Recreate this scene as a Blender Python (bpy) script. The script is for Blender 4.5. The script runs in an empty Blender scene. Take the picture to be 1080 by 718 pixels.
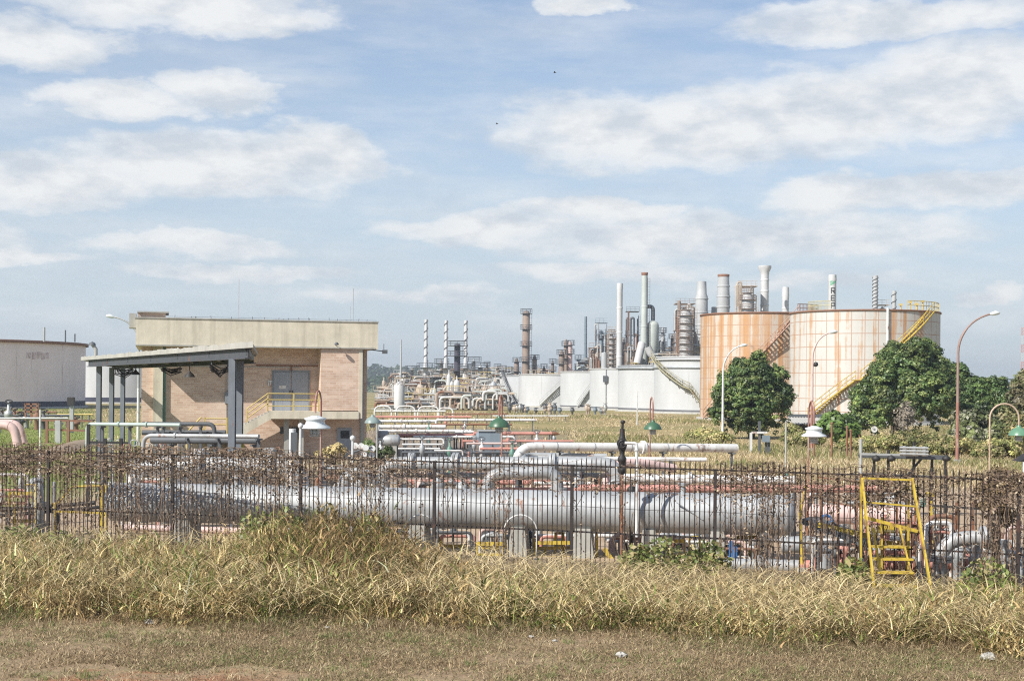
SUN_E, SKY_S, EXPO, CLOUD, SKYTINT, HAZE = 4.9, .10, 0.48, 6.5, (1.0, 1.0, 1.02), 0.0004
import bpy, math, random
import numpy as np
from mathutils import Vector, Matrix
PI = math.pi
R = math.radians
random.seed(7)
rng = np.random.default_rng(11)
col = bpy.context.scene.collection
scn = bpy.context.scene

# ------------------------------------------------------------------ survey: picture position + distance -> place
FOC, EYE, HOR, ROLL = 1500.0, 3.9, 408.0, R(0.5)
CR, SR = math.cos(ROLL), math.sin(ROLL)
def W(px, py, D):
    a, b = px - 540.0, HOR - py
    u, v = a*CR - b*SR, a*SR + b*CR
    return Vector((u/FOC*D, D, EYE + v/FOC*D))
def XA(px, D, z=0.0):
    v = (z - EYE)*FOC/D
    return ((px - 540.0) - v*SR)/CR*D/FOC
def ZA(px, py, D):
    return W(px, py, D).z
def M(px, D):            # pixels to metres
    return px*D/FOC

# ------------------------------------------------------------------ materials
MATS = {}
def nodes_of(name):
    m = bpy.data.materials.new(name); m.use_nodes = True
    nt = m.node_tree; nt.nodes.clear()
    out = nt.nodes.new('ShaderNodeOutputMaterial')
    b = nt.nodes.new('ShaderNodeBsdfPrincipled')
    nt.links.new(b.outputs[0], out.inputs[0])
    return m, nt, b
def N(nt, t, **kw):
    n = nt.nodes.new(t)
    for k, v in kw.items():
        if k.startswith('i_'):
            n.inputs[int(k[2:])].default_value = v
        else:
            setattr(n, k, v)
    return n
def L(nt, a, b): nt.links.new(a, b)
def noise(nt, vec, scale, detail=5, rough=0.6, dist=0.0):
    n = N(nt, 'ShaderNodeTexNoise'); n.inputs['Scale'].default_value = scale
    n.inputs['Detail'].default_value = detail; n.inputs['Roughness'].default_value = rough
    n.inputs['Distortion'].default_value = dist
    if vec is not None: L(nt, vec, n.inputs['Vector'])
    return n.outputs['Fac']
def ramp(nt, fac, stops):
    r = N(nt, 'ShaderNodeValToRGB'); e = r.color_ramp.elements
    while len(e) < len(stops): e.new(0.5)
    for i, (p, c) in enumerate(stops):
        e[i].position = p
        e[i].color = (c, c, c, 1) if not hasattr(c, '__len__') else (*c[:3], 1)
    L(nt, fac, r.inputs[0]); return r.outputs[0]
def mix(nt, fac, a, b, mode='MIX'):
    m = N(nt, 'ShaderNodeMix', data_type='RGBA', blend_type=mode)
    for s, v in ((0, fac), (6, a), (7, b)):
        if hasattr(v, 'links') or hasattr(v, 'is_output'): L(nt, v, m.inputs[s])
        elif s == 0: m.inputs[0].default_value = v
        else: m.inputs[s].default_value = (*v[:3], 1)
    return m.outputs[2]
def mapping(nt, vec, scale=(1, 1, 1), loc=(0, 0, 0)):
    m = N(nt, 'ShaderNodeMapping'); m.inputs['Scale'].default_value = scale; m.inputs['Location'].default_value = loc
    L(nt, vec, m.inputs['Vector']); return m.outputs[0]
def bump(nt, b, h, strength=0.3, dist=0.02):
    n = N(nt, 'ShaderNodeBump'); n.inputs['Strength'].default_value = strength; n.inputs['Distance'].default_value = dist
    L(nt, h, n.inputs['Height']); L(nt, n.outputs[0], b.inputs['Normal'])

def paint(name, c, rust=0.0, rough=0.55, metal=0.0, scale=2.0, var=0.25, rustc=(0.22, 0.085, 0.035), streak=True):
    """weathered paint: mottling, vertical dirt streaks and rust patches"""
    if name in MATS: return MATS[name]
    m, nt, b = nodes_of(name)
    tc = N(nt, 'ShaderNodeTexCoord').outputs['Object']
    n1 = noise(nt, tc, scale, 6, .65)
    dark = tuple(x*(1 - var) for x in c)
    base = mix(nt, ramp(nt, n1, [(.3, 0), (.75, 1)]), c, dark)
    if streak:
        st = noise(nt, mapping(nt, tc, (scale*3, scale*3, scale*.25)), 1.0, 4, .6)
        base = mix(nt, ramp(nt, st, [(.52, 0), (.75, .45)]), base, tuple(x*.55 for x in c))
    if rust > 0:
        n2 = noise(nt, mapping(nt, tc, (1, 1, .45), (3, 7, 1)), scale*1.7, 8, .7, .4)
        base = mix(nt, ramp(nt, n2, [(max(0.02, .66 - rust*.35), 0), (min(.98, .72 - rust*.2), 1)]), base, rustc)
    L(nt, base, b.inputs['Base Color'])
    b.inputs['Roughness'].default_value = rough; b.inputs['Metallic'].default_value = metal
    bump(nt, b, n1, .15, .02)
    MATS[name] = m; return m

def tank_mat(name, c, rust, cell=(2.4, 1.25), seam=.55, rustc=(.50, .20, .07), seamw=.03, dirt=(.3, .2, .15), goff=.5):
    """cylindrical shell paint; UV in metres (round, up)"""
    if name in MATS: return MATS[name]
    m, nt, b = nodes_of(name)
    uv = N(nt, 'ShaderNodeTexCoord').outputs['UV']
    base = mix(nt, ramp(nt, noise(nt, mapping(nt, uv, (.35, .12, 1)), 1, 5, .6), [(.3, 0), (.8, 1)]), c, tuple(x*.82 for x in c))
    if rust > 0:
        wide = noise(nt, mapping(nt, uv, (.85, .010, 1), (4, 2, 0)), 1.0, 4, .65)
        fine = noise(nt, mapping(nt, uv, (1.9, .06, 1), (1, 5, 0)), 1.0, 5, .65)
        blot = noise(nt, mapping(nt, uv, (.55, .55, 1), (9, 1, 0)), 1.0, 7, .7)
        s = N(nt, 'ShaderNodeMath', operation='MULTIPLY_ADD'); L(nt, wide, s.inputs[0]); s.inputs[1].default_value = 2.0
        L(nt, fine, s.inputs[2])
        s2 = N(nt, 'ShaderNodeMath', operation='MULTIPLY_ADD'); L(nt, blot, s2.inputs[0]); s2.inputs[1].default_value = .6
        L(nt, s.outputs[0], s2.inputs[2])
        t = 1.62 - (rust - 1)*.9
        base = mix(nt, ramp(nt, sub(nt, s2.outputs[0], t - .33), [(.46, 0), (.54, .55), (.80, .95)]), base, rustc)
        base = mix(nt, ramp(nt, fine, [(.6, 0), (.8, .55)]), base, tuple(x*.5 for x in rustc))
    br = N(nt, 'ShaderNodeTexBrick', offset=goff)
    L(nt, uv, br.inputs['Vector'])
    br.inputs['Scale'].default_value = 1.0; br.inputs['Brick Width'].default_value = cell[0]; br.inputs['Row Height'].default_value = cell[1]
    br.inputs['Mortar Size'].default_value = seamw; br.inputs['Mortar Smooth'].default_value = .6
    sm = N(nt, 'ShaderNodeMath', operation='MULTIPLY'); L(nt, br.outputs['Fac'], sm.inputs[0]); sm.inputs[1].default_value = seam
    base = mix(nt, sm.outputs[0], base, dirt)
    L(nt, base, b.inputs['Base Color']); b.inputs['Roughness'].default_value = .6
    MATS[name] = m; return m
def sub(nt, a, v):
    s = N(nt, 'ShaderNodeMath', operation='SUBTRACT'); L(nt, a, s.inputs[0]); s.inputs[1].default_value = v; return s.outputs[0]

def brick_mat(name, c1, c2, mortar):
    m, nt, b = nodes_of(name)
    tc = N(nt, 'ShaderNodeTexCoord').outputs['Object']
    sep = N(nt, 'ShaderNodeSeparateXYZ'); L(nt, tc, sep.inputs[0])
    ad = N(nt, 'ShaderNodeMath', operation='ADD'); L(nt, sep.outputs[0], ad.inputs[0]); L(nt, sep.outputs[1], ad.inputs[1])
    cb = N(nt, 'ShaderNodeCombineXYZ'); L(nt, ad.outputs[0], cb.inputs[0]); L(nt, sep.outputs[2], cb.inputs[1])
    br = N(nt, 'ShaderNodeTexBrick'); L(nt, cb.outputs[0], br.inputs['Vector'])
    br.inputs['Scale'].default_value = 1; br.inputs['Brick Width'].default_value = .34; br.inputs['Row Height'].default_value = .12
    br.inputs['Mortar Size'].default_value = .012; br.inputs['Bias'].default_value = -.1
    br.inputs['Color1'].default_value = (*c1, 1); br.inputs['Color2'].default_value = (*c2, 1); br.inputs['Mortar'].default_value = (*mortar, 1)
    n1 = noise(nt, mapping(nt, cb.outputs[0], (.7, 2.2, 1)), 1.0, 6, .65)
    base = mix(nt, ramp(nt, n1, [(.3, 0), (.8, .6)]), br.outputs['Color'], tuple(x*.7 for x in c2))
    n2 = noise(nt, mapping(nt, cb.outputs[0], (.6, .5, 1), (5, 2, 0)), 1.0, 4, .6)
    base = mix(nt, ramp(nt, n2, [(.55, 0), (.75, .5)]), base, mortar)
    L(nt, base, b.inputs['Base Color']); b.inputs['Roughness'].default_value = .85
    bump(nt, b, br.outputs['Fac'], -.3, .01)
    MATS[name] = m; return m

def concrete_mat(name, c, streaky=.6):
    m, nt, b = nodes_of(name)
    tc = N(nt, 'ShaderNodeTexCoord').outputs['Object']
    n1 = noise(nt, tc, 1.2, 8, .7)
    base = mix(nt, ramp(nt, n1, [(.3, 0), (.75, 1)]), c, tuple(x*.72 for x in c))
    st = noise(nt, mapping(nt, tc, (2.2, 2.2, .16)), 1.0, 6, .65)
    base = mix(nt, ramp(nt, st, [(.48, 0), (.78, streaky)]), base, (c[0]*.42, c[1]*.42, c[2]*.40))
    L(nt, base, b.inputs['Base Color']); b.inputs['Roughness'].default_value = .9
    bump(nt, b, n1, .3, .02)
    MATS[name] = m; return m

def leaf_mat(name, trans=.3, rough=.55, spec=.3):
    """leaves and blades: own colour from the per-leaf tint attribute"""
    m = bpy.data.materials.new(name); m.use_nodes = True; nt = m.node_tree; nt.nodes.clear()
    out = N(nt, 'ShaderNodeOutputMaterial'); at = N(nt, 'ShaderNodeAttribute', attribute_name='tint')
    b = N(nt, 'ShaderNodeBsdfPrincipled'); t = N(nt, 'ShaderNodeBsdfTranslucent'); mx = N(nt, 'ShaderNodeMixShader')
    b.inputs['Roughness'].default_value = rough; b.inputs['Specular IOR Level'].default_value = spec
    L(nt, at.outputs['Color'], b.inputs['Base Color']); L(nt, at.outputs['Color'], t.inputs[0])
    mx.inputs[0].default_value = trans; L(nt, b.outputs[0], mx.inputs[1]); L(nt, t.outputs[0], mx.inputs[2]); L(nt, mx.outputs[0], out.inputs[0])
    MATS[name] = m; return m
LEAF = leaf_mat('leaf_green', .28, .45, .4)
BLADE = leaf_mat('grass_blade', .3, .6, .25)
DRYLEAF = leaf_mat('dry_leaf', .2, .8, .1)

white = paint('white_paint', (.68, .68, .66), .3, .55, scale=1.6, var=.22)
whitefar = paint('far_white_paint', (.52, .52, .51), .1, .6, scale=.3, var=.2)
silver = paint('aluminium_cladding', (.48, .495, .50), .18, .55, .25, scale=1.6, var=.5)
silver2 = paint('dull_cladding', (.40, .42, .43), .12, .6, .2, scale=1.5, var=.3)
grey = paint('grey_paint', (.24, .27, .30), .1, .55, scale=2)
greyd = paint('dark_grey_steel', (.10, .11, .12), .15, .6, scale=2)
black = paint('black_steel', (.025, .023, .022), .2, .6, scale=3, rustc=(.07, .03, .02))
fencem = paint('fence_steel', (.03, .022, .02), .2, .75, scale=3, rustc=(.11, .045, .03))
yellow = paint('yellow_paint', (.60, .44, .05), .5, .6, scale=5, rustc=(.20, .11, .05))
yellowp = paint('faded_yellow_paint', (.62, .48, .16), .15, .6, scale=3)
redp = paint('faded_red_paint', (.54, .25, .20), .1, .6, scale=1.5)
pinkp = paint('pink_paint', (.66, .48, .44), .12, .6, scale=1.2, var=.2)
rustp = paint('rusty_steel', (.24, .13, .085), .5, .8, scale=2)
rustpole = paint('rusty_red_pole', (.32, .15, .115), .4, .7, scale=2, rustc=(.42, .30, .25))
greenp = paint('green_enamel', (.055, .13, .075), .15, .4, scale=4)
lampwhite = paint('white_enamel', (.62, .66, .66), .08, .35, scale=5, var=.1)
bluep = paint('blue_paint', (.03, .16, .42), .1, .5, scale=4)
tealp = paint('green_pipe_paint', (.12, .25, .20), .15, .5, scale=3)
beige = paint('beige_plant_steel', (.52, .43, .34), .25, .7, scale=.4, var=.4)
browns = paint('brown_plant_steel', (.34, .26, .21), .3, .8, scale=.35, var=.5)
purple = paint('dark_purple_steel', (.06, .05, .075), .2, .7, scale=.3)
bluegrey = paint('blue_grey_steel', (.20, .25, .29), .1, .7, scale=.3)
palegreen = paint('pale_green_paint', (.49, .53, .49), .15, .6, scale=.3)
gal = paint('galvanised_steel', (.46, .47, .46), .1, .5, .3, scale=2)
asb = paint('corrugated_roof_sheet', (.40, .39, .36), .1, .9, scale=1)
glassd = paint('dark_window_glass', (.03, .035, .045), 0, .15, scale=1, streak=False)
glassl = paint('lamp_glass', (.55, .58, .56), 0, .2, scale=4, streak=False)
inkblack = paint('black_lettering', (.03, .03, .03), 0, .7, streak=False)
stonem = paint('pale_stone', (.45, .43, .39), 0, .9, scale=6, streak=False)
bark = paint('bark', (.13, .10, .07), 0, .9, scale=5)
doorm = paint('grey_door_paint', (.30, .33, .37), .05, .5, scale=1.5, var=.15)
brick = brick_mat('face_brick', (.70, .53, .41), (.53, .36, .26), (.67, .57, .48))
conc = concrete_mat('board_concrete', (.68, .62, .49), .65)
conc2 = concrete_mat('grey_concrete', (.42, .41, .37), .5)
tan_rusty = tank_mat('rust_streaked_tank_paint', (.54, .525, .49), .86, rustc=(.44, .225, .085), cell=(1.45, 1.45), seam=.85, seamw=.06, goff=0, dirt=(.36, .20, .12))
tan_rusty2 = tank_mat('rust_stained_tank_paint', (.52, .46, .39), 1.08, rustc=(.44, .23, .09), cell=(1.3, 1.3), seam=.8, seamw=.06, goff=0, dirt=(.36, .20, .12))
tan_white = tank_mat('white_tank_paint', (.50, .51, .515), .45, cell=(5, 1.6), seam=.22, dirt=(.36, .34, .31), rustc=(.40, .37, .33))
tan_pink = tank_mat('pinkish_tank_paint', (.86, .77, .76), .55, cell=(6, 1.8), seam=.12, rustc=(.34, .22, .2))
bandgrey = paint('dark_grey_band', (.13, .13, .14), .2, .7, scale=.5)
beamg = paint('dark_beam_paint', (.075, .08, .09), .15, .6, scale=2)
colg = paint('column_blue_grey', (.17, .19, .215), .1, .6, scale=2)
navy = paint('navy_band', (.035, .04, .07), .1, .7, scale=.5)

# ------------------------------------------------------------------ object helpers
def tag(o, label=None, cat=None, group=None, kind=None):
    if label: o['label'] = label
    if cat: o['category'] = cat
    if group: o['group'] = group
    if kind: o['kind'] = kind
    return o
def thing(name, label, cat, loc=(0, 0, 0), rz=0.0, group=None):
    o = bpy.data.objects.new(name, None); col.objects.link(o)
    o.location = loc; o.rotation_euler = (0, 0, rz); o.empty_display_size = .3
    return tag(o, label, cat, group, 'thing')
def origin(o):
    v = Vector((0, 0, 0))
    while o is not None:
        v += o.location; o = o.parent
    return v
class MB:
    def __init__(s):
        s.v = []; s.f = []; s.sm = []; s.uv = {}
    def add(s, vs, fs, smooth=False):
        o = len(s.v); s.v += [tuple(p) for p in vs]
        for f in fs: s.f.append([i + o for i in f]); s.sm.append(smooth)
        return o
    def box(s, c, d, rz=0.0, mat3=None):
        hx, hy, hz = d[0]/2, d[1]/2, d[2]/2
        P = [Vector((x, y, z)) for x in (-hx, hx) for y in (-hy, hy) for z in (-hz, hz)]
        if mat3 is None: mat3 = Matrix.Rotation(rz, 3, 'Z')
        P = [mat3 @ p + Vector(c) for p in P]
        s.add(P, [(0, 1, 3, 2), (4, 6, 7, 5), (0, 4, 5, 1), (2, 3, 7, 6), (0, 2, 6, 4), (1, 5, 7, 3)]); return s
    def bar(s, a, b, w, h=None):
        a, b = Vector(a), Vector(b); h = w if h is None else h
        z = (b - a); ln = z.length
        if ln < 1e-6: return s
        z.normalize(); up = Vector((0, 0, 1)) if abs(z.z) < .95 else Vector((0, 1, 0))
        x = up.cross(z).normalized(); y = z.cross(x)
        m = Matrix((x, y, z)).transposed()
        return s.box((a + b)/2, (w, h, ln), mat3=m)
    def tube(s, pts, r, n=8, caps=True):
        pts = [Vector(p) for p in pts]; rr = r if hasattr(r, '__len__') else [r]*len(pts)
        T = []
        for i in range(len(pts)):
            a = pts[max(0, i-1)]; b = pts[min(len(pts)-1, i+1)]
            T.append((b - a).normalized())
        u = Vector((0, 0, 1)) if abs(T[0].z) < .9 else Vector((1, 0, 0))
        x = T[0].cross(u).normalized()
        rings = []
        for i, p in enumerate(pts):
            x = (x - T[i]*x.dot(T[i]))
            x = x.normalized() if x.length > 1e-6 else T[i].orthogonal().normalized()
            y = T[i].cross(x)
            rings.append([p + (x*math.cos(2*PI*k/n) + y*math.sin(2*PI*k/n))*rr[i] for k in range(n)])
        V = [p for q in rings for p in q]
        F = [(i*n + k, i*n + (k+1) % n, (i+1)*n + (k+1) % n, (i+1)*n + k) for i in range(len(pts)-1) for k in range(n)]
        s.add(V, F, True)
        if caps:
            s.add(rings[0], [tuple(range(n))[::-1]]); s.add(rings[-1], [tuple(range(n))])
        return s
    def pipe(s, pts, r, bend=None, n=10):
        return s.tube(rounded(pts, bend if bend else r*3), r, n)
    def lathe(s, prof, c=(0, 0, 0), n=24, smooth=True, cap=True, uvs=False):
        c = Vector(c); V = []
        for (r, z) in prof:
            for k in range(n + (1 if uvs else 0)):
                a = 2*PI*k/n - PI/2 - PI
                V.append((c.x + r*math.cos(a), c.y + r*math.sin(a), c.z + z))
        m = n + 1 if uvs else n
        F = []; o = len(s.v)
        for i in range(len(prof)-1):
            for k in range(n):
                k2 = k+1 if uvs else (k+1) % n
                F.append((i*m + k, i*m + k2, (i+1)*m + k2, (i+1)*m + k))
        s.add(V, F, smooth)
        if uvs:
            for i, (r, z) in enumerate(prof):
                for k in range(m): s.uv[o + i*m + k] = (2*PI*prof[0][0]*k/n, z)
        if cap:
            for (r, z), rev in ((prof[0], True), (prof[-1], False)):
                if r > 1e-4:
                    q = [(c.x + r*math.cos(2*PI*k/n), c.y + r*math.sin(2*PI*k/n), c.z + z) for k in range(n)]
                    s.add(q, [tuple(range(n))[::-1] if rev else tuple(range(n))])
        return s
    def torus(s, c, rad, r, axis=(0, 0, 1), n=20, m=6):
        ax = Vector(axis).normalized(); x = ax.orthogonal().normalized(); y = ax.cross(x); c = Vector(c)
        V = []
        for i in range(n):
            a = 2*PI*i/n; d = x*math.cos(a) + y*math.sin(a)
            for j in range(m):
                b = 2*PI*j/m; V.append(c + d*(rad + r*math.cos(b)) + ax*r*math.sin(b))
        s.add(V, [(i*m + j, ((i+1) % n)*m + j, ((i+1) % n)*m + (j+1) % m, i*m + (j+1) % m) for i in range(n) for j in range(m)], True)
        return s
    def build(s, name, m, parent=None, local=False, **tg):
        me = bpy.data.meshes.new(name)
        off = Vector((0, 0, 0)) if (parent is None or local) else origin(parent)
        me.from_pydata([(p[0]-off.x, p[1]-off.y, p[2]-off.z) for p in s.v], [], s.f)
        me.polygons.foreach_set('use_smooth', s.sm)
        if s.uv:
            ul = me.uv_layers.new(name='UVMap')
            for lp in me.loops:
                if lp.vertex_index in s.uv: ul.data[lp.index].uv = s.uv[lp.vertex_index]
        me.materials.append(m)
        o = bpy.data.objects.new(name, me); col.objects.link(o); o.parent = parent
        if tg: tag(o, **tg)
        return o
def rounded(pts, rad, seg=6):
    pts = [Vector(p) for p in pts]; out = [pts[0]]
    for i in range(1, len(pts)-1):
        p, a, b = pts[i], pts[i-1], pts[i+1]
        d1, d2 = (a-p), (b-p); l = min(rad, d1.length*.49, d2.length*.49)
        d1.normalize(); d2.normalize(); s_, e_ = p + d1*l, p + d2*l
        if abs(d1.dot(d2)) > .995: out.append(p); continue
        for k in range(seg+1):
            t = k/seg; out.append(s_*(1-t)**2 + p*2*t*(1-t) + e_*t*t)
    out.append(pts[-1]); return out
def arrays_mesh(name, V, F, tint, m, parent=None, off=None, **tg):
    """numpy vertices (N,3), quads (M,4), per-vertex colours"""
    me = bpy.data.meshes.new(name)
    V = np.asarray(V, np.float32); F = np.asarray(F, np.int32)
    if parent is not None and off is None: off = origin(parent)
    if off is not None: V = V - np.array(off, np.float32)
    me.vertices.add(len(V)); me.vertices.foreach_set('co', V.ravel())
    k = F.shape[1]
    me.loops.add(F.size); me.loops.foreach_set('vertex_index', F.ravel())
    me.polygons.add(len(F)); me.polygons.foreach_set('loop_start', np.arange(0, F.size, k, dtype=np.int32))
    me.polygons.foreach_set('loop_total', np.full(len(F), k, np.int32))
    me.update(calc_edges=True)
    if tint is not None:
        at = me.color_attributes.new('tint', 'FLOAT_COLOR', 'POINT')
        C = np.ones((len(V), 4), np.float32); C[:, :3] = tint; at.data.foreach_set('color', C.ravel())
    me.materials.append(m)
    o = bpy.data.objects.new(name, me); col.objects.link(o); o.parent = parent
    if tg: tag(o, **tg)
    return o
def copy_tree(o, parent=None):
    c = o.copy(); col.objects.link(c); c.parent = parent
    for ch in list(o.children): copy_tree(ch, c)
    return c
def blades(bx, by, bz, h, w, lean, az, tint, seg=3, droop=.6):
    """arching grass blades -> V,F,C"""
    n = len(bx); V = np.zeros((n, (seg+1)*2, 3)); dx, dy = np.cos(az), np.sin(az)
    fa = rng.uniform(0, 2*PI, n); wx, wy = np.cos(fa), np.sin(fa)
    for i in range(seg+1):
        t = i/seg
        out = lean*h*(t**1.6); zz = h*(t - droop*lean*.5*t*t*t)
        ww = w*(1 - t**1.5*.93)*.5
        cx, cy, cz = bx + dx*out, by + dy*out, bz + zz
        V[:, 2*i, 0] = cx - wx*ww; V[:, 2*i, 1] = cy - wy*ww; V[:, 2*i, 2] = cz
        V[:, 2*i+1, 0] = cx + wx*ww; V[:, 2*i+1, 1] = cy + wy*ww; V[:, 2*i+1, 2] = cz
    k = (seg+1)*2; base = np.arange(n)[:, None]*k
    F = np.concatenate([base + np.array([2*i, 2*i+1, 2*i+3, 2*i+2]) for i in range(seg)], 1).reshape(-1, 4)
    return V.reshape(-1, 3), F, np.repeat(tint, k, 0)
def cards(P, nrm, size, tint, asp=1.0):
    """leaf quads at P facing roughly nrm"""
    n = len(P); r1 = rng.normal(size=(n, 3)); nrm = nrm/np.linalg.norm(nrm, axis=1, keepdims=True)
    a = np.cross(nrm, r1); a /= np.linalg.norm(a, axis=1, keepdims=True); b = np.cross(nrm, a)
    s = size[:, None]*.5; a = a*s; b = b*s*asp
    V = np.stack([P - a*.2 - b, P + a - b*.1, P + a*.1 + b, P - a + b*.15], 1).reshape(-1, 3)
    F = np.arange(n*4).reshape(-1, 4)
    return V, F, np.repeat(tint, 4, 0)
def palette(n, cols, wts, jit=.15):
    idx = rng.choice(len(cols), n, p=np.array(wts)/sum(wts)); C = np.array(cols)[idx]
    return np.clip(C*(1 + rng.normal(0, jit, (n, 1))) , .01, .9)
# ================================================================== camera, light, sky
cam = bpy.data.cameras.new('camera'); camo = bpy.data.objects.new('camera', cam); col.objects.link(camo)
cam.sensor_width = 36; cam.lens = 36*FOC/1080; cam.shift_y = (HOR - 359)/1080; cam.clip_start = .2; cam.clip_end = 20000
camo.location = (0, 0, EYE); camo.rotation_euler = (PI/2, -ROLL, 0); scn.camera = camo
SAZ, SEL = R(48), R(40)
sd = Vector((-math.sin(SAZ)*math.cos(SEL), -math.cos(SAZ)*math.cos(SEL), math.sin(SEL)))
sl = bpy.data.lights.new('sun', 'SUN'); sl.energy = SUN_E; sl.angle = R(.6); sl.color = (1, .955, .88)
so = bpy.data.objects.new('sun', sl); col.objects.link(so); so.rotation_euler = sd.to_track_quat('Z', 'Y').to_euler(); so.location = (0, -20, 60)
w = bpy.data.worlds.new('World'); scn.world = w; w.use_nodes = True; nt = w.node_tree; nt.nodes.clear()
wo = N(nt, 'ShaderNodeOutputWorld'); bg = N(nt, 'ShaderNodeBackground'); L(nt, bg.outputs[0], wo.inputs[0])
sky = N(nt, 'ShaderNodeTexSky', sky_type='NISHITA'); sky.sun_disc = False; sky.sun_elevation = SEL
sky.sun_rotation = math.atan2(sd.x, sd.y); sky.air_density = 1.0; sky.dust_density = .6; sky.ozone_density = 1.5; sky.altitude = 600
bg.inputs[1].default_value = SKY_S
gen = N(nt, 'ShaderNodeTexCoord').outputs['Generated']
sp = N(nt, 'ShaderNodeSeparateXYZ'); L(nt, gen, sp.inputs[0])
def mth(op, a, b=None, c=None):
    m = N(nt, 'ShaderNodeMath', operation=op)
    for i, v in enumerate((a, b, c)):
        if v is None: continue
        if hasattr(v, 'is_output'): L(nt, v, m.inputs[i])
        else: m.inputs[i].default_value = v
    return m.outputs[0]
azn = mth('ARCTAN2', sp.outputs[0], sp.outputs[1]); eln = mth('ARCSINE', sp.outputs[2])
cb = N(nt, 'ShaderNodeCombineXYZ'); L(nt, azn, cb.inputs[0]); L(nt, eln, cb.inputs[1]); ae = cb.outputs[0]
# wobble so that cloud edges are ragged
wn = N(nt, 'ShaderNodeTexNoise'); wn.inputs['Scale'].default_value = 14; wn.inputs['Detail'].default_value = 7; wn.inputs['Roughness'].default_value = .62
L(nt, mapping(nt, ae, (1, 2.2, 1)), wn.inputs['Vector'])
wv = N(nt, 'ShaderNodeVectorMath', operation='MULTIPLY_ADD'); L(nt, wn.outputs['Color'], wv.inputs[0]); wv.inputs[1].default_value = (.10, .036, 0); 
sh = N(nt, 'ShaderNodeVectorMath', operation='SUBTRACT'); L(nt, ae, sh.inputs[0]); sh.inputs[1].default_value = (.05, .018, 0)
L(nt, sh.outputs[0], wv.inputs[2]); wae = wv.outputs[0]
def cell(px, py, rx, ry, wt=1.0):
    d = W(px, py, 1.0); d.z -= EYE; d.normalize()
    a, e = math.atan2(d.x, d.y), math.asin(d.z)
    s_ = N(nt, 'ShaderNodeVectorMath', operation='SUBTRACT'); L(nt, wae, s_.inputs[0]); s_.inputs[1].default_value = (a, e, 0)
    q = N(nt, 'ShaderNodeVectorMath', operation='MULTIPLY'); L(nt, s_.outputs[0], q.inputs[0]); q.inputs[1].default_value = (FOC/rx, FOC/ry, 0)
    ln = N(nt, 'ShaderNodeVectorMath', operation='LENGTH'); L(nt, q.outputs[0], ln.inputs[0])
    return mth('MULTIPLY', mth('SUBTRACT', 1.0, ln.outputs['Value']), wt)
cells = [(180, 6, 190, 34), (40, 44, 110, 30), (250, 20, 130, 24), (120, 106, 100, 22), (235, 98, 80, 30), (225, 175, 200, 40), (60, 190, 110, 34),
         (330, 160, 90, 34), (620, 2, 60, 14), (700, 140, 240, 48), (860, 120, 190, 58), (1010, 95, 170, 62), (960, 20, 220, 26), (900, 205, 130, 28), (1030, 195, 120, 26),
         (640, 222, 120, 18), (520, 240, 150, 18, .8), (760, 248, 330, 34, .8), (200, 258, 140, 16, .8), (250, 284, 160, 12, .8), (640, 285, 160, 14, .7), (30, 268, 80, 10, .7),
         (1045, 304, 40, 14), (430, 310, 140, 12, .6), (860, 300, 200, 14, .4), (-150, 100, 130, 60), (1250, 150, 140, 60), (1200, 260, 120, 24), (-120, 240, 160, 30)]
acc = None
for c in cells:
    o_ = cell(*c); acc = o_ if acc is None else mth('MAXIMUM', acc, o_)
fine = noise(nt, mapping(nt, ae, (1, 2.4, 1), (3, 1, 0)), 22, 8, .56)
mask = mth('ADD', acc, mth('MULTIPLY', mth('SUBTRACT', fine, .5), .62))
mask = ramp(nt, mask, [(.0, 0), (.12, .24), (.28, .70), (.62, .93)])
# thin veil everywhere in the lower sky
veil = noise(nt, mapping(nt, ae, (1, 5, 1), (7, 2, 0)), 7, 6, .6)
veil = ramp(nt, veil, [(.40, 0), (.7, .42)])
mask = mth('MAXIMUM', mask, veil)
hi = noise(nt, mapping(nt, ae, (1, 2.2, 1), (0, .035, 0)), 16, 7, .6)
lo = noise(nt, mapping(nt, ae, (1, 2.2, 1), (0, -.0, 0)), 16, 7, .6)
lit = mth('ADD', mth('MULTIPLY', mth('SUBTRACT', lo, hi), 1.6), mth('MULTIPLY_ADD', fine, .5, .28))
lit = ramp(nt, lit, [(.25, 0), (.7, 1)])
ccol = mix(nt, lit, tuple(x*CLOUD for x in (.73, .785, .85)), tuple(x*CLOUD for x in (1.02, 1.03, 1.03)))
skc = mix(nt, 1.0, sky.outputs[0], SKYTINT, 'MULTIPLY')
# whiten towards the horizon
hz_ = ramp(nt, eln, [(0.0, .92), (.08, .78), (.18, .42), (.32, 0.10)])
skc = mix(nt, hz_, skc, tuple(x*CLOUD for x in (.65, .745, .84)))
L(nt, mix(nt, mask, skc, ccol), bg.inputs[0])
scn.view_settings.view_transform = 'Standard'; scn.view_settings.look = 'None'; scn.view_settings.exposure = EXPO; scn.view_settings.gamma = 1
scn.cycles.max_bounces = 6; scn.cycles.transparent_max_bounces = 8; scn.cycles.volume_bounces = 0
scn.cycles.use_denoising = False; scn.cycles.pixel_filter_type = 'BLACKMAN_HARRIS'; scn.cycles.filter_width = 1.15

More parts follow.
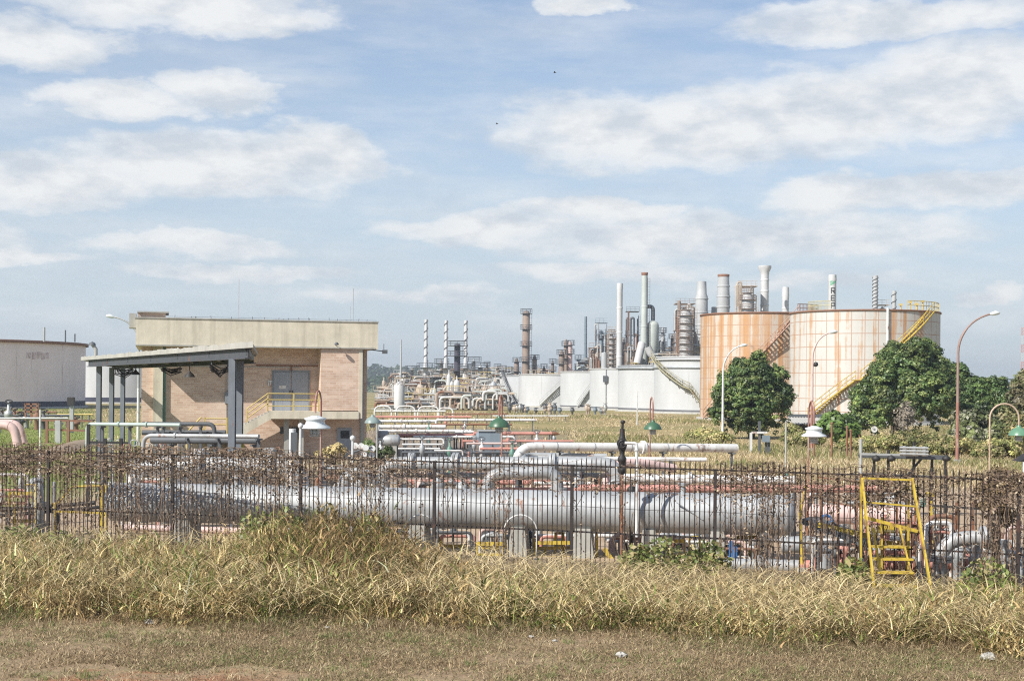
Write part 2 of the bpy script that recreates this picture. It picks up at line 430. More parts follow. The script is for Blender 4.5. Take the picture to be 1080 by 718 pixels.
# ================================================================== ground
def ground_material():
    m, nt, b = nodes_of('ground_soil_and_grass')
    pos = N(nt, 'ShaderNodeNewGeometry').outputs['Position']
    s = N(nt, 'ShaderNodeSeparateXYZ'); L(nt, pos, s.inputs[0])
    def mt(op, a, b_=None):
        q = N(nt, 'ShaderNodeMath', operation=op)
        for i, v in enumerate((a, b_)):
            if v is None: continue
            if hasattr(v, 'is_output'): L(nt, v, q.inputs[i])
            else: q.inputs[i].default_value = v
        return q.outputs[0]
    def step(v, a, b_):
        q = N(nt, 'ShaderNodeMapRange', interpolation_type='SMOOTHSTEP'); L(nt, v, q.inputs[0]); q.inputs[1].default_value = a; q.inputs[2].default_value = b_; return q.outputs[0]
    n0 = noise(nt, pos, .06, 6, .6); n1 = noise(nt, pos, .5, 8, .65); n2 = noise(nt, pos, 9, 6, .7)
    wob = mt('MULTIPLY', mt('SUBTRACT', noise(nt, pos, .15, 4, .6), .5), 14.0)
    field = mix(nt, ramp(nt, n1, [(.35, 0), (.7, 1)]), (.40, .31, .16), (.24, .20, .095))
    field = mix(nt, ramp(nt, n0, [(.45, 0), (.62, .7)]), field, (.15, .16, .05))
    sand = mix(nt, ramp(nt, n1, [(.3, 0), (.7, 1)]), (.46, .36, .26), (.33, .24, .16))
    lawn = mix(nt, ramp(nt, n1, [(.35, 0), (.7, 1)]), (.17, .22, .055), (.25, .24, .09))
    near = mix(nt, ramp(nt, n2, [(.3, 0), (.7, 1)]), (.34, .25, .155), (.21, .15, .095))
    near = mix(nt, ramp(nt, n1, [(.5, 0), (.75, .7)]), near, (.40, .33, .19)); near = mix(nt, ramp(nt, noise(nt, pos, .9, 6, .65), [(.52, 0), (.68, .6)]), near, (.19, .18, .09))
    red = mix(nt, ramp(nt, n2, [(.3, 0), (.7, 1)]), (.36, .17, .09), (.25, .13, .08))
    xw = mt('ADD', s.outputs[0], wob); yw = mt('ADD', s.outputs[1], wob)
    c = mix(nt, step(yw, 52, 62), sand, field)
    gl = mt('MULTIPLY', mt('MULTIPLY', mt('SUBTRACT', 1.0, step(s.outputs[0], -17, -13)), step(yw, 40, 48)), mt('SUBTRACT', 1.0, step(yw, 125, 150)))
    c = mix(nt, mt('MULTIPLY', mt('MULTIPLY', step(s.outputs[0], -14, -12), mt('SUBTRACT', 1.0, step(xw, 2, 6))), mt('MULTIPLY', step(yw, 54, 60), mt('SUBTRACT', 1.0, step(yw, 118, 140)))), c, mix(nt, n2, (.30, .25, .20), (.17, .13, .10)))
    c = mix(nt, gl, c, lawn)
    c = mix(nt, mt('SUBTRACT', 1.0, step(mt('ADD', s.outputs[1], mt('MULTIPLY', wob, .1)), 30, 33)), c, near)
    rr = mt('MULTIPLY', step(mt('SUBTRACT', mt('ADD', n1, mt('MULTIPLY', noise(nt, pos, 2.2, 7, .7), .8)), mt('MULTIPLY', mt('SUBTRACT', s.outputs[1], 18.4), .30)), .66, .84), mt('SUBTRACT', 1.0, step(s.outputs[0], -4.6, -2.0)))
    c = mix(nt, rr, c, red)
    L(nt, c, b.inputs['Base Color']); b.inputs['Roughness'].default_value = .95; b.inputs['Specular IOR Level'].default_value = .1
    bump(nt, b, n2, .6, .05)
    return m
g = MB()
S = 9000
g.add([(-S, -200, 0), (S, -200, 0), (S, S, 0), (-S, S, 0)], [(0, 1, 2, 3)])
g.build('ground', ground_material(), kind='structure')

# ================================================================== foreground grass
STRAW = [(.66, .54, .31), (.54, .43, .23), (.74, .60, .35), (.37, .27, .13), (.27, .30, .10), (.15, .21, .055), (.26, .18, .10)]
def lerp(x, xs, ys): return np.interp(x, xs, ys)
def front(px): return lerp(px, [-60, 200, 500, 800, 1000, 1140], [23.3, 23.1, 23.0, 22.1, 21.2, 20.8]) + .28*np.sin(px*.021) + .18*np.sin(px*.057 + 1) + .10*np.sin(px*.13)
def back(px): return lerp(px, [-60, 100, 330, 500, 800, 1140], [32.0, 31.6, 31.0, 29.3, 27.5, 25.2])
def tallgrass():
    n = 5100
    cpx = rng.uniform(-260, 1340, n); t = rng.uniform(0, 1, n)**.85
    f, b_ = front(cpx), back(cpx); D = f + (b_ - f)*t + rng.normal(0, .12, n)
    cx = (cpx - 540)*D/FOC
    hf = lerp(cpx, [-60, 250, 330, 480, 700, 900, 1140], [.80, .80, .85, .74, .56, .54, .72])
    hb = lerp(cpx, [-60, 60, 200, 270, 330, 400, 450, 520, 640, 900, 1140], [.62, .58, .56, .85, 1.15, .95, .66, .26, .10, .22, .50])
    h = hf + (hb - hf)*t; h *= np.where(t < .07, rng.uniform(.3, .8, n), 1.0)
    nx = 700; mpx = rng.normal(345, 62, nx); mt = rng.uniform(.35, .95, nx)      # the mound left of the middle
    f2, b2 = front(mpx), back(mpx); D = np.concatenate([D, f2 + (b2 - f2)*mt]); cpx = np.concatenate([cpx, mpx]); cx = (cpx - 540)*D/FOC
    h = np.concatenate([h, (.75 + .85*mt)*np.exp(-((mpx - 345)/105)**2)]); t = np.concatenate([t, mt]); n += nx
    cn = .5*np.sin(cx*2.3 + D*1.1) + .5*np.sin(cx*.9 - D*2.4 + 1); h = h*(1 + .20*cn)
    k = 30; m = n*k
    ca = rng.uniform(0, 2*PI, n)
    bx = np.repeat(cx, k) + rng.normal(0, .13, m); by = np.repeat(D, k) + rng.normal(0, .13, m)
    hh = np.repeat(h*rng.uniform(.5, 1.2, n), k)*rng.uniform(.35, 1.1, m)
    az = np.repeat(ca, k) + rng.normal(0, 1.5, m); ln = np.abs(rng.normal(.62, .5, m))
    cg = rng.uniform(0, 1, n); green = np.repeat(cg, k)
    bxr = np.sin(cx*1.1) + np.sin(D*1.7 + cx*.6) + 1.1*np.sin(cx*2.9 + D*2.2)
    green = np.clip(green + np.repeat(bxr, k)*.14, 0, 1)
    A = palette(m, STRAW, [3, 3.2, 2.2, 2.2, .9, .5, 2.2]); B = palette(m, STRAW, [.8, 1, .5, 1, 3, 4.4, .8])
    tint = np.where((green > .64)[:, None], B, A)
    darker = lerp(np.repeat(cpx, k), [270, 320, 440, 500], [0, 1, 1, 0])*np.repeat(t > .3, k)*.30   # the reddish brown thatch of the mound
    tint = tint*(1 - darker[:, None]*np.array([.8, 1.0, 1.0]))
    wd = rng.uniform(.010, .028, m)*1.12; tint = tint*np.repeat(np.clip(1 + .32*cn + rng.normal(0, .18, n), .4, 1.4), k)[:, None]*np.clip(.76*rng.lognormal(0, .42, m), .2, 1.6)[:, None]*np.array([1.04, .97, .84]); tint = np.clip(tint, .01, .85)
    side = rng.uniform(0, 1, m) < .62
    z0 = np.where(side, hh*rng.uniform(.15, .95, m), 0); hl = np.where(side, rng.uniform(.08, .28, m)*np.clip(hh*1.6, .5, 1.2), hh)
    ln = np.where(side, rng.uniform(.4, 1.9, m), ln); wd = np.where(side, wd*1.25, wd)
    V, F, C = blades(bx + np.where(side, rng.normal(0, .06, m), 0), by, z0, hl, wd, ln, az, tint)
    V[:, 2] = np.maximum(V[:, 2], .01)
    # flattened dead stalks
    m2 = 21000; px = rng.uniform(-260, 1340, m2); t = rng.uniform(0, 1, m2); D2 = front(px) + (back(px) - front(px))*t
    z2 = rng.uniform(.1, .62, m2)*np.interp(px, [0, 450, 700, 1000], [1, 1, .7, .7])
    V2, F2, C2 = blades((px - 540)*D2/FOC, D2, z2, rng.uniform(.15, .42, m2), rng.uniform(.012, .022, m2), rng.uniform(1.2, 3.0, m2), rng.uniform(0, 2*PI, m2), palette(m2, STRAW, [4, 3, 3, 1, 0.3, .1, 1]), droop=.35)
    V2[:, 2] = np.maximum(V2[:, 2], .02)
    arrays_mesh('tall_grass', np.vstack([V, V2]), np.vstack([F, F2 + len(V)]), np.vstack([C, C2]), BLADE, kind='stuff', label='tall straw-coloured grass growing along the foot of the steel fence', cat='grass')
tallgrass()
def mown():
    m = 270000; px = rng.uniform(-260, 1340, m)
    D = 17.6 + (front(px) + .5 - 17.6)*rng.uniform(0, 1, m)**.85; x = (px - 540)*D/FOC
    nse = np.sin(x*2.1 + D)*np.sin(D*2.7 - x*.7) + np.sin(x*.8 - D*.4)
    keep = rng.uniform(0, 1, m) < np.clip(.62 + .3*nse, .12, 1)*np.where((D < 19.5 + .3*np.sin(x*3)) & (x < -2.6), .18, 1)
    x, D, px, nse = x[keep], D[keep], px[keep], nse[keep]; m = len(x)
    edge = np.clip((D - front(px) + .7)/.9, 0, 1)
    h = rng.uniform(.025, .085, m)*(1 + 3.2*edge*rng.uniform(0, 1, m)); 
    gr = rng.uniform(0, 1, m) < np.clip(.17 + .22*np.sin(x*1.3)*np.sin(D*1.9 + 1), .02, .6)
    tint = np.where(gr[:, None], palette(m, [(.20, .23, .08), (.27, .26, .11), (.15, .19, .06)], [1, 1, 1]), palette(m, [(.42, .32, .185), (.30, .215, .125), (.58, .47, .29), (.18, .13, .075)], [3, 2.8, 1.3, 2.6]))
    V, F, C = blades(x, D, 0*x, h, rng.uniform(.008, .017, m), np.abs(rng.normal(1.1, .6, m)), rng.uniform(0, 2*PI, m), tint, seg=2)
    V[:, 2] = np.maximum(V[:, 2], .004)
    arrays_mesh('short_grass', V, F, C, BLADE, kind='stuff', label='short trampled dry grass on the verge in the foreground', cat='grass')
mown()
def tufts():
    n = 260; px = rng.uniform(-60, 1140, n); D = rng.uniform(18.2, 23.2, n); k = 34; m = n*k; x = (px - 540)*D/FOC
    g_ = np.repeat(rng.uniform(0, 1, n) < .45, k)
    tint = np.where(g_[:, None], palette(m, [(.16, .21, .07), (.24, .26, .10), (.36, .33, .16)], [2, 2, 1]), palette(m, [(.56, .46, .28), (.38, .30, .18), (.24, .18, .11)], [2, 2, 1]))
    V, F, C = blades(np.repeat(x, k) + rng.normal(0, .07, m), np.repeat(D, k) + rng.normal(0, .07, m), np.zeros(m), rng.uniform(.04, .16, m)*np.repeat(rng.uniform(.4, 1.1, n), k), rng.uniform(.007, .014, m), np.abs(rng.normal(.8, .5, m)), rng.uniform(0, 2*PI, m), tint)
    V[:, 2] = np.maximum(V[:, 2], .004)
    arrays_mesh('grass_tufts', V, F, C, BLADE, kind='stuff', label='scattered grass tufts on the trampled verge', cat='grass')
tufts()
def leafy_weeds():
    """broad-leaved weeds at the foot of the fence"""
    spots = [(270, 30.8, 1.25, 1), (300, 30.6, 1.3, 1), (345, 30.2, 1.45, .9), (390, 30, 1.3, 1), (60, 31, .7, 1.1), (700, 28.4, .95, 1.1), (745, 28.2, .95, 1), (672, 28.6, .8, .8), (1040, 25.6, .95, 1.0), (20, 31.4, .8, 1.2), (155, 31.2, .6, .9), (900, 26.8, .8, .7)]
    for i, (px, D, h, r) in enumerate(spots):
        x = XA(px, D); k = 420
        a = rng.uniform(0, 2*PI, k); rr = r*.5*np.sqrt(rng.uniform(0, 1, k)); z = h*rng.uniform(.25, 1.0, k)**.7*(1 - .45*(rr/(r*.5))**2)
        P = np.stack([x + rr*np.cos(a), D + rr*np.sin(a), z], 1)
        t = thing('weed', WEEDL[i], 'weed', (x, D, 0), group='leafy weeds along the fence')
        pal = [(.20, .24, .07), (.28, .29, .10), (.13, .17, .05), (.40, .33, .16)] if i != 2 else [(.30, .24, .12), (.22, .22, .07), (.38, .30, .16)]
        V, F, C = cards(P, rng.normal(size=(k, 3)) + [0, -.3, 1.0], rng.uniform(.04, .10, k), palette(k, pal, [1]*len(pal)), 1.5)
        arrays_mesh('foliage', V, F, C, LEAF, t)
        b = MB()
        for j in range(9):
            aa = rng.uniform(0, 2*PI); q = r*.42*rng.uniform(.3, 1)
            b.tube([(x + rng.uniform(-.08, .08), D + rng.uniform(-.08, .08), 0), (x + q*.4*math.cos(aa), D + q*.4*math.sin(aa), h*.5), (x + q*math.cos(aa), D + q*math.sin(aa), h*rng.uniform(.7, .95))], .007, 4)
        b.build('stem', bark, t)
WEEDL = ['yellow-green leafy weed against the fence where the grass mound begins to rise', 'green leafy weed on the mound just below the white double elbow pipe', 'tall olive weed on the very top of the brown grass mound', 'green weed on the right shoulder of the grass mound',
         'low green weed below the yellow handrail behind the fence', 'green weed between two white pipe piers under the big vessel', 'olive weed in front of the pier below the blank middle of the big vessel', 'small weed at the foot of the thin white drain pipe',
         'dark green weed in front of the grey inverted pipe bend', 'green weed in the fence corner at the left picture edge', 'weed below the left rounded end of the big vessel', 'weed just left of the yellow crossover stair']
leafy_weeds()
for i, (px, py, s, lab) in enumerate([(157, 661, .10, 'pale broken stone on the short grass below the fence post, the largest on the left'), (178, 655, .06, 'small pale stone at the edge of the tall grass on the left'),
        (655, 692, .10, 'flat grey-white stone on the short grass in the middle foreground'), (1042, 691, .13, 'large pale stone lying in the grass edge at bottom right'),
        (345, 664, .05, 'tiny white stone at the foot of the brown grass mound'), (560, 672, .05, 'tiny pale pebble on the short grass in the centre'), (585, 676, .045, 'tiny pebble right of the centre foreground')]):
    D = EYE*FOC/(py - HOR); x = XA(px, D); b = MB()
    r_ = random.Random(i)
    prof = [(.55, .0), (1.0, .18), (.9, .42), (.45, .6), (0.0, .64)]
    b.lathe([(s*p, s*z) for p, z in prof], (x, D, 0), 9, smooth=False)
    b.v = [(v[0] + (r_.random()-.5)*s*.5, v[1] + (r_.random()-.5)*s*.5, v[2]*(1 + r_.random()*.4)) for v in b.v]
    b.build('stone', stonem, None, label=lab, cat='stone', group='stones on the verge')

# ================================================================== the steel fence
def fence_D(px): return 34.0 - .0075*px
FT = 2.28
def fpt(px): D = fence_D(px); return Vector((XA(px, D, 1.2), D, 0))
fence = thing('steel_fence', 'rusty dark steel picket fence overgrown with dead creeper in front of the pipes', 'fence', tuple(fpt(540)))
posts = [-370, -226, -84, 51, 182, 317, 458, 603, 754, 908, 1074, 1252, 1440]
for i, px in enumerate(posts):
    p = fpt(px); b = MB(); b.box((p.x, p.y, FT/2 - .1), (.065, .065, FT + .2), rz=-.2); b.box((p.x, p.y, FT + .012), (.085, .085, .02), rz=-.2)
    b.build('post', fencem, fence)
pr = random.Random(5)
for i in range(len(posts)-1):
    a, c = fpt(posts[i]), fpt(posts[i+1]); d = (c - a); n = max(8, round(d.length/.106)); b = MB()
    dn = d.normalized(); off = Vector((-dn.y, dn.x, 0))
    for k in range(1, n):
        if pr.random() < .012: continue
        q = a + d*(k/n); lx = pr.uniform(-.012, .012); top = FT + .10 + pr.uniform(-.02, .02)
        wv_ = .009
        b.bar((q.x, q.y, .08), (q.x + lx, q.y, top), .021, .021)
        # bent spear tip
        b.add([(q.x + lx - .012, q.y - .006, top), (q.x + lx + .012, q.y - .006, top), (q.x + lx + .012, q.y + .008, top), (q.x + lx - .012, q.y + .008, top), (q.x + lx + .004, q.y, top + .09)], [(0, 1, 4), (1, 2, 4), (2, 3, 4), (3, 0, 4)])
    pan = b.build('picket_panel', fencem, fence)
    for z in (FT, .92):
        b = MB(); b.bar(a + off*.022 + Vector((0, 0, z)), c + off*.022 + Vector((0, 0, z)), .012, .035); b.build('rail', fencem, pan)
    for z in (1.45, 1.98):
        b = MB(); b.tube([a - off*.02 + Vector((0, 0, z)), (a + c)/2 - off*.02 + Vector((0, 0, z - .02)), c - off*.02 + Vector((0, 0, z))], .0045, 4); b.build('wire', fencem, pan)
# dead creeper
def creeper():
    """wandering stems first, then leaves that hang from them"""
    Vs, Fs, Cs, P, C0 = [], [], [], [], []; o = 0
    PXs = [-60, 0, 60, 110, 180, 260, 330, 400, 470, 560, 640, 700, 760, 800, 850, 900, 960, 1000, 1060, 1140]
    top = [.85, .85, .85, .85, .85, .75, .62, .24, .18, .15, .13, .24, .42, .55, .8, .7, .42, .5, .8, .6]
    low = [1, 1, .9, 1.0, .8, .62, .5, .34, .12, .10, .09, .12, .2, .55, 1, .6, .25, .4, .9, .7]
    for s_ in range(5500):
        p0 = rng.uniform(-260, 1420); clump = .75 + .3*math.sin(p0*.11) + .25*math.sin(p0*.047 + 2)
        horiz = rng.random() < .52
        if rng.random() > np.interp(p0, PXs, top if horiz else low)*clump: continue
        zz = FT + rng.uniform(-.45, .13) if horiz else rng.uniform(.9, FT + .12); pp = p0; pts = []
        light = rng.uniform(.6, 1.9); per = rng.integers(0, 4) if horiz else rng.integers(0, 3)
        for k in range(rng.integers(6, 15)):
            D_ = fence_D(pp) + rng.normal(0, .025); q = ((pp - 540)*D_/FOC, D_, zz); pts.append(q)
            for l in range(per):
                P.append((q[0] + rng.normal(0, .035), q[1] + rng.normal(0, .03), q[2] - abs(rng.normal(0, .045)))); C0.append(light)
            if horiz: pp += rng.uniform(2, 8); zz += rng.normal(-.008, .05); zz = min(zz, FT + .2)
            else: pp += rng.normal(0, 2.2); zz -= rng.uniform(.05, .2)
            if zz < .1: break
        pts = np.array(pts)
        if len(pts) < 3: continue
        wd = rng.uniform(.006, .014)
        for off in ((0, 0, wd), (wd, 0, 0)):
            A = pts - np.array(off)/2; B = pts + np.array(off)/2; V = np.empty((len(pts)*2, 3)); V[0::2] = A; V[1::2] = B
            Fs.append(np.array([[2*i, 2*i+1, 2*i+3, 2*i+2] for i in range(len(pts)-1)]) + o)
            Vs.append(V); Cs.append(np.tile(np.array([[.20, .145, .105]])*light, (len(V), 1))); o += len(V)
    P = np.array(P); n = len(P); C = palette(n, [(.23, .17, .125), (.15, .11, .08), (.38, .29, .20), (.48, .39, .27), (.10, .07, .055), (.27, .19, .15)], [3, 2.2, 2.4, 1.6, 1.6, .8])*np.clip(np.array(C0)[:, None]*.8, .5, 1.1)
    V, F, T = cards(P, rng.normal(size=(n, 3)) + [0, -.7, .1], rng.uniform(.016, .05, n), np.clip(C, .02, .8), 1.6)
    Vs.append(V); Fs.append(F + o); Cs.append(T)
    arrays_mesh('dry_creeper', np.vstack(Vs), np.vstack(Fs), np.vstack(Cs), DRYLEAF, kind='stuff', label='dead brown creeper stems and curled leaves hanging on the fence pickets', cat='creeper')
creeper()
# ================================================================== pipe yard just behind the fence
def run(label, pts, r, m, sup=(), bend=None, cat='pipe', name='pipe', group=None, flg=(), fm=None, n=10, supm=None, shoe=True):
    """one pipe line through picture-surveyed points (px, py, distance); sup / flg: fractions along it"""
    P = [W(*p) for p in pts]; t = thing(name, label, cat, (P[0].x, P[0].y, 0), group=group)
    b = MB(); C = rounded(P, bend or r*3.2); b.tube(C, r, n); b.build('pipe_barrel', m, t)
    ln = [0]
    for i in range(1, len(C)): ln.append(ln[-1] + (C[i]-C[i-1]).length)
    def at(f):
        q = f*ln[-1]
        for i in range(1, len(C)):
            if ln[i] >= q:
                k = (q - ln[i-1])/max(1e-6, ln[i]-ln[i-1]); return C[i-1].lerp(C[i], k), (C[i]-C[i-1]).normalized()
        return C[-1], (C[-1]-C[-2]).normalized()
    if r >= .09:
        nb = min(6, int(ln[-1]/1.6))
        for q in range(1, nb + 1):
            p, d = at(q/(nb + 1)); b = MB(); b.tube([p - d*.02, p + d*.02], r*1.035 + .003, n + 4, caps=False); b.build('cladding_band', silver2 if m in (silver, white) else m, t)
    for f in flg:
        p, d = at(f); b = MB(); b.tube([p - d*r*.45, p - d*r*.06], r*1.55, 12); b.tube([p + d*r*.06, p + d*r*.45], r*1.55, 12); b.build('flange', fm or m, t)
    for f in sup:
        p, d = at(f); b = MB(); s_ = Vector((-d.y, d.x, 0)); s_ = s_.normalized() if s_.length > .01 else Vector((0, 1, 0))
        zt = p.z - r
        if zt < .08: continue
        b.bar(p + Vector((0, 0, -r - .03)) - s_*(r + .1), p + Vector((0, 0, -r - .03)) + s_*(r + .1), .07, .05)
        b.bar((p.x, p.y, 0), (p.x, p.y, zt - .05), .09)
        b.build('support_post', supm or greyd, t)
    return t
def XY(px, D, z=1.0): return Vector((XA(px, D, z), D, z))

# -- the long horizontal vessel
VR = .465
va, vb = XY(122, 34.3, 1.05), XY(829, 32.3, 1.05)
vd = (vb - va).normalized(); vs_ = Vector((-vd.y, vd.x, 0))
vessel = thing('horizontal_vessel', 'long silver horizontal vessel with dished ends lying behind the picket fence', 'vessel', (va.x, va.y, 0))
b = MB(); b.tube([va, vb], VR, 40, caps=False); b.build('shell', silver, vessel)
for p, d in ((va, -vd), (vb, vd)):
    b = MB(); b.tube([p + d*(VR*.5*math.sin(k*PI/14)) for k in range(8)], [VR*math.cos(k*PI/14) + .001 for k in range(8)], 40); b.build('dished_end', silver, vessel)
for k in range(1, 12):
    p = va.lerp(vb, k/12); b = MB(); b.tube([p - vd*.02, p + vd*.02], VR + .006, 40, caps=False); b.build('band', silver2, vessel)
def vat(px):   # point on the axis at a picture column
    k0, k1 = 0, 1
    for _ in range(40):
        k = (k0 + k1)/2; p = va.lerp(vb, k); q = 540 + (p.x*CR + (p.z-EYE)*SR)/p.y*FOC
        if q < px: k0 = k
        else: k1 = k
    return va.lerp(vb, k)
for px, wd, dark in ((198, .5, 0), (330, .45, 0), (443, .5, 0), (548, .46, 0), (616, .52, 0), (685, .42, 0), (756, .46, 0), (806, .3, 1)):
    p = vat(px); b = MB(); q = vd*(wd/2); q2 = vd*(wd*.34)
    y0, y1 = -vs_*.36, vs_*.36
    vv = [p*1 for _ in range(8)]
    base = Vector((p.x, p.y, 0)); topz = Vector((p.x, p.y, p.z - VR*.80))
    vv = [base - q + y0, base + q + y0, base + q + y1, base - q + y1, topz - q2 + y0, topz + q2 + y0, topz + q2 + y1, topz - q2 + y1]
    b.add(vv, [(3, 2, 1, 0), (4, 5, 6, 7), (0, 1, 5, 4), (1, 2, 6, 5), (2, 3, 7, 6), (3, 0, 4, 7)])
    b.build('saddle_pier', (greyd if dark else conc2), vessel)
for px in (250, 500, 720):
    b = MB(); p = vat(px); b.tube([p + Vector((0, 0, VR*.9)), p + Vector((0, 0, VR + .16))], .07, 12); b.tube([p + Vector((0, 0, VR + .16)), p + Vector((0, 0, VR + .22))], .12, 12); b.build('nozzle', silver2, vessel)
b = MB(); p = vat(725); b.bar(p - vs_*(VR + .01) + Vector((-.25, 0, .28)), p - vs_*(VR + .03) + Vector((.35, 0, -.1)), .05, .02); b.build('brace_strap', silver2, vessel)
# thin white hoops in front of the vessel
for px, lab in ((444, 'thin white hoop standing in front of the vessel near the brown grass mound'), (549, 'thin white hoop standing in front of the vessel below the green bell lamp')):
    D = 32.2; c = W(px, 560, D); rr = .37; t = thing('pipe_hoop', lab, 'hoop', (c.x, D, 0), group='white hoops in front of the vessel')
    b = MB(); b.tube([(c.x - rr, D, 0), (c.x - rr, D, c.z)] + [(c.x - rr*math.cos(a*PI/14), D, c.z + rr*math.sin(a*PI/14)) for a in range(1, 14)] + [(c.x + rr, D, c.z), (c.x + rr, D, 0)], .017, 8); b.build('hoop_bar', white, t)
    b = MB()
    for s_ in (-1, 1): b.lathe([(.05, 0), (.05, .03)], (c.x + s_*rr, D, 0), 10)
    b.build('foot_plate', greyd, t)

# -- thick pipes rising over the vessel
run('thick white pipe bending down beside the third fence post from the left', [(150, 503, 38), (150, 492, 38.0), (312, 490, 37.6), (322, 560, 37.4)], .30, silver, sup=(.45,), bend=.6, flg=(.3, .62))
run('white pipe rising behind the vessel left of the silver bridge pipe', [(352, 560, 37.5), (366, 499, 37.5), (392, 497, 37.6), (393, 560, 37.6)], .20, silver, bend=.4)
run('silver pipe running level from its left elbow to the black valve with stem', [(404, 540, 40), (404, 489, 40), (652, 489, 39), (652, 545, 39)], .20, silver, sup=(.3, .55, .75), bend=.5, flg=(.22, .36, .66))
run('thin silver line just below the level silver pipe', [(416, 501, 40.4), (640, 501, 39.4)], .07, silver2, sup=(.2, .6, .95))
run('silver pipe loop with two elbows behind the middle of the vessel', [(514, 550, 38.4), (514, 500, 38.4), (588, 497, 38.4), (588, 550, 38.4)], .17, silver, bend=.4, flg=(.2, .8))
run('thick white pipe ending low beyond the black valve, topmost of the near pipes', [(544, 520, 49), (544, 470.5, 49), (777, 472.5, 52)], .155, white, sup=(.3, .5, .7, .98), bend=.7, flg=(.62,))
run('second white elbow tucked right against the start of the topmost near pipe', [(550, 525, 48), (550, 485, 48), (556, 480, 50), (640, 481, 50)], .10, silver2, bend=.4)
run('white horizontal pipe at fence-top height left of the black valve', [(560, 483, 45), (745, 484.5, 45)], .07, white, sup=(.2, .5, .8))
run('pinkish pipe bending behind the black valve', [(637, 540, 41), (641, 492, 41), (670, 487, 41.5), (712, 494, 42)], .13, pinkp, bend=.5)
run('faded red pipe running along the back of the vessel on the right', [(610, 514.5, 36.5), (930, 515.5, 35.5)], .10, redp, sup=(.1, .4, .7))
run('white pipe lying just above the faded red pipe', [(655, 504, 37.2), (838, 506.5, 36.6)], .12, white, sup=(.15, .5, .9), flg=(.4, .75))
run('faded red pipe seen between the elbows behind the vessel', [(430, 508, 42), (600, 509, 42)], .08, redp, sup=(.2, .6))
run('second faded red pipe low behind the silver loop', [(505, 516, 38.9), (640, 517, 38.6)], .07, redp, sup=(.3, .8))
run('black thin line resting on the vessel top at right', [(638, 521, 33.3), (830, 523.5, 32.7)], .022, black, sup=())
for i, (px, dz, lab) in enumerate([(462, .1, 'wheel valve between the red pipes left of the silver loop'), (488, .0, 'second wheel valve left of the silver loop'), (610, .15, 'wheel valve right of the silver loop'), (380, .12, 'wheel valve with white bonnet at the left end of the level silver pipe')]):
    D = 38.8 + i*.1; p = XY(px, D, 1.1 + dz); t = thing('valve', lab, 'valve', (p.x, D, 0), group='valves behind the vessel')
    b = MB(); b.lathe([(.05, 0), (.05, .8), (.16, .95), (.2, 1.1), (.16, 1.25), (.06, 1.3), (.06, 1.45)], (p.x, D, dz), 12); b.build('valve_body', silver2, t)
    b = MB(); b.torus((p.x, D, 1.46 + dz), .17, .016, (0.2, -.5, 1)); b.bar((p.x - .16, D, 1.46 + dz), (p.x + .16, D, 1.46 + dz), .015); b.build('handwheel', greyd, t)
    b = MB(); b.box((p.x, D, .02 + dz/2), (.22, .22, .04 + dz)); b.build('base', conc2, t)

# -- lower pipes, beams, platforms seen under the vessel
def beam(name, label, cat, segs, m, wdt=.06, h=None, group=None, partname='beam', legs=(), legm=None):
    P = [(W(*a), W(*c)) for a, c in segs]; t = thing(name, label, cat, (P[0][0].x, P[0][0].y, 0), group=group)
    for a, c in P:
        b = MB(); b.bar(a, c, wdt, h); b.build(partname, m, t)
    for l in legs:
        p = W(*l); b = MB(); b.bar((p.x, p.y, 0), p, .06); b.build('leg', legm or m, t)
    return t
run('grey pipe lying low under the vessel right end', [(762, 595, 31.0), (842, 597, 30.7)], .145, silver, flg=(.5,), sup=(.25, .75))
run('red end of the low grey pipe beside the upright grey elbow', [(843, 596, 30.7), (862, 597, 30.6)], .13, redp, flg=(.8,))
run('red pipe stub left of the yellow crossover stair', [(879, 593, 30.4), (905, 594, 30.3)], .13, redp, flg=(.2,), sup=(.7,))
run('dusty red pipe passing behind the yellow crossover stair', [(926, 594.5, 30.2), (1038, 593, 29.8)], .125, redp, flg=(.85,), sup=(.15, .6))
run('grey pipe bent upright under the fence, left of the stair', [(824, 575, 31.4), (868, 572, 31.2), (868, 622, 31.0)], .19, silver2, bend=.45)
run('grey inverted bend pipe arching over the dusty red pipe', [(991, 625, 28.6), (992, 568, 28.6), (1050, 566, 28.4), (1050, 590, 28.4)], .145, silver, bend=.55, flg=(.3, .74), n=16)
run('grey thick pipe with flanges entering from the right edge', [(1052, 592, 28.2), (1130, 597, 27.9)], .17, silver2, flg=(.2, .45, .7))
run('short white flanged stub standing beside the thick grey pipe', [(1060, 620, 28.0), (1060, 569, 28.0)], .06, silver2, flg=(.6,))
run('white low pipe running beneath the vessel in the middle', [(556, 565, 35.0), (668, 564.5, 34.6)], .05, white, sup=(.1, .9))
run('second white low pipe beneath the vessel in the middle', [(640, 570, 34.4), (745, 571.5, 34.2)], .04, white, sup=(.2, .8))
run('long low grey pipe under the vessel between the piers', [(470, 592, 33.6), (745, 596, 33.2)], .10, silver2, sup=(.1, .5, .9))
run('low pale pipe behind the piers on the left', [(130, 556, 37), (330, 562, 36.6)], .09, pinkp, sup=(.1, .6))
t = run('thin white drain pipe rising in front of the vessel to the black valve', [(671.5, 566, 31.6), (671.5, 467.5, 31.6), (659, 467, 31.6)], .036, white, bend=.05, flg=(.83,))
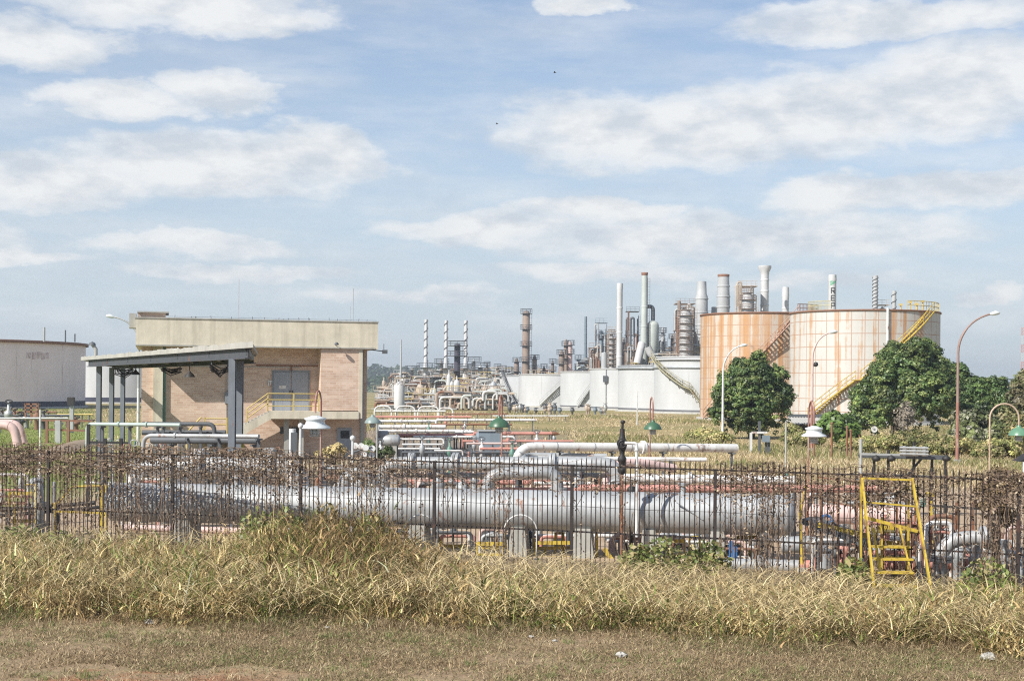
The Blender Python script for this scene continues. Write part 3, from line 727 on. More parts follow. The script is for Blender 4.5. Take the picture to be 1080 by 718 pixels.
# black gate valve with its tall stem
D = 31.8; p = XY(655.5, D); z = lambda py: ZA(655.5, py, D)
t = thing('stem_valve', 'black gate valve with a tall rusty stem rising above the fence', 'valve', (p.x, D, 0))
b = MB(); b.tube([(p.x, D, 0), (p.x, D, z(500))], .04, 10); b.build('standpipe', rustp, t)
b = MB(); b.lathe([(.05, z(500)), (.10, z(497)), (.10, z(494)), (.07, z(492)), (.07, z(488)), (.10, z(486)), (.10, z(483)), (.06, z(480)), (.06, z(476)), (.10, z(472)), (.115, z(467)), (.08, z(463)), (.06, z(459)), (.055, z(452))], (p.x, D, 0), 14); b.build('valve_body', black, t)
b = MB(); b.tube([(p.x, D, z(452)), (p.x + .01, D, z(444))], .028, 8); b.lathe([(.03, z(447)), (.055, z(445.5)), (.05, z(443.5)), (0, z(442.5))], (p.x + .01, D, 0), 10); b.build('stem', black, t)
b = MB(); b.tube([(p.x - .02, D, z(467)), (p.x + .1, D, z(467))], .07, 10); b.build('outlet', black, t)
b = MB(); b.torus((p.x - .02, D - .14, z(467)), .10, .013, (0.1, 1, 0)); b.tube([(p.x - .02, D - .14, z(467)), (p.x - .02, D, z(467))], .012, 6); b.build('handwheel', black, t)
D = 33.4; p = XY(657, D); t = thing('lever_valve', 'squat black lever valve low beside the standpipe of the tall stem valve', 'valve', (p.x, D, 0))
b = MB(); b.lathe([(.04, 0), (.04, 1.35), (.11, 1.42), (.11, 1.55), (.05, 1.6), (.03, 1.68)], (p.x + .2, D, 0), 12); b.build('valve_body', black, t)
b = MB(); b.bar((p.x + .2, D, 1.67), (p.x - .35, D, 1.62), .03, .02); b.build('lever', rustp, t)
# yellow beams/platforms below the vessel
beam('yellow_kick_rail', 'yellow kick rail under the vessel beside the first white hoop', 'rail', [((459, 561, 33.9), (466, 575, 33.9)), ((466, 575.5, 33.9), (490, 576, 33.9))], yellow, .05, .09, legs=((478, 575, 33.9),))
t = beam('yellow_tray_rail', 'yellow rail tray under the vessel between the two white hoops', 'rail', [((501, 575.5, 33.4), (533, 576.5, 33.4)), ((533, 561, 33.4), (533, 577, 33.4))], yellow, .05, .12, legs=((506, 575, 33.4), (529, 575, 33.4)), legm=white)
beam('yellow_kick_rail', 'yellow kick rail under the vessel between the second hoop and the widest pier', 'rail', [((562, 578, 33.4), (606, 577, 33.4)), ((563, 567, 33.4), (563, 579, 33.4))], yellow, .05, .07, legs=((575, 577, 33.4),))
beam('guard_stand', 'small yellow upright frame left of the widest pier', 'frame', [((586, 561, 33.6), (586, 588, 33.6)), ((594, 561, 33.6), (594, 600, 33.6)), ((586, 562, 33.6), (594, 562, 33.6)), ((586, 574, 33.6), (594, 574, 33.6))], yellow, .06)
t = thing('yellow_ladder_stair', 'small yellow stair with a single upright behind the fence, right of the widest pier', 'stair', tuple(XY(630, 33, 0)))
b = MB(); b.bar(W(629.5, 561, 32.8), W(629.5, 596, 32.8), .06); b.build('upright', yellow, t)
b = MB(); b.bar(W(637, 578, 32.6), W(652, 600, 32.6), .05, .10); b.build('stringer', yellow, t)
b = MB(); b.bar(W(637, 578, 33.4), W(652, 600, 33.4), .05, .10); b.build('stringer', yellow, t)
for k in range(4):
    b = MB(); q0, q1 = W(638 + k*4, 579.5 + k*6, 32.6), W(638 + k*4, 579.5 + k*6, 33.4); b.bar(q0, q1, .14, .03); b.build('tread', yellow, t)
t = thing('yellow_platform', 'yellow platform with upright bars under the right half of the vessel', 'platform', tuple(XY(790, 33.6, 0)))
b = MB(); b.bar(W(777, 580, 33.4), W(799, 580, 33.4), .08, .10); b.build('deck_edge', yellow, t)
for px in (771, 781, 791, 798):
    b = MB(); b.bar(W(px, 563, 33.5), W(px, 598, 33.5), .035); b.build('upright', yellow, t)
t = thing('blue_valve', 'bright blue actuator valve on the low grey pipe under the vessel', 'valve', tuple(XY(773, 31.2, 0)))
p = W(773, 590, 31.1); b = MB(); b.lathe([(.05, 0), (.05, p.z)], (p.x, p.y, 0), 10); b.build('stem', white, t)
b = MB(); b.box((p.x, p.y, p.z + .18), (.16, .14, .22)); b.lathe([(.05, 0), (.05, .12)], (p.x - .04, p.y, p.z + .29), 10); b.lathe([(.10, 0), (.10, .05)], (p.x, p.y, p.z + .03), 12); b.build('actuator', bluep, t)
t = thing('yellow_post_frame', 'yellow goal-shaped pipe guard under the vessel near the blue valve', 'frame', tuple(XY(735, 34, 0)))
b = MB(); b.tube(rounded([W(727, 600, 34), W(727, 566, 34), W(738, 566, 34), W(738, 600, 34)], .1), .03, 8); b.build('guard_bar', yellow, t)

# -- yellow crossover stair at right
t = thing('crossover_stair', 'yellow steel crossover stair with leaning handrails standing against the fence', 'stair', tuple(XY(940, 27.3, 0)))
D0, D1 = 26.0, 26.65
for (xa, xb) in ((923.5, 909), (984, 962)):
    b = MB(); b.bar(W(xa, 634, D0), W(xb, 504, D0 + .6), .035, .075); b.build('stringer', yellow, t)
for (xa, xb) in ((970, 949), (934, 921)):
    b = MB(); b.bar(W(xa, 640, D0 + .3), W(xb, 556, D0 + .6), .03, .04); b.build('handrail_leg', yellow, t)
for i, (xa, xb, yy) in enumerate(((926, 965, 609), (924, 963, 595), (922, 962, 581), (920, 959, 568))):
    b = MB(); d_ = D0 + .1 + i*.22; b.box((W((xa+xb)/2, yy, d_).x, d_, W(0, yy, d_).z), (M(xb - xa, d_), .20, .035)); b.build('tread', yellow, t)
b = MB(); b.bar(W(910, 504, D1), W(962, 506, D1), .035); b.bar(W(911, 529, D1), W(968, 534, D1), .03); b.bar(W(911, 545, D1), W(968, 560, D1), .03, .06); b.build('handrail', yellow, t)
for px, y0, y1 in ((908, 500, 610), (958, 505, 600), (930, 545, 600), (946, 520, 565)):
    b = MB(); b.bar(W(px, y0, D1 + .3), W(px, y1, D1 + .3), .035); b.build('post', yellow if px != 946 else rustp, t)
b = MB(); b.box(tuple(W(943, 560, 28.1)), (.85, .5, .03)); b.build('top_deck', yellow, t)
t = thing('access_walkway', 'dark grating walkway sloping down from the fence to the yellow crossover stair', 'walkway', tuple(XY(880, 28.6, 0)))
b = MB(); b.bar(W(853, 548, 29.0), W(921, 573, 28.2), .7, .12); b.build('grating_deck', greyd, t)
for px, y0, y1 in ((866, 520, 552), (884, 505, 560), (903, 512, 566)):
    b = MB(); b.bar(W(px, y0, 28.6), W(px, y1 + 40, 28.6), .05); b.build('post', rustp, t)
b = MB(); b.bar(W(862, 503, 28.7), W(912, 508, 28.3), .035); b.bar(W(865, 527, 28.7), W(914, 536, 28.3), .035); b.build('handrail', rustp, t)
b = MB(); b.bar(W(863, 553, 28.5), W(920, 566, 28.1), .05, .10); b.build('toe_board', yellow, t)
t = thing('yellow_guard_pole', 'weathered yellow pole leaning among dead creeper right of the vessel', 'pole', tuple(XY(846, 30, 0)))
b = MB(); b.tube([W(846, 600, 30.6), W(844, 540, 30.6), W(850, 512, 30.6)], .035, 8); b.build('pole_bar', yellow, t); b = MB(); b.box(tuple(XY(846, 30.6, .04)), (.2, .2, .08)); b.build('foot', conc2, t)
# pink vessel behind the stair
pa, pb = W(858, 541, 35.6), W(966, 545, 35.2); pd = (pb - pa).normalized()
t = thing('pink_vessel', 'dull pink horizontal drum behind the yellow crossover stair', 'vessel', (pa.x, pa.y, 0))
b = MB(); b.tube([pa, pb], .24, 24, caps=False); b.build('shell', pinkp, t)
for p, d in ((pa, -pd), (pb, pd)):
    b = MB(); b.tube([p + d*(.12*math.sin(k*PI/12)) for k in range(7)], [.24*math.cos(k*PI/12) + .001 for k in range(7)], 24); b.build('dished_end', pinkp, t)
for f in (.2, .8):
    p = pa.lerp(pb, f); b = MB(); b.box((p.x, p.y, (p.z - .2)/2), (.18, .35, p.z - .2)); b.build('saddle_pier', conc2, t)
p = W(872, 549, 33.5); t = thing('blue_valve', 'blue hand valve on a short post in front of the pink drum', 'valve', (p.x, p.y, 0))
b = MB(); b.tube([(p.x, p.y, 0), p], .03, 8); b.build('stem', grey, t)
b = MB(); b.torus(p, .13, .035, (.3, -1, .3)); b.box(tuple(p - Vector((.2, 0, .05))), (.16, .12, .16)); b.build('actuator', bluep, t)
# handwheel ring valve beside the inverted bend
p = W(1015, 588, 29.2); t = thing('ring_valve', 'valve with a large grey handwheel ring under the inverted bend pipe', 'valve', (p.x, p.y, 0))
b = MB(); b.torus(p, .21, .017, (.2, -1, .15), 28); b.bar(p - Vector((.2, 0, 0)), p + Vector((.2, 0, 0)), .016); b.bar(p - Vector((0, 0, .2)), p + Vector((0, 0, .2)), .016); b.build('handwheel', silver, t)
b = MB(); b.tube([p, p + Vector((0, .35, 0))], .03, 8); b.lathe([(.10, 0), (.10, p.z - .15), (.15, p.z - .1), (.15, p.z + .1), (.08, p.z + .2)], (p.x + .02, p.y + .35, 0), 14); b.build('valve_body', silver2, t)
p = W(1030, 580, 28.9); t = thing('valve', 'pale grey bonnet valve standing right of the large handwheel ring', 'valve', (p.x, p.y, 0))
b = MB(); b.lathe([(.12, 0), (.12, p.z - .25), (.17, p.z - .22), (.17, p.z - .16), (.10, p.z - .1), (.08, p.z + .15), (.12, p.z + .2), (.05, p.z + .28)], (p.x, p.y, 0), 14); b.build('valve_body', silver, t); b = MB(); b.torus((p.x, p.y, p.z + .3), .12, .012); b.bar((p.x-.11, p.y, p.z+.3), (p.x+.11, p.y, p.z+.3), .014); b.build('handwheel', greyd, t)
p = W(1075, 600, 27.4); t = thing('valve', 'flat-wheeled grey valve in front of the thick grey pipe at the right picture edge', 'valve', (p.x, p.y, 0))
b = MB(); b.lathe([(.11, 0), (.11, p.z - .2), (.16, p.z - .15), (.16, p.z), (.06, p.z + .1), (.05, p.z + .4)], (p.x, p.y, 0), 14); b.build('valve_body', silver2, t); b = MB(); b.torus((p.x, p.y, p.z + .4), .15, .014); b.bar((p.x-.14, p.y, p.z+.4), (p.x+.14, p.y, p.z+.4), .014); b.build('handwheel', greyd, t)
# yellow capped marker post
p = W(980, 521, 30.5); t = thing('hydrant_post', 'green-topped post with a yellow cap behind the fence right of the crossover stair', 'post', (p.x, p.y, 0))
b = MB(); b.tube([(p.x, p.y, 0), (p.x, p.y, p.z)], .028, 8); b.build('post_tube', rustp, t)
b = MB(); b.box((p.x + .04, p.y, p.z), (.18, .1, .09)); b.build('cap', yellow, t)
b = MB(); b.lathe([(.05, 0), (.06, .06), (.06, .14), (.03, .18)], (p.x - .12, p.y, p.z - .26), 12); b.build('hydrant_head', tealp, t)
# -- black pipe bridge / frame on the right, beyond the stair
D = 44.0
t = thing('pipe_trestle', 'black steel trestle with short pipes stacked on its beam, behind the crossover stair', 'trestle', tuple(XY(950, D, 0)))
for px, y0 in ((908, 463), (922, 476), (937, 474), (964, 466), (983, 484), (997, 483)):
    b = MB(); p = W(px, y0, D); b.tube([(p.x, D, 0), p], .045 if px != 908 else .055, 8); b.build('post', (gal if px == 908 else black), t)
b = MB(); b.bar(W(906, 480, D), W(1000, 482.5, D), .08, .14); b.build('beam', greyd, t)
b = MB(); b.bar(W(907, 478.5, D-.2), W(968, 480, D-.2), .10, .06); b.build('cable_tray', gal, t)
b = MB(); b.bar(W(975, 480, D), W(944, 516, D), .06); b.build('brace', black, t)
b = MB(); b.bar(W(905, 499, D), W(1010, 504, D), .06, .08); b.build('lower_beam', greyd, t)
for k in range(3):
    b = MB(); a_, c_ = W(949, 471.8 + k*3.3, D - .3), W(979, 472.6 + k*3.3, D - .3); b.tube([a_, c_], .038, 8)
    for q in (.15, .5, .85):
        m_ = a_.lerp(c_, q); dd = (c_ - a_).normalized(); b.tube([m_ - dd*.04, m_ + dd*.04], .055, 8)
    b.build('short_pipe', gal, t)
for px in (924, 940, 998):
    b = MB(); p = W(px, 483, D - .25); b.lathe([(.02, .1), (.13, .02), (.13, -.06), (.04, -.1)], tuple(p), 10); b.build('pipe_clamp', black, t)
t = thing('low_barrier', 'low dark barrier rail with yellow post behind the fence, right of the trestle', 'barrier', tuple(XY(1010, 32, 0)))
b = MB(); b.bar(W(982, 533, 32), W(1045, 537, 31.6), .05); b.build('rail', black, t)
for px, m_ in ((982, yellow), (1009, rustp), (1026, rustp), (1044, rustp)):
    b = MB(); b.bar(W(px, 528, 32), W(px, 585, 32), .06); b.build('post', m_, t)
# -- left: yellow handrail and dark pipes behind the fence
t = thing('yellow_handrail', 'yellow stepped handrail behind the fence at the left, beside the vessel end', 'handrail', tuple(XY(90, 35.8, 0)))
b = MB(); b.tube([W(28, 511, 35.8), W(38, 510.5, 35.8), W(38, 560, 35.8)], .028, 8); b.build('rail', yellow, t)
b = MB(); b.tube(rounded([W(55, 531, 35.8), W(62, 530, 35.8), W(76, 513, 35.8), W(112, 512, 35.8), W(112, 560, 35.8)], .06), .028, 8); b.build('rail', yellow, t)
b = MB(); b.bar(W(58, 539, 35.8), W(112, 541, 35.8), .05); b.build('rail', yellow, t)
for px in (15, 58, 107):
    b = MB(); b.bar(W(px, 513 if px > 60 else 531, 35.8), W(px, 566, 35.8), .06); b.build('post', yellow, t)
run('black pipe slanting across behind the left part of the fence', [(-30, 540, 36.4), (100, 530, 36.4)], .055, black, sup=(.3, .7))
run('lower black pipe behind the left part of the fence', [(-30, 546, 36.2), (112, 534, 36.8)], .045, black, sup=(.5,))
run('grey upright pipe bend at the far left behind the fence', [(41, 580, 36), (41, 512, 36), (36, 508, 36.5)], .12, silver2, flg=(.3, .55, .8))
run('thin grey standpipe left of the vessel end', [(57, 570, 37), (57, 508, 37)], .05, gal, flg=(.5,))
# ================================================================== the brick building
BY = R(14)
bl = thing('brick_building', 'two-storey pale brick plant building with a deep concrete roof band and yellow-railed stair', 'building', (W(142, 480, 72).x, 72, 0), BY)
U = lambda px: (px - 142)/255*12.35          # metres along the front
DB = lambda u: 72 + u*math.sin(BY)
def ZB(px, py): return ZA(px, py, DB(U(px)))
zT, zB = 7.22, 5.82; V0 = 1.5; DEP = 9.5
def bb(u0, u1, v0, v1, z0, z1): return MB().box(((u0+u1)/2, (v0+v1)/2, (z0+z1)/2), (u1-u0, v1-v0, z1-z0))
bb(0, 12.35, 0, DEP, zB, zT).build('roof_band', conc, bl, True)
b = MB(); b.box((6.17, DEP/2, zT + .03), (12.43, DEP + .08, .06)); b.build('roof_coping', conc2, bl, True)
uR = 12.0
wl = bb(U(148), uR, V0, DEP - .4, 0, zB).build('wall', brick, bl, True)
bb(U(160), U(170), V0 - .22, V0 - .003, 0, zB).build('concrete_column', conc, bl, True)
bb(U(170), U(173), V0 - .06, V0 - .003, 0, zB).build('downpipe', tealp, bl, True)
bb(U(335.5), U(376.5), 0.02, V0 - .003, ZB(350, 433), zB - .003).build('projecting_bay', brick, bl, True)
bb(U(376.5), U(380.5), .0, V0 - .003, ZB(350, 441), zB - .003).build('bay_edge', conc, bl, True)
bb(U(382.5), U(386), V0 - .15, V0 - .003, 0, zB - .003).build('concrete_column', conc2, bl, True)
# landing slab + stair
zl = ZB(300, 433.5); zl0 = ZB(300, 441.5)
bb(U(283), U(376.5), -.06, V0 - .003, zl0, zl - .003).build('landing_slab', conc, bl, True)
b = MB(); u0, u1 = U(248), U(283); z0_ = ZB(248, 462)
b.add([(u1, -.06, zl), (u1, -.06, zl0), (u0, -.06, z0_), (u0, -.06, z0_ + zl - zl0 + .12), (u1, 1.0, zl), (u1, 1.0, zl0), (u0, 1.0, z0_), (u0, 1.0, z0_ + zl - zl0 + .12)],
      [(0, 1, 2, 3), (7, 6, 5, 4), (0, 3, 7, 4), (1, 5, 6, 2), (3, 2, 6, 7), (0, 4, 5, 1)])
st = b.build('stair_flight', conc, bl, True)
for k in range(10):
    q = k/10; uu = u1 + (u0 - u1)*q; b = MB(); b.box((uu - (u1-u0)/20, .47, zl + (z0_ + .12 - zl0)*q - .05), ((u1-u0)/10 - .01, 1.0, .10)); b.build('step', conc2, st, True)
bb(U(205), U(248), -.06, V0 - .003, ZB(225, 467), ZB(225, 462)).build('lower_landing', conc2, bl, True)
for px in (300, 316, 230):
    bb(U(px - 2.5), U(px + 2.5), .5, .8, 0, zl0 - .003 if px > 250 else ZB(225, 467)).build('concrete_pier', conc2, bl, True)
def rail(parent, pts, m=yellowp, posts=True):
    r_ = MB()
    for dz in (0, -.33, -.66):
        r_.tube([Vector(p) + Vector((0, 0, dz)) for p in pts], .028, 6)
    o = r_.build('rail', m, parent, True)
    return o
hr = ZB(300, 415)
rl = MB()
for dz in (0, -.32, -.64): rl.tube([(U(279), .0, hr + dz), (U(334), .0, hr + dz)], .03, 6)
h_ = rl.build('landing_handrail', yellowp, bl, True)
for px in (279, 306.5, 333.5):
    b = MB(); b.bar((U(px), .0, zl), (U(px), .0, hr + .02), .07); b.build('post', yellowp, h_, True)
rl = MB()
for dz in (0, -.25, -.5): rl.tube([(U(279), -.03, hr + dz), (U(257), -.03, ZB(257, 431) + dz)], .03, 6)
h_ = rl.build('stair_handrail', yellowp, bl, True)
b = MB(); b.bar((U(257.5), -.03, ZB(257, 431)), (U(257.5), -.03, ZB(257, 445)), .06); b.build('post', yellowp, h_, True)
rl = MB()
for dz in (0, -.3): rl.tube([(U(212), -.05, ZB(212, 441) + dz), (U(239), -.05, ZB(239, 441.5) + dz)], .035, 6)
h_ = rl.build('lower_handrail', yellowp, bl, True)
for px in (213, 236):
    b = MB(); b.bar((U(px), -.05, ZB(px, 463)), (U(px), -.05, ZB(px, 440)), .08); b.build('post', yellowp, h_, True)
# doors
yv = V0 - .03
dr = bb(U(287.5), U(306), yv - .02, yv + .02, zl, ZB(300, 392)).build('door', doorm, bl, True)
b = MB(); b.box((U(305), yv - .05, zl + 1.0), (.04, .06, .14)); b.build('handle', black, dr, True)
dr2 = bb(U(307), U(325), yv - .02, yv + .02, zl, ZB(315, 392)).build('door', doorm, bl, True)
b = MB(); b.box((U(308), yv - .05, zl + 1.0), (.04, .06, .14)); b.build('handle', black, dr2, True)
b = MB()
b.box((U(306.3), yv - .01, ZB(300, 392) + .05), (U(327) - U(286), .08, .08))
for px in (286.7, 325.8): b.box((U(px), yv - .01, (zl + ZB(300, 392))/2), (.07, .08, ZB(300, 392) - zl))
b.build('door_frame', grey, bl, True)
bb(U(293), U(300.5), yv - .03, yv - .022, ZB(297, 410), ZB(297, 406.5)).build('door_sign', white, dr, True)
bb(U(281), U(286), yv - .03, yv, ZB(283, 407), ZB(283, 401)).build('wall_lamp', white, bl, True)
b = MB(); b.box((U(306.5), V0 - .05, ZB(306, 385)), (U(334) - U(258), .05, .06)); b.box((U(306.5), V0 - .05, ZB(306, 388)), (.07, .06, .35)); b.build('wall_conduit', rustp, bl, True)
d3 = bb(U(357), U(373), V0 - .05, V0 - .003, 0, ZB(365, 452)).build('door', doorm, bl, True)
bb(U(361), U(370.5), V0 - .07, V0 - .052, ZB(365, 463), ZB(365, 455)).build('window', glassd, d3, True)
# small details
for i, px in enumerate((237,)):
    b = MB(); u_ = U(px); v_ = V0 - .05 if px < 330 else -.02; b.tube([(u_, v_, .3 if px < 280 else ZB(px, 441)), (u_, v_, zB - .05)], .03, 6); b.build('cable_conduit', conc2, bl, True)
b = MB(); b.box((U(240), V0 - .10, 3.2), (.45, .18, .6)); b.build('fuse_box', grey, bl, True)
b = MB(); b.box((U(237), V0 - .02, ZB(237, 386)), (U(334) - U(174), .03, .05)); b.build('brick_ledge', conc2, bl, True)
b = MB(); b.box((6.1, -.06, zB + .04), (12.2, .10, .07)); b.build('drip_edge', conc2, bl, True)
for px in (300, 312): 
    b = MB(); b.box((U(px), V0 - .04, 1.5), (.5, .06, .35)); b.build('wall_vent', greyd, bl, True)
t = MB(); p = (U(351), -.06, ZB(351, 364)); t.tube([(p[0], 0.02, p[2]), (p[0], -.35, p[2] + .1)], .02, 6); t.lathe([(.10, -.05), (.12, .02), (.04, .10)], (p[0], -.4, p[2] + .05), 10); t.build('floodlight', greyd, bl, True)
t = MB(); q = (12.35, .2, ZB(397, 364)); t.bar((12.0, .2, zB - .02), (12.75, .2, zB - .1), .05); t.box((12.75, .15, zB - .12), (.25, .2, .2)); t.bar((12.7, .2, zB), (12.7, .2, zB + .3), .03); t.build('corner_floodlight', greyd, bl, True)
pt_ = bb(U(144), U(172.5), 2.2, 4.6, zT + .06, ZB(150, 327.5)).build('rooftop_hut', brick, bl, True)
bb(U(142.8), U(176), 2.0, 4.8, ZB(150, 327.5), ZB(150, 326)).build('hut_roof', conc2, pt_, True)
bb(-.35, .0, 1.2, 2.6, zT - .45, zT + .3).build('side_tank', conc2, bl, True)
for px, top in ((251, 290), (378, 300), (374.5, 320)):
    b = MB(); z_ = ZB(px, top); b.tube([(U(px), 3.0, zT), (U(px), 3.0, z_)], .016, 5); b.build('roof_mast', gal, bl, True)
b = MB()
rb = random.Random(3)
for k in range(22):
    u_ = rb.uniform(.1, 12.2); b.tube([(u_, .15, zT + .05), (u_ + rb.uniform(-.03, .03), .15, zT + rb.uniform(.1, .22))], .012, 4)
b.tube([(0.05, .15, zT + .13), (12.3, .15, zT + .12)], .006, 4)
b.build('lightning_wire', greyd, bl, True)

# ================================================================== canopy on grey columns
ZC = 4.72
def CP(px, py_top, D): return None
A_, B_ = Vector((XA(95, 62.5, ZC), 62.5, ZC)), Vector((XA(261, 40, ZC), 40, ZC))
cw = Vector((-1.5, 9.0, 0)); cd = (B_ - A_).normalized()
A0 = A_ - cd*2.0; B0 = B_ + cd*.6
t = thing('canopy', 'flat concrete canopy on grey steel columns in front of the brick building', 'canopy', (B_.x, B_.y, 0))
def slab(p0, p1, w_, z0, z1, name, m, par):
    b = MB(); q = [p0, p1, p1 + w_, p0 + w_]
    b.add([Vector((p.x, p.y, z0)) for p in q] + [Vector((p.x, p.y, z1)) for p in q], [(3, 2, 1, 0), (4, 5, 6, 7), (0, 1, 5, 4), (1, 2, 6, 5), (2, 3, 7, 6), (3, 0, 4, 7)]); return b.build(name, m, par)
ov = cw.normalized()*.5
rf = slab(A0 - ov, B0 - ov, cw + ov*2, ZC + .20, ZC + .30, 'roof_slab', conc2, t)
# rubble-like weathered top edge
b = MB(); rc = random.Random(9)
seg_ = 90; P_ = []
for k in range(seg_ + 1):
    q = A0.lerp(B0, k/seg_) - ov*.97; P_ += [Vector((q.x, q.y, ZC + .30)), Vector((q.x, q.y, ZC + .325 + rc.uniform(0, .07))), Vector((q.x, q.y, ZC + .325 + rc.uniform(0, .05))) + ov*.5]
b.add(P_, [(3*k + j, 3*k + 3 + j, 3*k + 4 + j, 3*k + 1 + j) for k in range(seg_) for j in range(2)])
b.build('broken_edge', conc2, rf)
for off in (Vector((0, 0, 0)), cw):
    b = MB(); p0, p1 = A_ - cd*.3 + off, B_ + cd*.1 + off
    b.bar(p0 + Vector((0, 0, .18)), p1 + Vector((0, 0, .18)), .20, .03); b.bar(p0 + Vector((0, 0, .05)), p1 + Vector((0, 0, .05)), .04, .25); b.bar(p0 + Vector((0, 0, -.08)), p1 + Vector((0, 0, -.08)), .20, .03); b.build('edge_beam', beamg, t)
for k in range(7):
    p = A_.lerp(B_, k/6.0); b = MB(); b.bar(p + Vector((0, 0, .1)), p + cw + Vector((0, 0, .1)), .10, .18); b.build('cross_beam', greyd, t)
for px, D in ((103.5, 62), (117, 66.5), (128.8, 71), (244, 41.0), (252, 44.5)):
    x = XA(px, D, 2.5); b = MB(); w_ = .19
    b.box((x, D, (ZC - .08)/2), (w_, .03, ZC - .08)); b.box((x, D + .2, (ZC - .08)/2), (w_, .03, ZC - .08)); b.box((x, D + .1, (ZC - .08)/2), (.03, .17, ZC - .08)); b.build('column', colg, t)
    b = MB(); b.box((x, D + .1, .05), (.5, .5, .1)); b.build('base_plate', conc2, t)
# lamps and cable bundles hanging under the canopy
for i, (px, py, D, lab) in enumerate([(143, 393, 56, 'dark round lamp hanging under the canopy between far columns and building'), (200, 395, 47, 'small dark lamp hanging under the canopy in front of the shaded brick wall')]):
    p = W(px, py, D); q = thing('hanging_lamp', lab, 'lamp', tuple(p), group='lamps under the canopy')
    b = MB(); b.tube([p + Vector((0, 0, .05)), (p.x, p.y, ZC + .02)], .015, 6); b.build('hanger', black, q)
    b = MB(); b.lathe([(.18, -.08), (.14, .0), (.05, .08), (.03, .12)], tuple(p), 14); b.build('lamp_shade', black, q)
for i, (px0, px1, py, D, lab) in enumerate([(172, 190, 391, 52, 'dark cable bundle sagging under the canopy near the concrete column'), (223, 240, 388, 43.5, 'tangled dark cable bundle under the canopy beside the double column'), (122, 140, 392, 59, 'dark cable bundle under the far end of the canopy')]):
    a_, c_ = W(px0, py, D), W(px1, py, D); q = thing('cable_bundle', lab, 'cables', tuple(a_), group='cables under the canopy'); rr = random.Random(i)
    b = MB()
    for k in range(9):
        o1, o2 = Vector((0, rr.uniform(-.3, .3), rr.uniform(-.10, .14))), Vector((0, rr.uniform(-.3, .3), rr.uniform(-.10, .14))); mid = (a_ + c_)/2 + Vector((0, 0, rr.uniform(-.28, .02)))
        b.tube([a_ + o1, mid + o1*.5, c_ + o2], .02, 5)
    b.build('cable', black, q)
    b = MB()
    for e_ in (a_, c_): b.bar(e_ + Vector((0, 0, -.05)), Vector((e_.x, e_.y, ZC + .02)), .03)
    b.build('bracket', greyd, q)
# weather instrument on the canopy roof
p = Vector((XA(101, 62, ZC), 62, ZC + .32)); q = thing('roof_vent', 'small white bent vent on the far left corner of the canopy roof', 'vent', tuple(p))
b = MB(); b.tube([p, p + Vector((0, 0, .35)), p + Vector((-.15, 0, .55))], .08, 8); b.build('vent_pipe', conc2, q); b = MB(); b.lathe([(.16, 0), (.12, .1), (0, .16)], tuple(p + Vector((-.16, 0, .52))), 10); b.build('cowl', greyd, q)

# ================================================================== pipes between canopy and fence (left)
run('pale green horizontal pipe passing the canopy columns at fence level', [(92, 470, 47), (92, 447, 47), (190, 448, 46.2)], .06, paint('pale_green_pipe', (.42, .52, .47), .1), sup=(.3, .55, .8, 1), flg=(.45, .7), bend=.2)
run('white elbow pipe rising behind the fence left of the brick wall', [(151, 490, 44), (151, 459, 44), (273, 460, 42.5)], .065, silver, sup=(.5, .72, 1), bend=.35, flg=(.4,))
run('dark pipe just under the long white elbow pipe', [(160, 464, 43.9), (272, 464.5, 42.6)], .11, greyd, sup=(.2, .6, .97))
run('dark grey header pipe with bent right end below the stair', [(150, 447, 48), (226, 447, 48), (226, 462, 48)], .075, greyd, sup=(.25, .7), bend=.3)
run('second dark grey header under the first, below the stair', [(150, 456, 48.4), (238, 456, 48.4)], .09, greyd, sup=(.15, .5, .8))
for i, (px, lab) in enumerate([(130, 'green manifold with valve wheels at the canopy columns'), (168, 'green manifold with valve wheels in front of the concrete column'), (105, 'teal manifold with twin tubes behind the left black frame')]):
    D = 46.5 + i*.4; x = XA(px, D); t = thing('manifold', lab, 'manifold', (x, D, 0), group='valve manifolds by the canopy')
    for k in range(4):
        xx = x - .35 + k*.24; b = MB(); b.tube([(xx, D, 0), (xx, D, 1.9 + .12*(k % 2))], .035, 8); b.build('riser', (tealp if k % 2 else gal), t)
        b = MB(); b.torus((xx, D - .12, 1.85 + .12*(k % 2)), .11, .018, (0, 1, .4)); b.tube([(xx, D - .12, 1.85 + .12*(k % 2)), (xx, D, 1.8)], .012, 5); b.build('handwheel', (gal if k != 2 else redp), t)
    b = MB(); b.tube([(x - .5, D, 1.2), (x + .6, D, 1.2)], .045, 8); b.tube([(x - .5, D, .6), (x + .6, D, .6)], .045, 8); b.build('header', gal, t)
t = thing('black_frame', 'black upright steel frame behind the fence left of the canopy columns', 'frame', tuple(XY(95, 42, 0)))
for px in (92.5, 110, 127):
    b = MB(); b.bar((XA(px, 42), 42, 0), (XA(px, 42), 42, ZA(px, 447 if px < 100 else 462, 42)), .09); b.build('post', black, t)
b = MB(); b.bar(W(92, 466, 42), W(135, 467, 42), .06); b.bar(W(92, 480, 42), W(135, 481, 42), .06); b.build('rail', black, t)
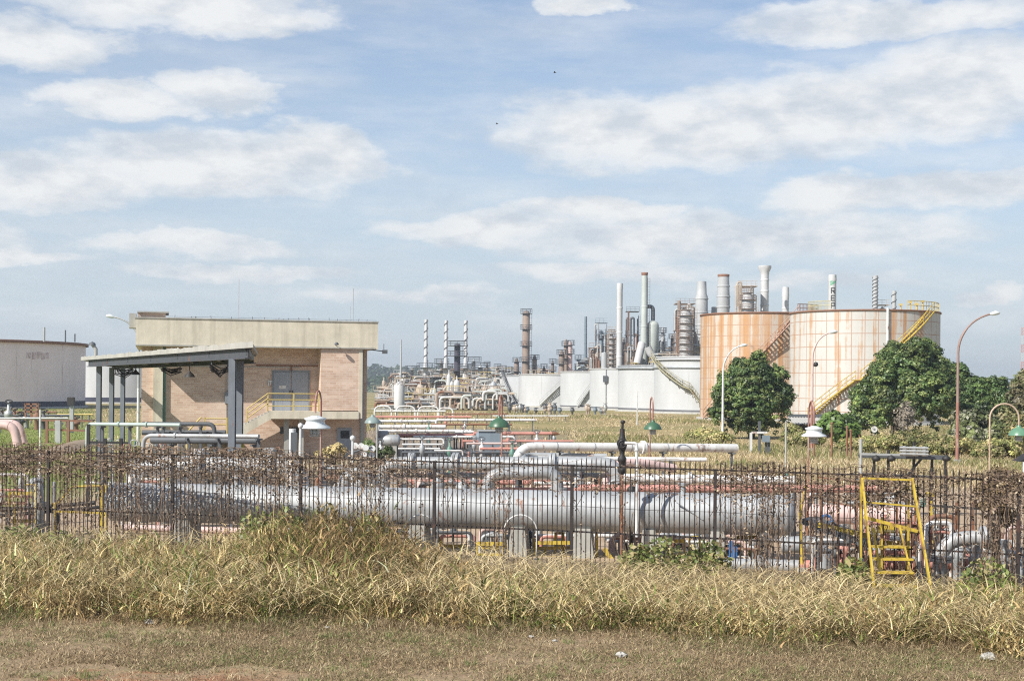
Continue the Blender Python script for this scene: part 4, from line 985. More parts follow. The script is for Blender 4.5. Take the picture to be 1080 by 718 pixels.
for i, (px, wdt, hh, m_, nm, lab, ct) in enumerate([(203, 1.0, 1.35, greyd, 'switch_cabinet', 'dark grey switch cabinet under the long white elbow pipe', 'cabinet'), (262, .45, 1.5, black, 'control_panel', 'narrow black control panel at the right end of the long white elbow pipe', 'panel'), (233, .5, 1.3, greyd, 'switch_cabinet', 'small dark cabinet beside the foot of the double canopy column', 'cabinet')]):
    D = 43.6; x = XA(px, D); t = thing(nm, lab, ct, (x, D, 0)); b = MB(); b.box((x, D, hh/2 + .15), (wdt, .4, hh)); b.build('case', m_, t)
    b = MB(); b.box((x, D - .21, hh/2 + .15), (wdt*.86, .02, hh*.86)); dd = b.build('door', paint('cabinet_door', (.16, .17, .19), .1), t); b = MB(); b.box((x + wdt*.33, D - .235, hh/2 + .2), (.03, .03, .15)); b.build('handle', gal, dd)
    b = MB(); b.box((x, D, .075), (wdt*1.1, .5, .15)); b.build('plinth', conc2, t)
run('yellow gas pipe stub at the right end of the cabinets', [(255.5, 500, 43), (255.5, 463, 43)], .03, paint('olive_yellow', (.45, .45, .03), .1), flg=(.8,))
t = thing('yellow_yard_stair', 'yellow yard stair seen low under the dark header pipes', 'stair', tuple(XY(190, 50, 0)))
for dd in (0, .8):
    b = MB(); b.bar(W(184, 485, 50 + dd), W(214, 452, 50 + dd), .05, .14); b.build('stringer', yellowp, t)
for k in range(6):
    b = MB(); a_ = W(186 + k*5, 483 - k*5.4, 50.4); b.box(tuple(a_), (.22, .75, .04)); b.build('tread', yellowp, t)
b = MB(); b.tube([W(184, 470, 50), W(212, 440, 50)], .03, 6); b.build('handrail', yellowp, t)
# pink inverted bend at far left
run('pink inverted bend pipe coming down on the green lawn at the left edge', [(-40, 448, 70), (14.5, 448, 70), (19, 470, 70)], .22, pinkp, bend=.7, flg=())
run('second pink inverted bend close behind the first', [(-40, 446, 72), (20, 446, 72), (25, 468, 72)], .2, pinkp, bend=.7, flg=())
# ================================================================== gooseneck yard lamps
def gooseneck(label, px_pole, px_bell, py_bell, py_top, D, dep, shade_m, pole_m, rim, big, group='yard lamps on bent poles'):
    """pole, bent neck, enamelled bell; dep: how far the bell hangs towards the viewer"""
    x = XA(px_pole, D); t = thing('yard_lamp', label, 'lamp', (x, D, 0), group=group)
    zt, zb = ZA(px_pole, py_top, D), ZA(px_bell, py_bell, D - dep); xb = XA(px_bell, D - dep, zb)
    dx = Vector((xb - x, -dep, 0)); rr = dx.length/2; u = dx.normalized()
    pts = [Vector((x, D, 0)), Vector((x, D, zt - rr))] + [Vector((x, D, zt - rr)) + u*(rr - rr*math.cos(a*PI/12)) + Vector((0, 0, rr*math.sin(a*PI/12))) for a in range(1, 13)] + [Vector((xb, D - dep, zb + rim*.5))]
    b = MB(); b.tube(pts, .026, 8); b.build('pole', pole_m, t)
    b = MB(); b.lathe([(.09, 0), (.09, .04), (.045, .06)], (x, D, 0), 10); b.build('base_plate', pole_m, t)
    R_ = rim/2; c = (xb, D - dep, zb); b = MB()
    if big: prof = [(R_, 0), (R_*.98, R_*.10), (R_*.66, R_*.26), (R_*.60, R_*.50), (R_*.72, R_*.58), (R_*.72, R_*.66), (R_*.45, R_*.74), (R_*.2, R_*.84)]
    else: prof = [(R_, 0), (R_*.97, R_*.12), (R_*.80, R_*.42), (R_*.52, R_*.66), (R_*.24, R_*.78), (R_*.2, R_*1.0)]
    inner = [(r_*.95, z_ - .012) for r_, z_ in prof[:4]]
    b.lathe(prof, c, 24, cap=False); b.lathe(inner[::-1] , c, 24, cap=False); b.lathe([(R_*1.0, 0), (R_*.95, -.012)], c, 24, cap=False); s_ = b.build('lamp_shade', shade_m, t)
    b = MB(); b.lathe([(R_*.30, .05), (R_*.34, -R_*.25), (R_*.26, -R_*.5), (0.01, -R_*.56)], c, 14); b.build('glass_globe', glassl, t)
    b = MB()
    for k in range(4): b.torus(c[:2] + (zb - R_*(.05 + .16*k),), R_*.36, .008, n=16, m=4)
    for k in range(6):
        a = k*PI/3; b.bar((xb + R_*.36*math.cos(a), D - dep + R_*.36*math.sin(a), zb), (xb + R_*.3*math.cos(a), D - dep + R_*.3*math.sin(a), zb - R_*.55), .012)
    b.build('cage', gal, t)
    return t
gooseneck('white bell yard lamp on a rusty bent pole in front of the brick building', 337.5, 332.5, 451.5, 412, 38, .75, lampwhite, rustpole, .80, True)
gooseneck('small green bell yard lamp left of centre above the red pipes', 528.5, 526.5, 450, 417, 45, .8, greenp, rustpole, .68, False)
gooseneck('green bell yard lamp in the dry field right of the black valve stem', 685, 688.5, 452.5, 419, 50, .8, greenp, rustpole, .63, False)
gooseneck('white bell yard lamp on a rusty pole in front of the right rusty tank', 852, 858.5, 460, 423, 42, .8, lampwhite, rustpole, .72, True)
gooseneck('green bell yard lamp seen side-on at the right picture edge under its wide bent neck', 1043, 1074.5, 459, 425.5, 42, .0, paint('bright_green_enamel', (.13, .27, .17), .05, .35), paint('pinkish_pole', (.50, .38, .28), .2), .60, False)
gooseneck('small dark bell yard lamp just right of the brick building corner', 397, 393, 446, 440, 44, .5, paint('grey_green_enamel', (.25, .32, .30), .1, .4), gal, .50, False)
# little lamp heads on straight poles
for px, py, D, lab in ((316, 449, 36.5, 'thin white pole with small round head left of the white bell lamp'), (371, 462, 37, 'short white pole with small round head below the building bay')):
    x = XA(px, D); z_ = ZA(px, py, D); t = thing('sensor_post', lab, 'post', (x, D, 0), group='small white headed posts')
    b = MB(); b.tube([(x, D, 0), (x, D, z_)], .03, 8); b.build('post_tube', white, t)
    b = MB(); b.lathe([(.02, -.08), (.065, -.03), (.07, .02), (.045, .06), (.0, .08)], (x, D, z_), 14); b.build('head', white, t)
t = thing('vent_post', 'stout white square vent post behind the fence, left of the white bell lamp', 'vent', tuple(XY(307.5, 37, 0)))
b = MB(); x = XA(307.5, 37); b.tube([(x, 37, 0), (x, 37, ZA(307, 452, 37))], .09, 12); b.build('post_tube', white, t); b = MB(); b.box((x + .06, 36.9, ZA(307, 466, 37)), (.16, .12, .5)); b.build('junction_box', greyd, t)
p = W(382, 473, 37.5); t = thing('gauge_cluster', 'cluster of white gauges on a low stand right of the small door', 'gauge', (p.x, p.y, 0))
b = MB(); b.tube([(p.x, p.y, 0), (p.x, p.y, p.z)], .04, 8); b.tube([p + Vector((-.25, 0, -.1)), p + Vector((.25, 0, .05))], .03, 8); b.build('stand', greyd, t)
b = MB(); rr = random.Random(2)
for k in range(6):
    q = p + Vector((rr.uniform(-.25, .25), rr.uniform(-.1, .1), rr.uniform(-.2, .15))); b.tube([q, q + Vector((.02, -.09, .02))], .085, 12)
b.build('gauge', white, t)

# ================================================================== tall street lamps
def street(label, px, D, py_shaft, head, m_lo, m_hi, side=1):
    x = XA(px, D); hx, hy = head; zh = ZA(hx, hy, D); xh = XA(hx, D, zh); z1 = ZA(px, py_shaft, D)
    t = thing('street_lamp', label, 'street lamp', (x, D, 0), group='tall street lamps')
    zs = z1*.55
    b = MB(); b.tube([(x, D, 0), (x, D, zs)], [.10, .085], 10); b.build('pole', m_lo, t)
    b = MB(); pts = [Vector((x, D, zs)), Vector((x, D, z1))]
    for k in range(1, 11):
        a = k/10*PI*.44; pts.append(Vector((x + (xh - x)*(1 - math.cos(a))/(1 - math.cos(PI*.44)), D, z1 + (zh - z1)*math.sin(a)/math.sin(PI*.44))))
    b.tube(pts, [.085] + [.07]*5 + [.05]*(len(pts)-6), 8); b.build('arm', m_hi, t)
    s_ = 1 if xh > x else -1
    b = MB(); c = Vector((xh, D, zh)); b.tube([c - Vector((s_*.12, 0, .03)), c + Vector((s_*.02, 0, 0)), c + Vector((s_*.2, 0, .05)), c + Vector((s_*.38, 0, .05)), c + Vector((s_*.44, 0, .04))], [.04, .10, .125, .09, .03], 10); b.build('lamp_head', lampwhite, t)
    b = MB(); b.lathe([(.0, -.13), (.07, -.10), (.10, -.05)], tuple(c + Vector((s_*.2, 0, .05))), 12); b.build('lens', glassl, t)
    b = MB(); b.box((x, D, .1), (.35, .35, .2)); b.build('base', conc2, t)
street('tall street lamp with rust-red pole standing alone right of the big tree', 1009.5, 77, 372, (1046, 331), rustpole, paint('brown_pole', (.30, .20, .17), .2))
street('street lamp with pinkish pole curving in front of the right rusty tank', 856, 90, 378, (876, 350.5), rustpole, pinkp)
street('white street lamp pole standing before the round tree left of the rusty tanks', 762, 106, 392, (782, 364.5), white, white)
street('white street lamp curving left beside the brick building, behind the canopy', 145.5, 90, 360, (119, 334), white, gal)
b_ = thing('pole_bracket', 'small dark floodlight on a short bracket on the pole before the right rusty tank', 'floodlight', tuple(W(860, 385, 90)))
b = MB(); b.bar(W(856.5, 387, 90), W(860, 385.5, 90), .05); b.build('bracket', black, b_); b = MB(); b.lathe([(.05, -.1), (.15, 0), (.12, .16), (.03, .2)], tuple(W(860.5, 385, 90)), 10); b.build('lamp_head', black, b_)
for px, y0, D, m_, lab in ((828.5, 444, 62, gal, 'thin grey pole with a teal foot in the dry field right of the round tree'), (672, 412, 150, white, 'thin white pole in front of the nearest white tank'), (42, 432, 60, white, 'thin white rod on the green lawn at the left'), (1079.5, 484, 60, white, 'thin post at the right picture edge')):
    x = XA(px, D); t = thing('thin_pole', lab, 'pole', (x, D, 0)); b = MB(); b.tube([(x, D, 0), (x, D, ZA(px, y0, D))], .04 if D < 100 else .06, 8); b.build('shaft', m_, t)
    b = MB(); b.lathe([(.12, 0), (.12, .25), (.05, .3)], (x, D, 0), 10); b.build('foot', tealp if px == 828.5 else conc2, t)
p = W(1079, 484, 40); t = thing('sign_shelter', 'dark corner of a little pitched sign roof at the right picture edge', 'roof', (XA(1090, 40), 40, 0))
b = MB(); x0 = XA(1090, 40); b.bar((x0, 40, 0), (x0, 40, 1.9), .1); b.build('post', rustp, t)
b = MB(); z_ = ZA(1072, 486, 40); z2 = ZA(1090, 474, 40); xa = XA(1071, 40, z_)
b.add([(xa, 39.7, z_), (x0, 39.7, z2), (2*x0 - xa, 39.7, z_), (xa, 40.3, z_), (x0, 40.3, z2), (2*x0 - xa, 40.3, z_), (x0, 39.7, z_ - .05), (x0, 40.3, z_ - .05)], [(0, 6, 2, 1), (3, 4, 5, 7), (0, 1, 4, 3), (1, 2, 5, 4), (0, 3, 7, 6), (6, 7, 5, 2)]); b.build('roof_panel', black, t)

# ================================================================== pipe field in the middle distance
def yrun(label, y, x0, x1, th, m, z=1.0, elb=None, dx=0.0, sup=(.1, .35, .6, .85), flg=(), grp='long pipe runs right of the building', name='pipe'):
    D = (EYE - z)*FOC/(y - HOR); r = M(th, D)/2
    P = [(x0, y, D), (x1, y + dx, D)]
    if elb == 'L': P = [(x0, y + th*1.6, D)] + P
    if elb == 'R': P = P + [(x1, y + th*3.0, D)]
    if elb == 'RU': P = P + [(x1, y - th*2.5, D)]
    return run(label, P, r, m, sup=sup, bend=r*3, name=name, group=grp, flg=flg, n=8)
PR = [('farthest thin white pipe run right of the building', 433.5, 396, 470, 2.2, white, 1.2, None), ('thin red pipe run just beyond the long white one', 439.5, 396, 497, 2.4, redp, 1.0, None),
      ('white pipe run with brown band, second beyond the elbowed one', 444, 397, 462, 2.8, white, 1.0, None), ('long white elbowed pipe reaching furthest right over the dry field', 442.8, 460, 566, 2.6, white, 1.15, 'L'),
      ('brown rusty pipe run under the far elbowed white pipe', 447.5, 455, 540, 2.0, rustp, .8, None), ('pale thick pipe run ending left of the green lamp', 450, 397, 470, 4.2, white, 1.0, None),
      ('thick white pipe run crossing behind the green lamp pole', 454.5, 400, 497, 3.6, white, 1.1, None), ('second bright white pipe run crossing behind the green lamp', 455.5, 480, 500, 3.0, white, 1.1, None),
      ('red pipe run starting with the small silver drum', 459, 420, 500, 4.0, redp, 1.0, None), ('dark-ended red pipe pointing right over the dry field', 457, 499, 583, 3.4, redp, 1.05, None),
      ('thin red pipe run below the dark-ended red pipe', 465, 488, 605, 2.4, redp, 1.0, None), ('pale pink pipe run under the dark-ended red pipe', 467.5, 492, 545, 2.4, pinkp, 1.0, None),
      ('white pipe with round elbow going down left of the topmost near pipe', 460.5, 436, 543, 2.6, white, 1.15, 'R'), ('red pipe run nearest to the level silver pipe', 473, 506, 560, 3.0, redp, .9, None),
      ('white thin run low between the elbow frames', 468.5, 424, 466, 2.2, white, 1.0, None), ('second white thin run low between the elbow frames', 473, 420, 464, 2.0, white, .9, None),
      ('dark pipe run low behind the fence under the elbow frames', 477, 424, 540, 3.0, greyd, .8, None), ('white pipe frame closing the right of the elbow frames', 463, 396, 468, 2.2, white, 1.1, 'R'),
      ('small white pipe bend above the level silver pipe', 475, 458, 488, 1.8, white, 1.2, 'R'), ('brown pipe run at the far edge of the dry field', 436.5, 470, 535, 1.8, rustp, 1.0, None),
      ('white low pipe lying in the far dry field below the first white tanks', 438.5, 520, 600, 1.6, white, .6, None)]
for (lab, y, x0, x1, th, m, z, e) in PR:
    yrun(lab, y, x0, x1, th, m, z, e, sup=(.08, .3, .52, .74, .96), flg=(.4,) if th > 2.5 else ())
t = thing('pipe_end_cap', 'dark cone reducer closing the red pipe over the dry field', 'reducer', tuple(W(583, 457, 87)))
b = MB(); q = W(582, 457, 87.1); b.tube([q, q + Vector((.25, 0, 0)), q + Vector((.5, 0, -.05))], [.14, .11, .02], 10); b.build('cone', rustp, t); b = MB(); b.bar((q.x, q.y, 0), (q.x, q.y, q.z - .1), .1); b.build('support_post', greyd, t)
# round elbows in a row (expansion loops) far right of the building
for i, (px, y, wd, lab) in enumerate([(404, 425, 18, 'first white expansion loop from the building corner'), (428, 425, 20, 'second white expansion loop from the building corner'), (452, 425.5, 22, 'third white expansion loop from the building corner'), (470, 427, 16, 'fourth white expansion loop, below the purple column')]):
    D = 165; P = [W(px - wd/2, 440, D), W(px - wd/2, y, D), W(px + wd/2, y, D), W(px + wd/2, 440, D)]; P[1].z -= .35; P[2].z -= .35
    t = thing('expansion_loop', lab, 'pipe', (P[0].x, D, 0), group='white expansion loops')
    for q in (P[0], P[3]): q.z = .0
    b = MB(); b.tube(rounded(P, .8), .10, 8); b.build('pipe_barrel', white, t)
    b = MB(); z_ = ZA(px, 431, D); b.bar((P[0].x - .4, D, z_), (P[3].x + .4, D, z_), .12); b.build('crossbar', gal, t)
# vessels / drums in the pipe field
def drum(label, px, py, D, ln, r, m, cat='drum'):
    c = W(px, py, D); t = thing('drum', label, cat, (c.x, D, 0)); b = MB()
    b.tube([c + Vector((-ln/2 - r*.4, 0, 0)), c + Vector((-ln/2 - r*.25, 0, 0)), c + Vector((-ln/2, 0, 0)), c + Vector((ln/2, 0, 0)), c + Vector((ln/2 + r*.25, 0, 0)), c + Vector((ln/2 + r*.4, 0, 0))], [r*.3, r*.8, r, r, r*.8, r*.3], 18); b.build('shell', m, t)
    for s_ in (-.3, .3):
        b = MB(); b.box((c.x + ln*s_, D, max(.05, (c.z - r)/2)), (.2, r*1.4, max(.1, c.z - r))); b.build('saddle', conc2, t)
drum('small silver drum under the red pipe left of the green lamp', 412, 464, 76, .8, .30, silver)
drum('blue-grey drum in front of the red pipes beside the green lamp', 513, 462, 78, .9, .38, bluegrey)
drum('second small silver drum near the building corner', 404, 459, 80, .5, .27, silver)
t = thing('equipment_box', 'blue-grey transformer box standing among the red pipes under the green lamp', 'box', (XA(517, 74), 74, 0))
b = MB(); x = XA(517, 74); b.box((x, 74, 1.0), (1.2, .8, 1.2)); b.build('case', bluegrey, t); b = MB(); b.box((x, 74, 1.63), (1.35, .95, .06)); b.build('lid', gal, t); b = MB(); b.box((x, 74, .2), (.9, .6, .4)); b.build('base', conc2, t)
# clutter of small valves, tanks of green colour along the runs
rr = random.Random(21)
VL = ['left of the small silver drum', 'just right of the building corner', 'beside the thick pale pipe run', 'before the thin red pipe run', 'below the long elbowed pipe', 'in the middle of the elbow frames', 'right of the elbow frames', 'under the second bright white run', 'near the transformer box', 'between drum and transformer box', 'at the end of the pale pink run', 'right of the green lamp pole', 'below the dark-ended red pipe', 'at the foot of the dark cone reducer', 'beside the topmost near pipe elbow', 'by the dark low pipe run']
for i, (px, D) in enumerate([(401, 72), (399, 96), (452, 98), (470, 120), (490, 112), (445, 66), (474, 64), (488, 90), (508, 70), (500, 76), (548, 72), (536, 84), (566, 80), (584, 90), (540, 62), (494, 60)]):
    x = XA(px, D); t = thing('valve', ['white', 'grey', 'green', 'red'][i % 4] + ' valve ' + VL[i], 'valve', (x, D, 0), group='valves in the pipe field'); m_ = [white, silver2, tealp, redp][i % 4]; h_ = rr.uniform(1.0, 1.7)
    b = MB(); b.lathe([(.07, 0), (.07, h_*.5), (.13, h_*.55), (.13, h_*.72), (.05, h_*.78), (.04, h_)], (x, D, 0), 10); b.build('valve_body', m_, t)
    b = MB(); b.torus((x, D, h_), .16, .02, (0.1, -.6, 1), 14, 5); b.bar((x - .15, D, h_), (x + .15, D, h_), .025); b.build('handwheel', greyd, t)

# white valves at the upper left yard
VL = ['at the left picture edge', 'second from the left edge', 'under the tallest valve stem on the left', 'left of the dark notice box', 'beside the brown lattice stand', 'between the lattice stand and the notice box', 'right under the notice box', 'right of the notice box', 'farthest right before the canopy columns', 'low on the lawn near the pink bend']
for i, (px, D, h_) in enumerate([(2, 128, 2.2), (9, 120, 3.4), (15, 124, 2.4), (22, 118, 2.0), (28, 122, 2.4), (39, 118, 3.0), (46, 120, 2.3), (62, 116, 1.6), (80, 118, 1.6), (17, 104, 1.5)]):
    x = XA(px, D); h_ *= .68; t = thing('valve', ['dark', 'pale', 'rusty'][i % 3] + ' manifold valve ' + VL[i], 'valve', (x, D, 0), group='valve station on the left lawn'); m_ = [greyd, gal, rustp][i % 3]
    b = MB(); b.lathe([(.2, 0), (.2, h_*.4), (.36, h_*.45), (.36, h_*.62), (.14, h_*.68), (.1, h_)], (x, D, 0), 10); b.build('valve_body', m_, t)
    b = MB(); b.torus((x, D, h_), .28, .045, (0.1, -.5, 1), 14, 5); b.bar((x - .26, D, h_), (x + .26, D, h_), .05); b.build('handwheel', black, t)
for i, (x0, x1, y, th, m_, lab) in enumerate([(-30, 74, 438, 2.2, greyd, 'dark pipe run of the left valve station, the upper one'), (-30, 72, 441, 2.4, gal, 'grey pipe run of the left valve station'), (-30, 60, 434.5, 2, rustp, 'rusty pipe run right before the navy band of the pink tank'), (40, 100, 443, 1.6, black, 'black low rail pipe on the green lawn'), (60, 98, 437, 1.6, yellowp, 'faded yellow pipe near the foot of the canopy columns')]):
    z = 1.2 if y < 442 else .7; D = (EYE - z)*FOC/(y - 404.5); run(lab, [(x0, y, D), (x1, y, D)], M(th, D)/2, m_, sup=(.1, .3, .5, .7, .9), n=8, group='pipe runs on the left lawn')
t = thing('notice_box', 'dark notice box on a post in front of the navy tank band', 'box', (XA(75.5, 112), 112, 0))
b = MB(); x = XA(75.5, 112); b.bar((x, 112, 0), (x, 112, ZA(75, 428, 112)), .28); b.build('post', gal, t); b = MB(); b.box((x, 111.8, ZA(75.5, 423, 112)), (M(7, 112), .35, M(8.5, 112))); b.build('box_case', black, t)
t = thing('lattice_stand', 'brown lattice stand among the valves before the pinkish tank', 'frame', (XA(33, 115), 115, 0))
for px in (27, 33, 40):
    b = MB(); b.bar(W(px, 443, 115), W(px, 425, 115), .14); b.build('post', rustp, t)
for y in (426, 430, 434):
    b = MB(); b.bar(W(27, y, 115), W(40, y, 115), .14); b.build('rail', rustp, t)
t = thing('low_gate_frame', 'low dark two-legged gate frame on the green lawn', 'frame', (XA(61, 92), 92, 0))
for px in (49.5, 61.5, 72):
    b = MB(); b.bar(W(px, 443, 92), (XA(px, 92), 92, 0), .16 if px != 61.5 else .34); b.build('post', (rustp if px != 61.5 else gal), t)
b = MB(); b.bar(W(44, 443, 92), W(98, 444, 92), .12); b.build('rail', rustp, t)
b = MB(); b.bar(W(50, 453, 92), W(90, 454, 92), .12); b.build('rail', rustp, t)
# earth bank on the lawn
def bank(name, pts, hw, h, m, **tg):
    b = MB(); n = len(pts); V = []
    for i, p in enumerate(pts):
        a = pts[max(0, i-1)]; c = pts[min(n-1, i+1)]; d = Vector((c[0]-a[0], c[1]-a[1], 0)).normalized(); s_ = Vector((-d.y, d.x, 0))
        for q, z in ((-1, -.05), (-.55, .55), (0, 1), (.55, .5), (1, -.05)):
            V.append(Vector((p[0], p[1], 0)) + s_*q*hw + Vector((0, 0, z*h*(1 + .25*math.sin(i*2.3)))))
    b.add(V, [(i*5+j, i*5+j+1, (i+1)*5+j+1, (i+1)*5+j) for i in range(n-1) for j in range(4)], True); return b.build(name, m, **tg)
soil = concrete_mat('bare_soil', (.33, .25, .17), .3)
bank('earth_bank', [(XA(p, d), d) for p, d in ((-30, 68), (10, 69), (40, 72), (60, 80), (80, 88), (92, 92))], .9, .35, soil, kind='structure')

# ================================================================== items in the dry field on the right
t = thing('sign_stand', 'small white-topped instrument stand at the foot of the round tree', 'stand', (XA(800, 86), 86, 0))
for px, y0 in ((792, 456), (801, 444), (808, 460), (811, 460)):
    b = MB(); b.bar((XA(px, 86), 86, 0), W(px, y0, 86), .14); b.build('post', (white if px == 792 else greyd), t)
b = MB(); b.bar(W(793, 456, 86), W(809, 456, 86), .3, .12); b.build('shelf', white, t); b = MB(); b.box(tuple(W(808, 462.5, 85.8)), (.45, .2, .4)); b.build('box_case', bluegrey, t)
for px, py, s_, lab in ((922, 452.5, 3.4, 'round white sign disc in front of the big dark tree'), (952, 446.5, 2.6, 'pale ring-shaped sign half hidden by the dead shrub')):
    D = 98; c = W(px, py, D); t = thing('round_sign', lab, 'sign', (c.x, D, 0)); b = MB(); b.tube([(c.x, D + .05, 0), (c.x, D + .05, c.z)], .04, 6); b.build('post', gal, t)
    b = MB(); rr_ = M(s_, D)
    if px == 922: b.tube([c - Vector((0, .04, 0)), c + Vector((0, .02, 0))], rr_, 20)
    else: b.torus(c, rr_*.8, .06, (0, 1, 0))
    b.build('disc', white, t)
    if px == 922:
        b = MB(); b.tube([c - Vector((0, .055, 0)), c - Vector((0, .045, 0))], rr_*.35, 12); b.build('disc_mark', grey, t)
for i, px in enumerate((877, 893, 897, 858.5)):
    D = 80; x = XA(px, D); t = thing('field_post', ['rusty short post left of the trestle', 'rusty field post, left one of the close pair', 'rusty field post, right one of the close pair', 'pinkish stake under the white bell lamp before the rusty tank'][i], 'post', (x, D, 0), group='short posts in the dry field')
    b = MB(); b.tube([(x, D, 0), (x, D, 2.0 - .2*i)], .06, 7); b.build('shaft', rustp, t); b = MB(); b.lathe([(.09, 0), (.05, .08)], (x, D, 2.0 - .2*i), 8); b.build('cap', rustp, t)
# corrugated roof shed in front of the right rusty tank
D = 118
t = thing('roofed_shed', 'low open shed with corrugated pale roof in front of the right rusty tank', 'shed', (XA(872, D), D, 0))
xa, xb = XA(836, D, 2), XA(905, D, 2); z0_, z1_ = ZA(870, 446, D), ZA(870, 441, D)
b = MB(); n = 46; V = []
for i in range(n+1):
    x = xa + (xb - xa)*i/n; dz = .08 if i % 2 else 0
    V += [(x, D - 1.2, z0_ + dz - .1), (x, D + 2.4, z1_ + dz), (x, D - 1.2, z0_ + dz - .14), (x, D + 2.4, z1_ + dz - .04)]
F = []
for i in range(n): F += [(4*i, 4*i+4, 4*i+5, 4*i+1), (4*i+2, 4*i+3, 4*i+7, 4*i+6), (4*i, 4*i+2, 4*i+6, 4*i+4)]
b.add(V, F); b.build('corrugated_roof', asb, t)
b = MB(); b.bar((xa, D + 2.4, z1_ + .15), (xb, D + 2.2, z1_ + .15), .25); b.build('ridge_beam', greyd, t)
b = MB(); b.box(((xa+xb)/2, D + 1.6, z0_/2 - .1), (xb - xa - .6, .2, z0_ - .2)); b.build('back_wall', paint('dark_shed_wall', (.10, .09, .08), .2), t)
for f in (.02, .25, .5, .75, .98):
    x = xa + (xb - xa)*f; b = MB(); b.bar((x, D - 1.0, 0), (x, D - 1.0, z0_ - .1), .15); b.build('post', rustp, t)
for i, px in enumerate((839, 846)):
    x = XA(px, 120); t = thing('electrical_cabinet', ['pale electrical cabinet at the right flank of the round tree, left one', 'pale electrical cabinet at the right flank of the round tree, right one'][i], 'cabinet', (x, 120, 0), group='cabinets beside the round tree')
    b = MB(); b.box((x, 120, .8), (.4, .4, 1.0)); c_ = b.build('case', gal, t); b = MB(); b.box((x, 120, .15), (.6, .5, .3)); b.build('base', conc2, t); b = MB(); b.box((x, 119.79, .8), (.34, .02, .85)); b.build('door', gal, t)

# ================================================================== field grass, lawn and low scrub beyond the fence
def field():
    m = 84000
    px = rng.uniform(-200, 1320, m); y = HOR + np.exp(rng.uniform(math.log(27), math.log(103), m)); D = EYE*FOC/(y - HOR)
    x = (px - 540)*D/FOC
    lawn = (px < 100); mid = (px >= 100) & (px < 395)
    build = (px > 395) & (px < 600) & (D > 56) & (D < 150)
    patch = np.sin(x*.35 + 1)*np.sin(D*.16) + np.sin(x*.11 + D*.07)
    keep = np.where(lawn, .9, np.where(mid, .35, np.where(build, .10, .8)))*np.clip(.7 + .3*patch, .25, 1)*np.where(D < 43, .5, 1)
    k = rng.uniform(0, 1, m) < keep
    px, D, x, lawn, patch = px[k], D[k], x[k], lawn[k], patch[k]; n = len(x); kk = 4
    X = np.repeat(x, kk) + rng.normal(0, .25, n*kk); Y = np.repeat(D, kk) + rng.normal(0, .3, n*kk); pt = np.repeat(patch, kk); lw = np.repeat(lawn, kk)
    h = np.where(lw, rng.uniform(.06, .20, n*kk), rng.uniform(.08, .30, n*kk)*np.clip(1 + .5*pt, .35, 2.0))
    A = palette(n*kk, [(.56, .44, .26), (.64, .53, .35), (.44, .33, .19), (.30, .28, .14)], [3, 2.4, 2, 1.0]); B = palette(n*kk, [(.20, .27, .06), (.28, .32, .09), (.34, .32, .13)], [2, 2, 1]); C = palette(n*kk, [(.17, .20, .07), (.24, .25, .09), (.36, .31, .15)], [1, 2, 2])
    gz = (pt > .75) & (rng.uniform(0, 1, n*kk) < .75)
    tint = np.where(lw[:, None], B, np.where(gz[:, None], C, A))
    V, F, Cc = blades(X, Y, 0*X, h, rng.uniform(.02, .045, n*kk)*(.6 + Y/90), np.abs(rng.normal(.7, .4, n*kk)), rng.uniform(0, 2*PI, n*kk), tint, seg=2)
    arrays_mesh('field_grass', V, F, Cc, BLADE, kind='stuff', label='dry yellow field grass and green lawn beyond the pipe yard', cat='grass')
field()

# ================================================================== small manifolds filling the yard behind and below the vessel
ML = ['at the far left behind the yellow handrail', 'behind the vessel left end', 'left of the third fence post', 'right of the third fence post', 'behind the left elbow of the level silver pipe', 'under the level silver pipe, left part', 'under the level silver pipe, right part', 'below the topmost near pipe', 'behind the black gate valve', 'behind the vessel right half', 'behind the vessel right end', 'between vessel end and pink drum', 'behind the pink drum', 'low below the vessel near the first hoop', 'low below the vessel between the hoops', 'low below the vessel left of the widest pier', 'low below the vessel right of the drain pipe', 'low below the vessel right end', 'low beside the crossover stair foot', 'low under the inverted bend pipe', 'behind the crossover stair', 'right behind the leaning handrails', 'low at the foot of the stem valve', 'behind the second hoop', 'around the blue actuator valve', 'between the inverted bend and the picture edge', 'behind the access walkway', 'left of the first hoop behind the grass mound']
MX = [(-10, 40, 39, 1.5), (130, 180, 39.5, 1.7), (262, 305, 39.6, 1.9), (330, 372, 39.4, 1.7), (398, 440, 41, 1.5), (440, 500, 41, 1.4), (560, 640, 41, 1.4), (600, 660, 46, 1.3), (640, 700, 39, 1.4), (700, 770, 38.5, 1.2), (780, 840, 38, 1.3), (846, 880, 37, 1.5), (885, 960, 39, 1.3), (455, 500, 35.2, .55), (500, 540, 35.0, .6), (560, 600, 35, .6), (690, 740, 34.6, .55), (770, 835, 34.4, .6), (880, 960, 31.5, .8), (985, 1060, 31, .9), (910, 975, 29.3, 1.2), (965, 1010, 30.3, 1.3), (640, 690, 33.9, .5), (535, 565, 34.3, .5), (745, 800, 32.2, .45), (1045, 1085, 29.5, 1.2), (850, 915, 30.2, 1.0), (400, 450, 34.5, .6)]
